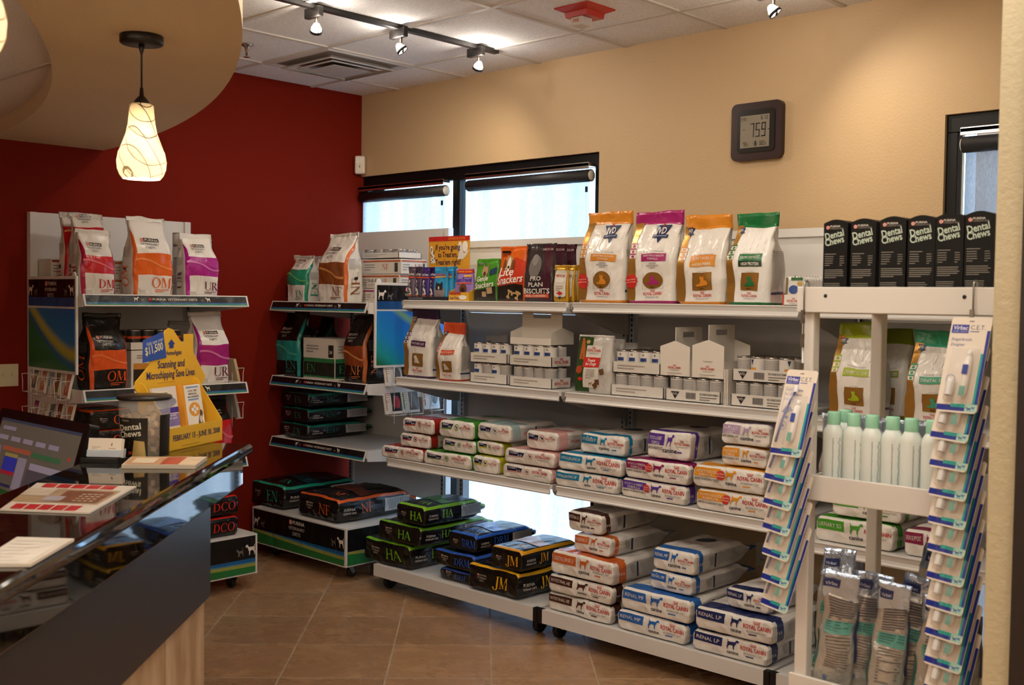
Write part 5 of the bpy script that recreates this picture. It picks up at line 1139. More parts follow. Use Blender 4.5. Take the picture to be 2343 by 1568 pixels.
# black and white bags on the base decks
GB='bags on the low base decks'; BD=.142; YB=-.825; KB=dict(base='14110f',amp=.006,puff=.008)
bk=lambda **k:dict(KB,**k)
stack(BD,[(832,938,1296,.125,.62,'large black bag with green piping, lowest of three, hanging over the deck edge',PL('6fae1f','HA',band='1f4a1c'),bk(puff=.012,amp=.01)),
 (866,962,1232,.105,.6,'black bag with green piping in the middle of the three',PL('6fae1f','HA',band='1f4a1c'),bk(amp=.009)),
 (908,972,1184,.105,.5,'smaller black bag with a bright green band, topping the pile',PL('7cba22','HA',band='3a7a22'),bk(amp=.004))],YB,GB)
stack(BD,[(1006,1080,1328,.055,.5,'flattened black bag with blue letters, under the blue piped ones',PL('3a5aa8','DRM',panel=False),bk(amp=.005)),
 (992,1084,1296,.085,.58,'black bag with blue piping, second from the deck',PL('2f5cc0','DRM',band='16306a'),bk()),
 (1026,1090,1258,.095,.5,'smaller black bag with bright blue band on top of the blue ones',PL('2a62d0','DRM',band='1f55c8'),bk(amp=.004,dy=.02))],YB+.02,GB)
stack(BD,[(1072,1186,1374,.125,.62,'large black bag with crumpled yellow piping beside the brown stack',PL('e8b01e','JM',band='b5821a'),bk(puff=.012,amp=.011)),
 (1122,1194,1298,.105,.5,'smaller black bag with straight yellow piping, lying on the large yellow one',PL('e0a020','JM',band='c8861a'),bk(amp=.003))],YB-.005,GB)
stack(BD,[(1252,1396,1420,.085,.56,'brown edged white bag lying lowest on the middle base deck',RL('4a2a22','INTESTINAL HE')),
 (1256,1400,1372,.085,.56,'brown edged white bag, second from the deck',RL('4a2a22','INTESTINAL HE')),
 (1260,1404,1336,.108,.56,'rust orange edged white bag, third and fullest of the brown stack',RL('c8642e','DIGESTIVE LOW FAT LF')),
 (1313,1398,1278,.088,.5,'smaller rust edged white bag just under the top of the brown stack',RL('c8642e','DIGESTIVE LF',small=True),dict(dy=.04,tail=film('b8b4ae'))),
 (1298,1376,1240,.095,.52,'dark brown edged bag with a grey oval, topping the stack',RL('4a2a22','INTESTINAL HE',small=True),dict(dy=.04,tail=film('33201c')))],YB,GB)
stack(BD,[(1413,1570,1464,.088,.56,'blue edged white bag lying lowest in the blue stack',RL('2a64b0','RENAL MP')),
 (1418,1578,1418,.1,.56,'blue edged white bag second from the deck, with a blue top band',RL('2a64b0','RENAL MP')),
 (1486,1584,1358,.085,.5,'smaller blue edged bag below the top of the blue stack',RL('2a64b0','RENAL MP',small=True),dict(dy=.05,tail=film('2a64b0'))),
 (1494,1588,1312,.1,.5,'smaller blue edged bag with a grey oval, topping the blue stack',RL('2a64b0','RENAL MP',small=True),dict(dy=.05,tail=film('2a64b0')))],YB,GB)
stack(BD,[(1586,1756,1512,.088,.56,'navy edged white bag lying lowest at the right end of the deck',RL('1f2a5c','RENAL LP')),
 (1592,1768,1470,.095,.56,'navy edged white bag second from the deck at its right end',RL('1f2a5c','RENAL LP')),
 (1662,1762,1404,.085,.46,'small navy edged bag on top, half hidden by the toothbrush cards',RL('1f2a5c','RENAL LP',small=True),dict(dy=.06))],YB,GB)
# ---------------------------------------------------------------- display stand beside the window
GE='bags on the stand beside the window'; YE=-.66; PS=dict(taper=.55,gus=.3,sealh=.02,puff=.014,amp=.009,freq=8,fine=1.4)
AP=lambda *a,**k:(lambda B:art_purina_std(B,*a,**k))
stand(655,699,577,687,YE,1.541,.12,'small white bag with a teal band, left end of the stand',AP('1f8a6c','EN',bz=(.36,.68),gloss='6ac06a'),group=GE,seal=fl('c9c4bb'),**PS)
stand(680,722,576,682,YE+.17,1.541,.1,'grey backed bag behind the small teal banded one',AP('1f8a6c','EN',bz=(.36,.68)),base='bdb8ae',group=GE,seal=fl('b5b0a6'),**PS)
stand(726,789,526,688,YE,1.541,.14,'tall white bag with a copper band and brown letters',AP('8a4a1f','NF',bz=(.27,.58),edge='c8642e',gloss='d08a4a'),group=GE,seal=fl('d4cfc6'),lean=.03,**PS)
stand(630,682,712,862,YE,1.086,.16,'black bag with a teal band on the middle shelf',AP('1f8f88','EN',True,bz=(.25,.55),gloss='4ab0a0'),base='17120f',group=GE,seal=fl('17120f'),**PS)
stand(784,832,716,871,YE,1.086,.16,'black bag with a copper band right of the green carton',AP('8a3f1c','NF',True,bz=(.25,.55),edge='b5602e',gloss='d08a4a',codec='c8703a'),base='17120f',group=GE,seal=fl('17120f'),**PS)
stand(690,742,722,850,YE+.28,1.086,.14,'dark bag in shadow behind the green carton',AP('1c5a54','EN',True,bz=(.25,.55)),base='1a1614',group=GE,seal=fl('17120f'),**PS)  # teal band darkened, shade put into its colour
def carton(x,y,z,w,d,h,label,deco,c='d9d2c6',rz=0,cat='carton',group='cartons on the display stands',tape=False):
    t=thing('food_carton',label,cat,(x,y,z),rz,group); m=MB().box(-w/2,w/2,0,d,0,h,mat(c,.6))
    deco(m,plane_map((0,0,0),(1,0,0),(0,0,1)),w,h); deco(m,plane_map((w/2,d/2,0),(0,1,0),(0,0,1)),d,h)
    m.build('carton_body',t,bevel=.002); f=MB().box(-w/2+.002,w/2-.002,.002,d/2-.0008,h,h+.0012,mat(c,.6)).box(-w/2+.002,w/2-.002,d/2+.0008,d-.002,h,h+.0012,mat(c,.6)); f.build('carton_flaps',t); return t
def d_en(m,mp,w,h):
    m.decal(rect(-w/2+.003,h*.06,w/2-.003,h*.47),mp,ink('1f2a22'),1); m.decal(rect(-w/2+.003,h*.42,w/2-.003,h*.52),mp,ink('2f7a4a'),2); m.decal(rect(-w/2+.003,h*.05,w/2-.003,h*.09),mp,ink('2f7a4a'),2)
    m.decal(serif('EN',-w*.38,h*.17,h*.2),mp,ink('3f9a5c'),3); m.decal(bars(-w*.4,h*.8,-w*.0,3,h*.07,h*.03),mp,ink('9a948a'),1); m.decal(rect(w*.3,h*.55,w*.46,h*.85),mp,ink('2a2624'),1); m.decal(text('24',w*.38,h*.64,h*.08,'c'),mp,ink('d9d2c6'),2)
x0,x1=spanY(694,766,866,YE); carton((x0+x1)/2,YE,1.0865,x1-x0,.22,.245,'white and green cube carton between the black bags',d_en)
def d_nf(c,code):
    def f(m,mp,w,h):
        m.decal(rect(-w*.48,h*.82,w*.48,h*.94,.5),mp,ink(c),1); m.decal(serif(code,w*.02,h*.28,h*.4,'l'),mp,ink(c),1); m.decal(bars(-w*.44,h*.6,-w*.16,3,h*.17,h*.06),mp,ink('8f897f'),1); m.decal(rect(w*.34,h*.15,w*.42,h*.75),mp,ink('2a2624'),2)
    return f
x0,x1=spanY(826,914,690,-.42); xb=(x0+x1)/2; wb_=x1-x0
for k,lb in enumerate(('lowest white carton with a rust stripe at the back of the top shelf','middle white carton with a rust stripe in the stack','uppermost white carton with a rust stripe and brown letters')):
    carton(xb-.012+.012*k,-.42,1.5415+.0895*k,wb_,.2,.086,lb,d_nf('b5562a','NF'))
n_=can_tray(826,912,590,-.41,1.5415+.27,2,.05,'g','small can tray on top of the rust striped cartons','the small tray above the cartons',wall=.035)
x0,x1=spanY(836,872,690,-.60); x1=min(x1,.955); carton((x0+x1)/2,-.60,1.5425,(x1-x0),.12,.085,'white carton with a purple stripe, partly behind the end sign',d_nf('8a3a7c','CV'))
t=can_tray(838,870,650,-.595,1.5415+.089,1,.05,'g','shrink wrapped can tray on the purple striped carton','the tray above the purple striped carton',wall=.035)
stack(.712,[(640,705,1000,.088,.55,'black bag with teal piping, lowest of three on the low shelf',PL('1f7a6a','EN',band='124a44'),dict(base='14110f')),
 (641,706,970,.088,.55,'black bag with teal piping, middle of three on the low shelf',PL('1f7a6a','EN',band='124a44'),dict(base='14110f')),
 (643,707,935,.088,.55,'black bag with teal piping, uppermost of three on the low shelf',PL('1f7a6a','EN',band='124a44'),dict(base='14110f'))],YE,GE)
stack(.3025,[(571,650,1166,.14,.64,'large black bag with teal piping and torn label on the base box',PL('1f9a7c','EN',band='124a50'),bk(amp=.012,puff=.02))],-.83,GE)
stack(.3025,[(684,774,1190,.135,.64,'large black bag with copper piping on the base box',PL('d05a26','NF',band='6a2a14'),bk(amp=.01,puff=.02))],-.84,GE)
# ---------------------------------------------------------------- stand against the red wall
GD='bags on the stand against the red wall'; XD=.585; zt,zm,zl=1.568,1.101,.702
standX(187,266,518,672,XD,zt,.13,'white bag with a crimson band in front at the left',AP('c5121f','DM',bz=(.33,.6),edge='b01848',gloss='e8707c'),group=GD,seal=fl('d9d4cc'),**PS)
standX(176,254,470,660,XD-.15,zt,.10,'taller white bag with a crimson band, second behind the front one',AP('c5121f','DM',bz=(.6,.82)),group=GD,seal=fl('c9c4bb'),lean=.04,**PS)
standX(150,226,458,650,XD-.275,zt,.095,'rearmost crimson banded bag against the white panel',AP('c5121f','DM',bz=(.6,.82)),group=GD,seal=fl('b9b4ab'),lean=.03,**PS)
standX(306,395,494,676,XD,zt,.13,'tall white bag with an orange band and orange letters',AP('e2641a','OM',bz=(.27,.54),gloss='f08a4a'),group=GD,seal=fl('dcd7cf'),lean=.02,**PS)
standX(427,501,534,680,XD,zt,.12,'white bag with a magenta band at the right end of the top shelf',AP('a81f86','UR',bz=(.33,.63),edge='b01890',codec='6a1f3a',gloss='d070b8'),group=GD,seal=fl('dcd7cf'),lean=.02,**PS)
def wr(X,Yc,z,w,d,h,label,deco): return carton(X,Yc,z,w,d,h,label,deco,rz=PI/2)
wr(.185,-2.06,zt+.0005,.2,.16,.095,'lower white carton with a red stripe, behind the end sign',d_nf('9a2a2a','DM')); wr(.18,-2.057,zt+.098,.2,.15,.09,'upper white carton with a red stripe, seen above the end sign',d_nf('9a2a2a','DM'))
y0,y1=atX(262,675,.42).y,atX(300,675,.42).y; wr(.42,(y0+y1)/2,zt+.0005,y1-y0,.12,.09,'lower small carton between the crimson and orange bags',d_nf('b5622a','OM')); wr(.42,(y0+y1)/2,zt+.092,y1-y0,.12,.09,'upper small carton between the crimson and orange bags',d_nf('b5622a','OM'))
yc=atX(410,660,.44).y
for k in range(5): can((.44,yc,zt+.0005+.0685*k),.036,.067,'g',('lowest','second','middle','fourth','topmost')[k]+' can of the single column between orange and magenta bags','column of cans on the red wall stand',k*.7)
standX(206,293,708,884,XD,zm,.15,'black bag with an orange band behind the yellow leaflet display',AP('e2581a','OM',True,bz=(.27,.53),edge='d8501a',gloss='f07a3a'),base='17120f',group=GD,seal=fl('17120f'),**PS)
standX(454,527,710,878,XD,zm,.16,'white bag with a magenta band on the middle shelf, right end',AP('a81f78','UR',bz=(.27,.55),edge='9a1f7c',codec='6a1f3a',gloss='d070a8'),group=GD,seal=fl('cfcac2'),lean=.03,**PS)
standX(400,450,712,850,XD-.28,zm,.14,'grey bag in shadow behind the magenta banded one',AP('7c2a60','UR',bz=(.3,.55)),base='a8a39a',group=GD,seal=fl('9a958c'),**PS)  # white and magenta dulled, shadow painted into the bag colours
y0,y1=atX(300,884,XD-.05).y,atX(350,884,XD-.05).y
def d_om(m,mp,w,h): m.decal(rect(-w*.46,h*.08,w*.46,h*.5),mp,ink('2a1c14'),1); m.decal(rect(-w*.46,h*.5,w*.46,h*.66),mp,ink('c8862e'),1); m.decal(serif('OM',0,h*.28,h*.16,'c'),mp,ink('d8922e'),2); m.decal(bars(-w*.4,h*.85,w*.1,2,h*.06,h*.03),mp,ink('8f897f'),1)
yl,yr=atX(300,884,XD-.06).y,atX(425,884,XD-.06).y
wr(XD-.06,(yl+yr)/2,zm+.0005,yr-yl,.2,.19,'white and amber carton behind the yellow leaflet display',d_om)
# black cans in a tray above that carton
w=yr-yl; rr_=(w-.008)/8; t=thing('can_tray','white tray of black cans on the amber carton','can tray',(XD-.07,(yl+yr)/2,zm+.193),PI/2,'cardboard can trays'); c=mat('d9d2c6',.65); d=4*rr_+.008
MB().box(-w/2,w/2,0,d,0,.003,c).box(-w/2,w/2,0,.003,0,.04,c).box(-w/2,w/2,d-.003,d,0,.04,c).box(-w/2,-w/2+.003,0,d,0,.04,c).box(w/2-.003,w/2,0,d,0,.04,c).build('tray_body',t)
for j in range(2):
    for i in range(4): can((XD-.07-.004-rr_*(2*j+1),(yl+yr)/2-w/2+.004+rr_*(2*i+1),zm+.1965),rr_*.98,.10,'d','%s black can in the %s row on the amber carton'%(NTH[4][i],('front','rear')[j]),'black cans on the amber carton',PI/2)
def lieX(l,r,b,X,z,t,h,label,art,**k):
    y0,y1=atX(l,b,X).y,atX(r,b,X).y
    B=Bag(y1-y0,t,h,film(k.pop('base','14110f')),seed=sd_(),lying=True,r=min(.016,t*.2),taper=.8,puff=.006,amp=.007,gus=.1,endb=.25); art(B)
    return finish(B,'pet_food_bag',label,'pet food bag',(X,(y0+y1)/2,z+.0015),PI/2,GD,None)
for k,lb in enumerate(('black bag with orange piping, lowest behind the card holder','black bag with orange piping, middle of the pile behind the card holder','black bag with orange piping, uppermost behind the biscuit jar')):
    lieX(206,300,980,XD,zl+.102*k,.098,.46,lb,PL('e2501a','OM',panel=False))
standX(476,533,900,1040,XD,zl,.15,'black bag with a scarlet band right of the yellow leaflet display',AP('c8161c','DCO',True,bz=(.22,.6),gloss='e05a60'),base='17120f',group=GD,seal=fl('17120f'),**PS)
for k,lb in enumerate(('lower black bag with red piping on the base box','upper black bag with red piping on the base box, next to the counter end')):
    lieX(418,546,1214,.70,.3025+.112*k,.098,.5,lb,PL('d0261c','DCO',panel=False))
# ================================================================ front rack with bottles, pouches and card strips
RX0,RX1,RY0,RY1=4.375,4.962,-2.10,-1.66
RW=mat('e2dcd3',.4)
t=RK=thing('display_rack','white metal rack with three tiers in front of the right wall','display rack',(RX0,RY0,0),0); w=RX1-RX0; d=RY1-RY0; p=.034
for x in (0,w-p):
    for y in (.012,d-p): MB().box(x,x+p,y,y+p,0,1.56,RW).build('post',t,bevel=.004)
ZT,ZM,ZB=1.556,1.083,.560
for z,h_,ov in ((ZT,.064,.0),(ZM,.064,-.0),(ZB,.07,.0)):
    m=MB().box(-.008 if z!=ZM else .0,w+.0,0,.012,z,z+h_,RW).box(0,w,.012,d,z-.002,z+.006,mat('c4bbae',.45)).box(0,.006,.012,d,z,z+h_*.8,RW).box(w-.006,w,.012,d,z,z+h_*.8,RW).box(0,w,d-.004,d,z,z+h_*.8,RW)
    if z==ZT:
        for x in (.07,w-.175): m.lathe([(0,.0012),(.0048,.0012),(.005,-.001)],mat('1a1620',.6),10,M=Matrix.Translation((x,-.0008,z+.042))@Matrix.Rotation(PI/2,4,'X'))
    m.build('shelf_tray',t,bevel=.003)
# six black cartons with domed tops
HB=atY(1910,503,-2.04).z-(ZT+.0065)
for k,(l,r) in enumerate(((1881,1938),(1943,2001),(2010,2071),(2074,2136),(2139,2202),(2205,2269))):
    x0,x1=atY(l,640,-2.045).x,atY(r,640,-2.045).x; bw=.0655; hb=HB+(0,-.0,.002,.002,.004,.006)[k]
    t=thing('chew_carton','%s tall black carton of the six on the front rack'%('leftmost','second','third','fourth','fifth','rightmost')[k],'carton',((x0+x1)/2,-2.045+.003*(k%2),ZT+.0065),R((-1.5,1,0,1.5,-1,1)[k]),'black dental chew cartons')
    m=MB(); hw=bw/2; bk_=mat('0f0d0c',.5,spec=.25); n=8
    P=[(-hw,0),(hw,0),(hw,hb-.009)]+[(hw-2*hw*i/n,hb-.009+.009*math.sin(PI*i/n)) for i in range(1,n)]+[(-hw,hb-.009)]
    m.prism(P,'y',0,bw,bk_); mp=plane_map((0,0,0),(1,0,0),(0,0,1),.0004); cr=ink('d6cfc2'); z=hb
    m.decal(rect(-hw*.78,z-.024,-hw*.5,z-.0155),mp,ink('e6dcd0'),1); kq=hw*.28/3; m.decal(join(*[rect(-hw*.78+i*kq,z-.024+j*.0085/3,-hw*.78+(i+1)*kq,z-.024+(j+1)*.0085/3) for i in range(3) for j in range(3) if (i+j)%2==0]),mp,ink('c0392a'),2)
    m.decal(text('PURINA',-hw*.45,z-.0195,.005,w=hw*.85),mp,cr,1); m.decal(text('VETERINARY DIETS',-hw*.45,z-.0245,.003,w=hw*1.1),mp,ink('8a8378'),1)
    for s,dy,wd in (('Dental',.047,1.48),('Chews',.063,1.5)): m.decal(text(s,-hw*.8,z-dy-.004,.0168,rot=.2,w=hw*wd*1.06),mp,ink('c9d8c4'),2)
    m.decal(join(ring(0,0,0,0,0,0,n=2),bars(-hw*.85,z-.088,hw*.75,1,.004,.002),bars(-hw*.85,z-.094,-hw*.1,5,.0055,.0018,k),bars(hw*.4,z-.094,hw*.8,5,.0055,.0018,k+9),bars(-hw*.85,z-.128,hw*.85,5,.0048,.0019,k+3),bars(-hw*.9,z-.162,hw*.5,6,.0046,.0016,k+5)),mp,ink('7d776c'),1)
    m.decal(ring(0,z-.225,hw*.46,hw*.46,hw*.42,hw*.42,20,160),mp,ink('8a8378'),1)
    m.build('carton_body',t)
# bottles
def bottle(x,y,z,label):
    t=thing('bottle',label,'bottle',(x,y,z),random.uniform(-.3,.3),'pale green capped bottles'); g=mat('e4eae2',.3)
    m=MB().lathe([(0,.001),(.022,0),(.0255,.004),(.026,.01),(.026,.158),(.0245,.168),(.019,.178),(.015,.184),(.0145,.188),(0,.188)],g,28)
    mp=cyl_map((0,0,0),.026,-PI/2); m.decal(bars(.016,.148,.036,30,.0042,.0024,2),mp,ink('8a93a0'),1); m.decal(rect(.014,.03,.03,.04,.005),mp,ink('3a4f8a'),1)
    m.build('bottle_body',t)
    MB().lathe([(.0155,.182),(.0165,.184),(.0165,.212),(.0155,.215),(0,.2155)],mat('a4e0bf',.4),24).build('bottle_cap',t)
for k,px in enumerate((1868,1905,1951,1993,2040,2083,2132)):
    q=atY(px,1090,-2.035 if k else -1.96); bottle(max(q.x,4.441),-2.035 if k else -1.965,ZM+.0065,'%s pale green bottle with mint cap in the middle tier'%('leftmost','second','third','fourth','fifth','sixth','rightmost')[k])
# foil pouches
def pouch(x,y,z,w,h,d,label,group,lean=0,rz=0,tilt=0,seed=1,back=True,roll=0):
    f=mat('c4beb4',.26,metal=.5,bump=.5,bscale=40)
    B=Bag(w,d,h,f,taper=.4,sealh=.06,puff=.012,amp=.008,freq=14,seed=seed,gus=.2,lean=lean,fine=1.7,bulge=0); B.body(); m=B.mb
    if back:
        m.decal(bars(-w*.3,h*.78,w*.42,9,h*.02,h*.009,seed),B.F,ink('54525e'),1); m.decal(rect(-w*.35,h*.5,w*.44,h*.6),B.F,ink('5fa093'),1); m.decal(bars(-w*.3,h*.585,w*.4,4,h*.021,h*.009,seed),B.F,ink('3f6f68'),2)
        m.decal(bars(-w*.25,h*.47,w*.42,12,h*.021,h*.008,seed+2),B.F,ink('6a605e'),1); m.decal(rect(w*.05,h*.05,w*.4,h*.1),B.F,ink('26346f'),2); m.decal(ell(-w*.2,h*.16,w*.06,h*.02),B.F,ink('5a6a8a'),1)
        m.decal(rect(-w*.42,h*.87,-w*.0,h*.93),B.F,ink('26346f'),2); m.decal(text('Virbac',-w*.38,h*.885,h*.025,w=w*.33),B.F,ink('c9cede'),3)
        m.decal(rect(-B.d*.5,h*.2,B.d*.5,h*.5),B.L_,ink('2f7a6c'),1); m.decal(rect(-B.d*.5,h*.3,B.d*.5,h*.7),B.R_,ink('2a3f8a'),1)
    t=thing('foil_pouch',label,'pouch',(x,y,z),0,group); t.rotation_euler=(tilt,roll,rz)
    B.mb.build('pouch_body',t); B.topstrip(mat('c9dcf6',.16,metal=.75,bump=.7,bscale=30),.0).build('pouch_seal',t)  # seal tinted blue to paint in reflected window light
PG='foil pouches in the bottom tier'; zb=ZB+.0065
for k,(px,yy,h,w,ln,rz,ro,lb) in enumerate(((1908,-1.90,.35,.08,.02,4,0,'leftmost foil pouch, upright behind the toothbrush cards'),(1900,-2.04,.335,.078,-.05,14,.05,'second foil pouch, its top folded forward'),(1962,-1.985,.335,.08,-.06,18,.06,'third foil pouch with a bent top edge'),(2020,-2.04,.335,.07,-.04,12,.05,'fourth foil pouch, narrow and crumpled'),(2074,-1.98,.345,.075,-.05,14,.06,'fifth foil pouch, bright side fold'),(2130,-2.04,.325,.08,-.05,12,.05,'sixth foil pouch next to the right card strip'),(2105,-1.86,.40,.1,-.06,16,.09,'tall foil pouch behind, its seal bent sideways'),(2190,-1.93,.36,.09,-.02,5,.0,'foil pouch behind the right card strip'))):
    q=atY(px,1540,yy); w*=1.12; pouch(q.x,yy,zb+.004+w*.5*abs(ro)*1.6,w,h,.03,lb,PG,ln,R(rz*1.5),0,20+k,roll=ro*1.6)
for k,px in enumerate((1912,1945,1990,2050,2110,2165)):
    q=atY(px,1000,-1.86); pouch(q.x,-1.86,ZM+.0085,.075,.19,.035,'%s shiny pouch behind the bottle row'%('leftmost','second','third','fourth','fifth','rightmost')[k],'shiny pouches behind the bottles',-.01,R(8),0,50+k,back=False)
# strips of hanging cards
CWH=(.092,.222)
NV,TL_,MINT='1f2f8c','2aa39a','a9cfc0'
def card_meshes(kind):
    w,h=CWH; parts={}
    m=MB(); c=mat('e3d6c6',.45); P=[(x,y-h/2) for x,y in rr(w/2,h/2,.008)]
    m.prism(P,'y',-.0005,.0005,c); mp=plane_map((0,-.0005,-h),(1,0,0),(0,0,1),.0004)
    m.decal(rect(w*.42,.02,w*.5-.0005,h*.86,.06),mp,ink(NV),1); m.decal(rect(w*.36,.02,w*.42,h*.62,.06),mp,ink(TL_),1)
    m.decal(rect(-w*.5+.0005,.004,w*.2,.017,.06),mp,ink(NV),1); m.decal(rect(-w*.15,.012,w*.2,.02,.06),mp,ink(TL_),2); m.decal(rect(w*.2,.003,w*.48,.022,.06),mp,ink(MINT),1)
    m.decal(join(xf(poly(DOG,0,0,.011,.009),w*.23,.005),xf(poly(CAT,0,0,.009,.008,flip=True),w*.35,.009)),mp,ink('3a5a9a'),2)
    m.decal(rect(-w*.46,h*.83,-w*.04,h*.92,.06),mp,ink('2f3a94'),1); m.decal(text('Virbac',-w*.43,h*.866,.0095,w=w*.36,shear=.1),mp,ink('e6e2ee'),2); m.decal(text('ANIMAL HEALTH',-w*.43,h*.84,.0035,w=w*.36),mp,ink('aab0da'),2)
    m.decal(text('C.E.T.',w*.0,h*.87,.0105,w=w*.36,bold=False),mp,ink('6a6a78'),1); m.decal(rect(w*.0,h*.845,w*.22,h*.853),mp,ink('3a4a94'),1)
    for i,s in enumerate(('Oral Hygiene','Kit d\'hygiène','buccale') if kind==0 else ('Fingerbrush','Doigtier')): m.decal(text(s,-w*.42,h*(.75-.055*i),.0068,shear=.15,bold=False),mp,ink('5a62a0'),1)
    m.decal(join(ring(-w*.27,h*.34,w*.12,w*.12,w*.1,w*.1),ell(-w*.27,h*.34,w*.05,w*.05)),mp,ink('7a80b0'),1)
    if kind==0: m.decal(join(poly([(-w*.4,h*.5),(-w*.3,h*.57),(-w*.12,h*.56),(-w*.05,h*.52),(-w*.2,h*.5),(-w*.25,h*.47)]),ell(-w*.2,h*.44,w*.06,h*.02)),mp,ink('6a76ac'),1)
    m.decal(rect(-w*.06,h*.95,w*.06,h*.965),mp,ink('9a9088'),1)
    parts['card_back']=m
    b=MB(); cl=mat('f3ede6',.08,alpha=.22)
    def dome(x0,x1,z0,z1,dp,n=5):
        for i in range(n):
            pass
        xs=[x0,x0+.004,x1-.004,x1]; ys=[-.0008,-dp,-dp,-.0008]; vs=[];
        for z,f in ((z0,0),(z0+.004,1),(z1-.004,1),(z1,0)):
            for x,y in zip(xs,ys): vs.append((x,-.0008+(y+.0008)*f,z))
        b.add(vs,[(4*j+i,4*j+i+1,4*j+i+5,4*j+i+4) for j in range(3) for i in range(3)],cl,True)
    dome(-w*.1 if kind==0 else -w*.34,w*.34,-h*.9,-h*.3 if kind==0 else -h*.33,.017)
    if kind==0: dome(-w*.4,-w*.12,-h*.92,-h*.2,.013)
    parts['blister']=b
    k=MB(); tb=mat('eee8e0',.35)
    k.tube([(w*.14,-.009,-h*.86),(w*.14,-.009,-h*.8),(w*.14,-.009,-h*.45),(w*.14,-.009,-h*.42)],[.002,.0075,.0078,.005],tb,14); k.tube([(w*.14,-.009,-h*.42),(w*.14,-.009,-h*.36)],.0048,mat('f4f0ea',.3),12)
    k.decal(rect(w*.06,-h*.62,w*.2,-h*.52),plane_map((0,-.0172,0),(1,0,0),(0,0,1)),ink('3a4694'),1); k.decal(rect(w*.06,-h*.84,w*.2,-h*.74),plane_map((0,-.0155,0),(1,0,0),(0,0,1)),ink('4aa394'),1)
    parts['toothpaste_tube']=k
    q=MB(); nb=mat('2c3c94' if kind==0 else 'd9d6d2',.3)
    if kind==0:
        q.tube([(-w*.34,-.007,-h*.86),(-w*.27,-.008,-h*.6),(-w*.16,-.008,-h*.4),(-w*.02,-.008,-h*.24)],[.003,.0032,.0026,.0022],nb,10); q.box(-w*.06,w*.04,-.014,-.008,-h*.27,-h*.19,mat('e9ecf2',.5))
    else:
        q.lathe([(.009,0),(.0088,.03),(.006,.04),(0,.042)],nb,16,(-w*.2,-.0105,-h*.84))
    parts['toothbrush' if kind==0 else 'finger_brush']=q
    return parts
CPROT={}
def hang_card(kind,x,y,z,yaw,tilt,roll,label,group):
    t=thing('hanging_toothbrush_card',label,'toothbrush pack',(x,y,z),0,group); t.rotation_euler=(tilt,roll,yaw)
    if kind not in CPROT: CPROT[kind]=[m.build(n,t) for n,m in card_meshes(kind).items()]
    else:
        for o in CPROT[kind]: c=o.copy(); c.parent=t; COL.objects.link(c)
    return t
def hang_strip(px,pyT,y,n,z_list,label):
    q=atY(px,660,y); x=q.x; t=thing('clip_strip',label,'clip strip',(x,y,0),0,'metal clip strips on the front rack'); zt=ZT+.064
    st=metal('a9a9a4',.3)
    hk=[(0,0,zt-.12),(0,0,zt-.01)]+[(0,.011-.011*math.cos(a),zt+.004+.011*math.sin(a)) for a in [PI*k/10 for k in range(11)]]+[(0,.022,zt-.008)]
    MB().tube(hk,.0022,st,8).build('hook',t)
    MB().tube([(0,0,zt-.12),(0,.001,min(z_list)-.05)],.0016,st,6).build('strip_wire',t)
    for z in z_list:
        c=MB().box(-.006,.003,-.006,-.0045,z-.012,z+.022,metal('8d8578',.35),Matrix.Rotation(0,4,'Z')).box(-.006,.003,-.0015,0,z-.012,z+.022,metal('8d8578',.35)).lathe([(0,-.005),(.003,-.005),(.003,.005),(0,.005)],st,8,(0.001,-.003,z+.004)); c.build('clip',t)
    return x
yS=RY0-.008
zc_=[atY(1850,yv,yS).z for yv in (730,785,845)]
tops=[atY(1860,yv,yS).z for yv in (852,916,974,1032,1090,1150,1208)]
xs=hang_strip(1841,650,yS,7,zc_[:2]+[t_+.0 for t_ in tops],'left hanging clip strip with three bare clips at its top')
for k,z in enumerate(tops):
    hang_card(0,xs+(.006 if k==0 else .004),yS-.0075-.0,z+.004,R((-7,-11,-14,-16,-16,-16,-16)[k]),R((-18,-19,-19,-19,-19,-19,-19)[k]),R(0 if k==0 else 3),'%s toothbrush card on the left hanging strip'%('topmost','second','third','fourth','fifth','sixth','lowest')[k],'toothbrush cards on the left strip')
topr=[atY(2235,yv,yS).z for yv in (731,797,862,928,992,1056,1121,1186,1251,1317,1383,1449)]
xr=hang_strip(2228,640,yS,12,topr,'right hanging clip strip beside the column, full of cards')
for k,z in enumerate(topr):
    hang_card(1,xr+.003,yS-.0075,z+.004,R(-4 if k==0 else -11),R(-19),R(0 if k==0 else 2),'%s fingerbrush card on the right hanging strip'%('topmost','second','third','fourth','fifth','sixth','seventh','eighth','ninth','tenth','eleventh','lowest')[k],'fingerbrush cards on the right strip')
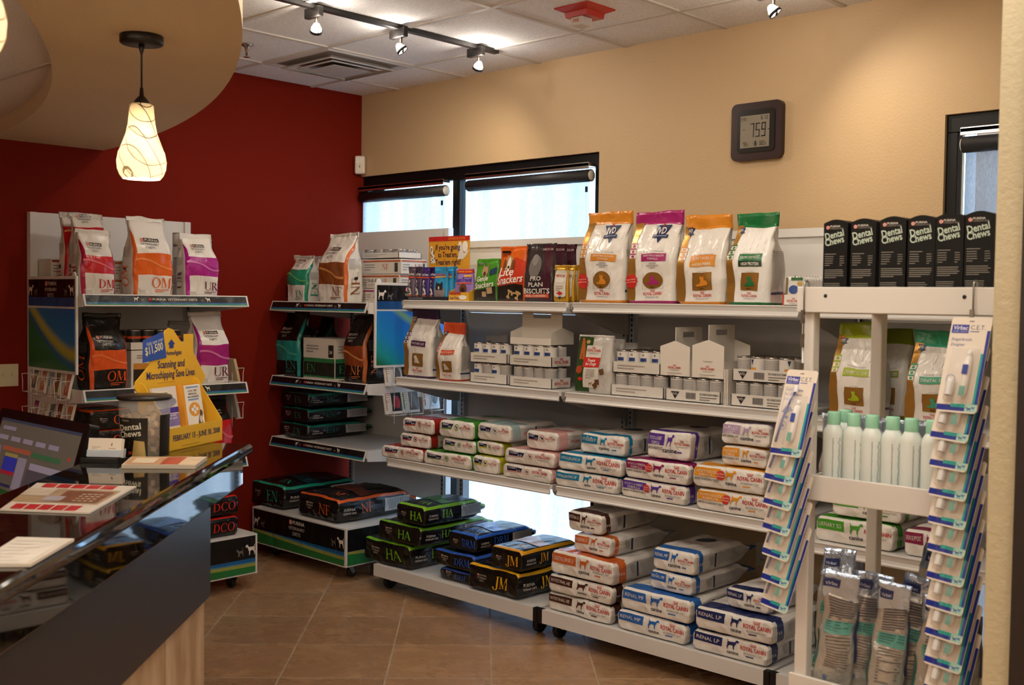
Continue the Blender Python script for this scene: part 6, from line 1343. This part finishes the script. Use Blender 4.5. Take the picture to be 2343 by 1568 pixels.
# ================================================================ reception counter
def m_gran():
    m,nt,b,N,L=nodes('black_granite'); b.inputs['Roughness'].default_value=.035; b.inputs['IOR'].default_value=1.7
    tc=N('TexCoord'); v=N('TexVoronoi'); v.inputs['Scale'].default_value=260; n=N('TexNoise'); n.inputs['Scale'].default_value=60; n.inputs['Detail'].default_value=4
    L(tc.outputs['Object'],v.inputs[0]); L(tc.outputs['Object'],n.inputs[0]); r=N('ValToRGB'); e=r.color_ramp.elements; e[0].position=.45; e[0].color=lin('0a0908'); e[1].position=.8; e[1].color=lin('2e2820')
    L(n.outputs['Fac'],r.inputs[0]); L(r.outputs[0],b.inputs['Base Color']); return m
GRAN=m_gran()
def m_stone():
    m,nt,b,N,L=nodes('travertine'); b.inputs['Roughness'].default_value=.4
    tc=N('TexCoord'); mp=N('Mapping'); mp.inputs['Scale'].default_value=(6,6,1.6); n=N('TexNoise'); n.inputs['Scale'].default_value=2; n.inputs['Detail'].default_value=8
    L(tc.outputs['Object'],mp.inputs[0]); L(mp.outputs[0],n.inputs[0]); r=N('ValToRGB'); e=r.color_ramp.elements; e[0].position=.3; e[0].color=lin('a8845c'); e[1].position=.7; e[1].color=lin('d8bf9c'); L(n.outputs['Fac'],r.inputs[0]); L(r.outputs[0],b.inputs['Base Color']); return m
ZC=1.07
A_=atZ(579,1015,ZC); e1=(atZ(150,1260,ZC)-A_); e1.z=0; e1.normalize()        # along the front edge towards the viewer
nrm=Vector((-e1.y,e1.x,0))                                                   # out towards the shop
t=thing('reception_counter','black polished stone reception counter with a pale stone base','counter',(A_.x,A_.y,0),math.atan2(e1.y,e1.x))
# local x along the edge (0 = far end), local y = outwards
LN=3.2; DP=.40
MB().prism([(-DP,ZC-.0),(-.02,ZC)]+[(-.02+.02*math.cos(a),ZC-.02+.02*math.sin(a)) for a in [PI/2-PI*k/8 for k in range(1,8)]]+[(-.02,ZC-.04),(-DP,ZC-.04)],'x',0,LN,GRAN).build('countertop',t)
tmp=[]
def onpl(px,py,off):
    v=ray(px,py); o=Vector((A_.x,A_.y,0))+nrm*off; s=((o-CAM).dot(nrm))/v.dot(nrm); return CAM+v*s
apo=-.03
q0=onpl(556,1105,apo); ax=(q0-Vector((A_.x,A_.y,0))).dot(e1); zb0=q0.z; q1=onpl(20,1494,apo); zb1=q1.z; ZA=(zb0+zb1)/2
MB().box(ax,LN,-DP+.05,apo,ZA,ZC-.041,GRAN).build('apron',t,bevel=.003)
pan=-.05
q0=onpl(482,1262,pan); bx_=(q0-Vector((A_.x,A_.y,0))).dot(e1); ZP=(onpl(481,1366,pan).z+onpl(278,1568,pan).z)/2
MB().box(bx_,LN,-DP+.07,pan,ZP,ZA-.001,mat('272425',.35)).build('front_panel',t,bevel=.002)
st_=-.075
q0=onpl(467,1470,st_); cx_=(q0-Vector((A_.x,A_.y,0))).dot(e1)
m=MB().box(cx_,LN,-DP+.09,st_,0,ZP-.001,m_stone())
for k in range(1,8): m.box(cx_+.0+.4*k-.0015,cx_+.4*k+.0015,st_,st_+.0008,0,ZP-.001,mat('8a7458',.7))
m.build('stone_base',t)
MB().box(.5,LN,-1.05,-DP+.05,.72,.755,mat('2a2421',.4)).box(.5,.53,-1.05,-DP+.05,0,.72,mat('3a3431',.5)).build('work_desk',t)

# things on the counter
def on_counter(px,py): return atZ(px,py,ZC)
def slab(pxs,th,m,deco=None,name='x',label='x',cat='x'):
    P=[on_counter(*p) for p in pxs]; c=sum((Vector(p) for p in P),Vector())/len(P)
    t=thing(name,label,cat,(c.x,c.y,ZC+.0008),0); ux=(P[1]-P[0]).normalized(); L0=[(p.x-c.x,p.y-c.y) for p in P]
    return t,L0
# red and white sheet (pixel order: near-left, near-right, far-right, far-left)
t,L0=slab(((0,1170),(205,1178),(312,1117),(85,1109)),.004,None,name='counter_mat',label='red and white printed mat lying on the black counter',cat='mat')
m=MB().prism(L0,'z',0,.004,mat('d9cfc2',.3)); P=[Vector((x,y,0)) for x,y in L0]
def quadmap(P,z,e=.0005):
    def f(u,v,l): a=P[0].lerp(P[1],u); b=P[3].lerp(P[2],u); r=a.lerp(b,v); return Vector((r.x,r.y,z+e*l))
    return f
mp=quadmap(P,.004); m.decal(join(*[rect(.09+.15*k,.03,.22+.15*k,.2,2) for k in range(5)]),mp,ink('b5262a'),1); m.decal(join(*[rect(.1+.15*k,.82,.23+.15*k,.98,2) for k in range(5)]),mp,ink('b5262a'),1)
m.decal(rect(.0,.26,.94,.78,.1),mp,ink('a98f70'),1); m.decal(rect(.0,.5,.3,.77,.1),mp,ink('c9bba8'),2); m.decal(rect(.42,.3,.9,.72,.1),mp,ink('7a4a34'),2); m.decal(rect(.3,.32,.5,.5,.1),mp,ink('a8a0a8'),3)
m.decal(join(*[rect(.62+.06*(k%4),.34+.08*(k//4),.66+.06*(k%4),.37+.08*(k//4),2) for k in range(16)]),mp,ink('c9b49a'),3); m.build('mat_sheet',t)
t,L0=slab(((-60,1300),(70,1299),(170,1240),(40,1236)),.004,None,name='paper_stack',label='white paper sheets at the near edge of the counter',cat='paper')
m=MB().prism(L0,'z',0,.006,mat('cfc6b8',.6)); P=[Vector((x,y,0)) for x,y in L0]; mp=quadmap(P,.006); m.decal(rect(0,.02,.9,.98,.1),mp,ink('e9e2d6'),1); m.decal(join(*[rect(.1,.1+.12*k,.7-.2*(k%2),.115+.12*k,2) for k in range(7)]),mp,ink('b9b2a8'),2); m.build('paper_sheets',t)
t,L0=slab(((278,1073),(447,1074),(474,1054),(300,1054)),.004,None,name='booklet_stack',label='low stack of booklets in front of the jar on the counter',cat='booklets')
m=MB().prism(L0,'z',0,.011,mat('cbbfaa',.6)); P=[Vector((x,y,0)) for x,y in L0]; mp=quadmap(P,.011); m.decal(rect(.02,.05,.5,.95,.1),mp,ink('c99a72'),1); m.decal(rect(.5,.05,.75,.95,.1),mp,ink('b5503a'),1); m.decal(rect(.75,.05,.98,.95,.1),mp,ink('d8c0a0'),1); m.decal(rect(.1,.2,.4,.8,.1),mp,ink('e0cfb4'),2); m.build('booklets',t)
# business cards
c=on_counter(240,1058); t=thing('card_holder','black and clear holder full of white business cards','card holder',(c.x-.01,c.y,ZC+.0005),R(40),None)
MB().prism([(-.03,0),(.03,0),(.03,.008),(-.03,.014)],'x',-.058,.058,mat('0f0e0e',.3)).build('holder_base',t,bevel=.004)
TM=Matrix.Translation((0,.0,.014))@Matrix.Rotation(R(-14),4,'X')
m=MB().box(-.052,.052,.003,.022,0,.058,mat('e9ddcc',.6),TM); f=lambda x,y,l:TM@Vector((x,.003-.0005*l,y)); m.decal(bars(-.04,.03,-.012,2,.005,.0015),f,ink('a0988c'),1); m.decal(join(xf(poly([(0,0),(.006,.002),(.004,.012),(.002,.008)]),.018,.034),rect(.012,.026,.034,.0275)),f,ink('8a5a52'),1); m.build('business_cards',t)
MB().box(-.052,.058,-.004,.001,0,.022,mat('c4d0dc',.1,alpha=.55),TM).box(-.052,.058,.023,.026,0,.03,mat('c4d0dc',.1,alpha=.4),TM).build('holder_pocket',t,bevel=.002)
# jar of biscuits
c=on_counter(331,1043); rj=59*mpp(c); t=thing('biscuit_jar','clear plastic jar of dental biscuits with a black lid and label','jar',(c.x,c.y,ZC+.0005),0); hj=.20*rj/.085
cl=mat('e8e4de',.06,alpha=.16)
MB().lathe([(0,.001),(rj*.86,0),(rj*.9,.006),(rj*.97,hj*.94),(rj*.95,hj*.94),(rj*.88,.008),(0,.006)],cl,36).build('jar_glass',t)
MB().lathe([(rj*.97,hj*.93),(rj*1.03,hj*.94),(rj*1.03,hj*.985),(rj*.98,hj),(0,hj*1.005)],mat('1a1613',.35),36).build('jar_lid',t)
m=MB(); th=math.atan2(CAM.y-c.y,CAM.x-c.x); JM=lambda a0:(lambda x,y,l:Vector(((rj*(.897+.072*y/(hj*.94))+.0012+.0006*l)*math.cos(a0+x/(rj*.93)),(rj*(.897+.072*y/(hj*.94))+.0012+.0006*l)*math.sin(a0+x/(rj*.93)),y))); f0=JM(th-.55); W_=rj*.62
m.decal(rect(-W_,hj*.02,W_,hj*.66,.012),f0,ink('17130f'),1)
f1=JM(th+.95); m.decal(rect(-W_*.5,hj*.02,W_*.5,hj*.7,.012),f1,ink('17130f'),1)
m.decal(text('Dental',-W_*.86,hj*.44,hj*.1,rot=.12,w=W_*1.5),f0,ink('d8d4c0'),2); m.decal(text('Chews',-W_*.86,hj*.33,hj*.1,rot=.12,w=W_*1.5),f0,ink('d8d4c0'),2); m.decal(text('PURINA',-W_*.7,hj*.6,hj*.03,w=W_*.6),f0,ink('9a9284'),2)
m.decal(bars(-W_*.9,hj*.24,-W_*.1,4,hj*.035,hj*.012),f0,ink('6a6458'),2); m.decal(poly([(W_*.05,hj*.03),(W_*.2,hj*.3),(W_*.8,hj*.28),(W_*.9,hj*.03)]),f0,ink('b59a5c'),2); m.decal(text('DCO  JM',-W_*.86,hj*.07,hj*.05,w=W_*.9),f0,ink('c8502a'),3)
m.build('jar_label',t)
m=MB(); rg=random.Random(8)
for k in range(110):
    a=rg.uniform(0,6.28); rr2=rj*.72*math.sqrt(rg.uniform(.1,1)); z=hj*.05+hj*.62*rg.random(); M=Matrix.Translation((rr2*math.cos(a),rr2*math.sin(a),z))@Matrix.Rotation(rg.uniform(0,6),4,'X')@Matrix.Rotation(rg.uniform(0,6),4,'Z')
    m.box(-.013,.013,-.008,.008,-.006,.006,mat(rg.choice(('c9a468','b58a52','d6b57c')),.7),M)
tag(m.build('biscuits',t),kind='stuff')
# yellow leaflet display
a=on_counter(389,1034); b_=on_counter(508,1008); u=(b_-a); u.z=0; wd=u.length; ang=math.atan2(u.y,u.x); mid=(a+b_)/2
t=thing('leaflet_display','yellow cardboard leaflet display with a house shaped header','leaflet display',(mid.x,mid.y,ZC+.0005),ang); Yl=mat('e3b22e',.5); w=wd
sc=mpp(mid); fh=50*sc; dp=.12
m=MB().box(-w/2,w/2,0,.003,0,fh,Yl).box(-w/2,w/2,.0,dp,0,.003,Yl)
for s in (-1,1): m.prism([(0,0),(dp,0),(dp,fh*3.0),(dp-.02,fh*2.9),(0,fh)],'x',s*w/2-.0015,s*w/2+.0015,Yl)
m.box(-w/2,w/2,dp-.003,dp,0,fh*2.7,Yl)
mp=plane_map((0,0,0),(1,0,0),(0,0,1)); m.decal(text('FEBRUARY 15 - JUNE 30, 2008',0,fh*.42,fh*.25,'c',w=w*.9),mp,ink('2b2f5a'),1); m.decal(bars(-w*.3,fh*.14,w*.3,1,.01,.0015),mp,ink('9a7a3a'),1)
m.build('display_box',t)
hz=fh*2.55; HD=[(-.52,.28),(-.56,.36),(-.55,.46),(-.5,.52),(-.34,.72),(-.28,.95),(-.2,1.02),(-.08,1.32),(-.02,1.36),(.05,1.33),(.2,1.08),(.24,1.1),(.24,1.24),(.4,1.24),(.4,.9),(.58,.52),(.62,.44),(.6,.34),(.54,.28),(.4,.26)]
m=MB().prism([(p[0]*w*1.12+w*.04,hz+(p[1]-.28)*w*.62) for p in HD],'y',dp-.006,dp-.003,Yl); mp=plane_map((0,dp-.006,0),(1,0,0),(0,0,1)); H_=lambda v:hz+(v-.28)*w*.62
m.decal(text('Scanning and',w*.06,H_(.66),w*.082,'c',w=w*.5),mp,ink('2b2f5a'),1); m.decal(text('Microchipping Save Lives',w*.06,H_(.48),w*.082,'c',w=w*.9),mp,ink('2b2f5a'),1); m.decal(bars(-w*.2,H_(.4),w*.36,1,.01,.0012),mp,ink('8a7440'),1)
m.decal(text('HomeAgain',w*.1,H_(.88),w*.05,'c',w=w*.3),mp,ink('2b2f5a'),1); m.decal(join(rect(w*.02,H_(1.0),w*.1,H_(1.08)),poly([(-w*.01,H_(1.07)),(w*.13,H_(1.07)),(w*.06,H_(1.16))])),mp,ink('26408a'),1); m.build('header_card',t)
m=MB().prism([(-w*.46,H_(.78)),(-w*.04,H_(.84)),(-w*.1,H_(1.3)),(-w*.46,H_(1.16))],'y',dp-.009,dp-.007,mat('2a4fa0',.45)); mp=plane_map((0,dp-.009,0),(1,0,0),(0,0,1)); m.decal(text('$11,500',-w*.42,H_(.9),w*.085,rot=.18,w=w*.32),mp,ink('e9e2c0'),1); m.decal(text('Help save over',-w*.40,H_(1.06),w*.04,rot=.18,w=w*.3),mp,ink('b9c4e0'),1); m.build('price_flag',t)
TM=Matrix.Translation((0,.03,fh*.3))@Matrix.Rotation(R(-9),4,'X'); bw_=w*.36; bh=fh*2.5
m=MB().box(-bw_*.05,bw_*.95,0,.03,0,bh,mat('e29a2a',.5),TM); f=lambda x,y,l:TM@Vector((x,-.0006*l,y)); x0=bw_*.05; m.decal(rect(x0,.004,bw_*.93,bh-.004,.04),f,ink('e9e4d8'),1)
cx=bw_*.48
m.decal(join(rect(x0+bw_*.1,bh*.92,bw_*.8,bh*.95),rect(x0+bw_*.15,bh*.69,bw_*.75,bh*.72)),f,ink('7a9ac0'),2)
for i,s in enumerate(('LOST PET','MEDICAL','INSURANCE')): m.decal(text(s,cx,bh*(.85-.055*i),bh*.034,'c',w=bw_*(.5,.45,.58)[i]),f,ink('3a3f5a'),2)
m.decal(ell(cx,bh*.52,bw_*.3,bh*.13),f,ink('e09a3a'),2); m.decal(join(rect(cx-bw_*.06,bh*.44,cx+bw_*.06,bh*.6),rect(cx-bw_*.18,bh*.49,cx+bw_*.18,bh*.55)),f,ink('efe9de'),3)
m.decal(xf(poly(SITD,0,0,bw_*.36,bh*.3,flip=True),cx+bw_*.06,bh*.2),f,ink('5a4634'),3); m.decal(ell(cx+bw_*.26,bh*.32,bw_*.08,bh*.07),f,ink('d8cfc0'),4)
m.decal(text('HomeAgain',cx,bh*.11,bh*.036,'c',w=bw_*.66),f,ink('2b2f5a'),2); m.decal(poly([(cx-bw_*.1,bh*.17),(cx+bw_*.02,bh*.17),(cx+bw_*.02,bh*.21),(cx-bw_*.04,bh*.24),(cx-bw_*.1,bh*.21)]),f,ink('e0b040'),2)
m.build('insurance_box',t,bevel=.001)
TM2=Matrix.Translation((-w*.24,.05,fh*.25))@Matrix.Rotation(R(-8),4,'X'); m=MB().box(-w*.22,w*.2,0,.012,0,fh*2.5,mat('d9d2cc',.5),TM2); f2=lambda x,y,l:TM2@Vector((x,-.0006*l,y)); L2=fh*2.5
m.decal(rect(-w*.22,L2*.52,w*.2,L2*.62,.05),f2,ink('3a2f9a'),1); m.decal(ell(-w*.01,L2*.72,w*.19,L2*.1),f2,ink('8a94a8'),1); m.decal(rect(-w*.2,L2*.28,w*.2,L2*.5,.05),f2,ink('7f78b8'),1); m.decal(text('would',-w*.02,L2*.46,L2*.035,'l',w=w*.16),f2,ink('efe9f0'),2); m.decal(text('pet get',-w*.02,L2*.41,L2*.035,'l',w=w*.18),f2,ink('efe9f0'),2); m.decal(text('HomeAgain',-w*.02,L2*.16,L2*.03,'l',w=w*.18),f2,ink('3a2f6a'),2); m.decal(rect(-w*.2,L2*.85,w*.05,L2*.93),f2,ink('e6dfc8'),2); m.decal(text('$ 39.95',-w*.17,L2*.87,L2*.035,'l',w=w*.2),f2,ink('4a4a5a'),3)
m.build('leaflets',t)
# monitor, parallel to the window wall, leaning back
YM=-3.02
tl,tr_=atY(4,934,YM),atY(207,969,YM); wm=tr_.x-tl.x; t=thing('monitor','dark computer monitor behind the counter showing a records screen','monitor',((tl.x+tr_.x)/2,YM,.7555),0)
hm=wm*.80; zt=(tl.z+tr_.z)/2-.7555; ML=R(-16); TM=Matrix.Translation((0,0,zt))@Matrix.Rotation(ML,4,'X')
bz_=mat('121113',.35)
m=MB().prism([(x,z-hm/2) for x,z in rr(wm/2,hm/2,.014)],'y',0,.035,bz_,TM).prism([(x,z-hm/2) for x,z in rr(wm*.36,hm*.36,.02)],'y',.034,.06,bz_,TM); m.build('monitor_case',t)
f=lambda x,y,l:TM@Vector((x,-.0006*l,y-hm+.0)); em=lambda c,s=.10:mat(c,.4,emit=s); sw,sh=wm*.45,hm
m=MB(); Y_=lambda y:1-(1-y)*.66
Rr=lambda x0,y0,x1,y1,c,l=2:m.decal(rect(-sw+2*sw*x0,sh*(.06+.88*(Y_(y0) if l>1 else y0)),-sw+2*sw*x1,sh*(.06+.88*(Y_(y1) if l>1 else y1)),9),f,em(c),l)
Rr(0,0,1,1,'6f6a62',1); Rr(0,.97,1,1,'3f4a66'); Rr(.05,.88,.22,.92,'9a98b4'); 
for k in range(5): Rr(.03+.16*k,.77,.15+.16*k,.82,'a09cb8')
Rr(.0,.3,.1,.7,'8a86a0'); Rr(.12,.66,.48,.71,'b0624a',3); Rr(.14,.28,.47,.65,'6a665e',2); Rr(.17,.45,.34,.6,'3540c0',3); Rr(.17,.41,.34,.45,'b02a3a',3); Rr(.17,.6,.34,.64,'a59a5a',3); Rr(.35,.28,.46,.62,'9c98b0',3); Rr(.5,.65,.85,.7,'3f7a52',3); Rr(.51,.52,.97,.59,'a8a4c0',3); Rr(.48,.25,.98,.52,'5a5662',2); Rr(.03,.2,.56,.25,'1f5a2a',3); Rr(.57,.19,.75,.23,'9a98b4',3); Rr(.08,.05,.4,.11,'4a7a5c',3); Rr(.92,.7,.95,.74,'c0502a',3); Rr(.18,.28,.34,.31,'26305a',4); Rr(.6,.05,1,.15,'4a4650',2)
m.build('screen',t)
MB().box(-.09,.09,.02,.16,0,.012,bz_).box(-.02,.02,.10,.125,.012,zt-hm*.45,bz_).build('monitor_stand',t,bevel=.003)
# ================================================================ leaflets in wire racks on the two stands
def wire_pocket(parent,Mx,w=.11):
    m=MB(); wh=mat('d9d4cc',.35); r=.0022
    for s in (-1,1): m.tube([Mx@Vector(p) for p in ((s*w/2,0,.09),(s*w/2,-.045,.09),(s*w/2*.8,-.045,.06),(s*w/2*.8,-.045,-.0),(s*w/2*.8,0,-.0))],r,wh,6)
    m.tube([Mx@Vector(p) for p in ((-w/2*.8,-.045,0),(w/2*.8,-.045,0))],r,wh,6); m.tube([Mx@Vector(p) for p in ((0,-.002,.12),(0,-.002,-.05))],r,wh,6)
    return m.build('wire_pocket',parent)
def leaflet(loc,rz,w,h,th,label,deco,c='e4dfd8',group='leaflets in wire pockets',tilt=-8):
    t=thing('leaflet_pile',label,'leaflets',loc,rz,group); t.rotation_euler=(R(tilt),0,rz)
    m=MB(); n=6
    vs=[];
    for i in range(n+1):
        z=h*i/n; y=-.02*math.sin(PI*.5*(1-i/n))*.6
        vs+=[(-w/2,y,z),(w/2,y,z),(w/2,y+th,z),(-w/2,y+th,z)]
    fs=[(4*i+k,4*i+(k+1)%4,4*i+4+(k+1)%4,4*i+4+k) for i in range(n) for k in range(4)]+[(0,3,2,1),(4*n,4*n+1,4*n+2,4*n+3)]
    m.add(vs,fs,mat(c,.5)); mp=lambda x,y,l:Vector((x,-.02*math.sin(PI*.5*(1-max(0,min(1,y/h))))*.6-.0006*l,y)); deco(m,mp,w,h); m.build('leaflets',t)
def dz(c1,c2,c3='d9d2c8'):
    def f(m,mp,w,h): m.decal(rect(-w*.1,h*.1,w*.48,h*.9,.02),mp,ink(c1),1); m.decal(ell(w*.2,h*.45,w*.2,h*.25),mp,ink(c2),2); m.decal(rect(-w*.45,h*.15,-w*.38,h*.8,.02),mp,ink(c3),1); m.decal(bars(-w*.4,h*.8,-w*.15,5,h*.08,h*.02),mp,ink('b56a52'),1)
    return f
# end of the stand beside the window (faces the shop, +X)
xe=.985+.035
for k,(py,px,zb,cs,lb) in enumerate(((-.56,908,1.075,('c9c4bf','5a5250'),'white leaflets with a dog photo under the end sign, front upper pocket'),(-.27,1008,1.075,('2f8fb0','2a3f8a'),'blue and green leaflets, rear upper pocket under the end sign'),(-.56,906,.915,('2a2426','a82a34'),'white leaflets with a black and red dog, front lower pocket'),(-.43,950,.915,('6a6764','7a7672'),'grey leaflets with a green edge between the lower pockets'),(-.27,1002,.925,('c9d0d8','6a6a60'),'pale leaflets with a tabby cat and orange edge, rear lower pocket'))):
    Mx=Matrix.Translation((.465+.012,py+.1,zb))@Matrix.Rotation(PI/2,4,'Z'); wire_pocket(EN,Mx,.13)
    leaflet((xe-.018,py,zb+.004),PI/2,.125,.145,.012,lb,dz(cs[0],cs[1],'3a8a4a' if k==3 else 'c8663a' if k==4 else 'b59a80'))
# near end of the stand against the red wall (faces -Y)
yn=-1.742-.455-.035
for k,(px,zb,cs,lb) in enumerate(((.10,1.075,('4a4a5c','a87a5a'),'curled leaflets with red lettering, left upper pocket of the red wall stand'),(.20,1.07,('b5604a','c98a6a'),'red edged leaflets, second upper pocket of the red wall stand'),(.36,1.07,('7a7a3a','8a3a34'),'leaflets with a green photo, third upper pocket of the red wall stand'),(.47,1.06,('b56a52','c98a7a'),'salmon leaflets, right upper pocket of the red wall stand'),(.10,.905,('8a2a5c','c9b4a8'),'plum leaflets in the left lower pocket above the monitor'),(.21,.905,('cfc4b4','b5aa9a'),'cream leaflets beside the plum ones above the monitor'),(.37,.90,('6a3a2a','a85a3a'),'spiral edged leaflets with a brown photo above the monitor'),(.48,.895,('b5603a','a8a39a'),'orange leaflets in the right lower pocket above the monitor'))):
    Mx=Matrix.Translation((-.455-.016,-px,zb))@Matrix.Rotation(-PI/2,4,'Z'); wire_pocket(DM,Mx,.085)
    leaflet((px,yn+.018,zb+.004),0,.082,.14,.014,lb,dz(*cs),'d9cdbf')
# far end of the same stand
for k,(px,zb,lb) in enumerate(((.46,1.09,'amber leaflets on the far end of the red wall stand'),(.46,.90,'grey leaflet pile on the far end of the red wall stand'))):
    Mx=Matrix.Translation((.455+.014,-px,zb))@Matrix.Rotation(PI/2,4,'Z'); wire_pocket(DM,Mx,.1)
    leaflet((px+.0,-1.742+.455+.03,zb+.004),PI,.095,.14,.016,lb,dz('c8923a','b5803a') if k==0 else dz('a8a39c','9a958e'),'c9b08a' if k==0 else 'b0aaa2')
SC.view_settings.view_transform='Standard'; SC.view_settings.look='None'; SC.view_settings.gamma=1; SC.view_settings.exposure=EXPO; SC.view_settings.use_curve_mapping=False
SC.cycles.use_denoising=True; SC.cycles.max_bounces=8; SC.cycles.transparent_max_bounces=16; SC.cycles.sample_clamp_indirect=6
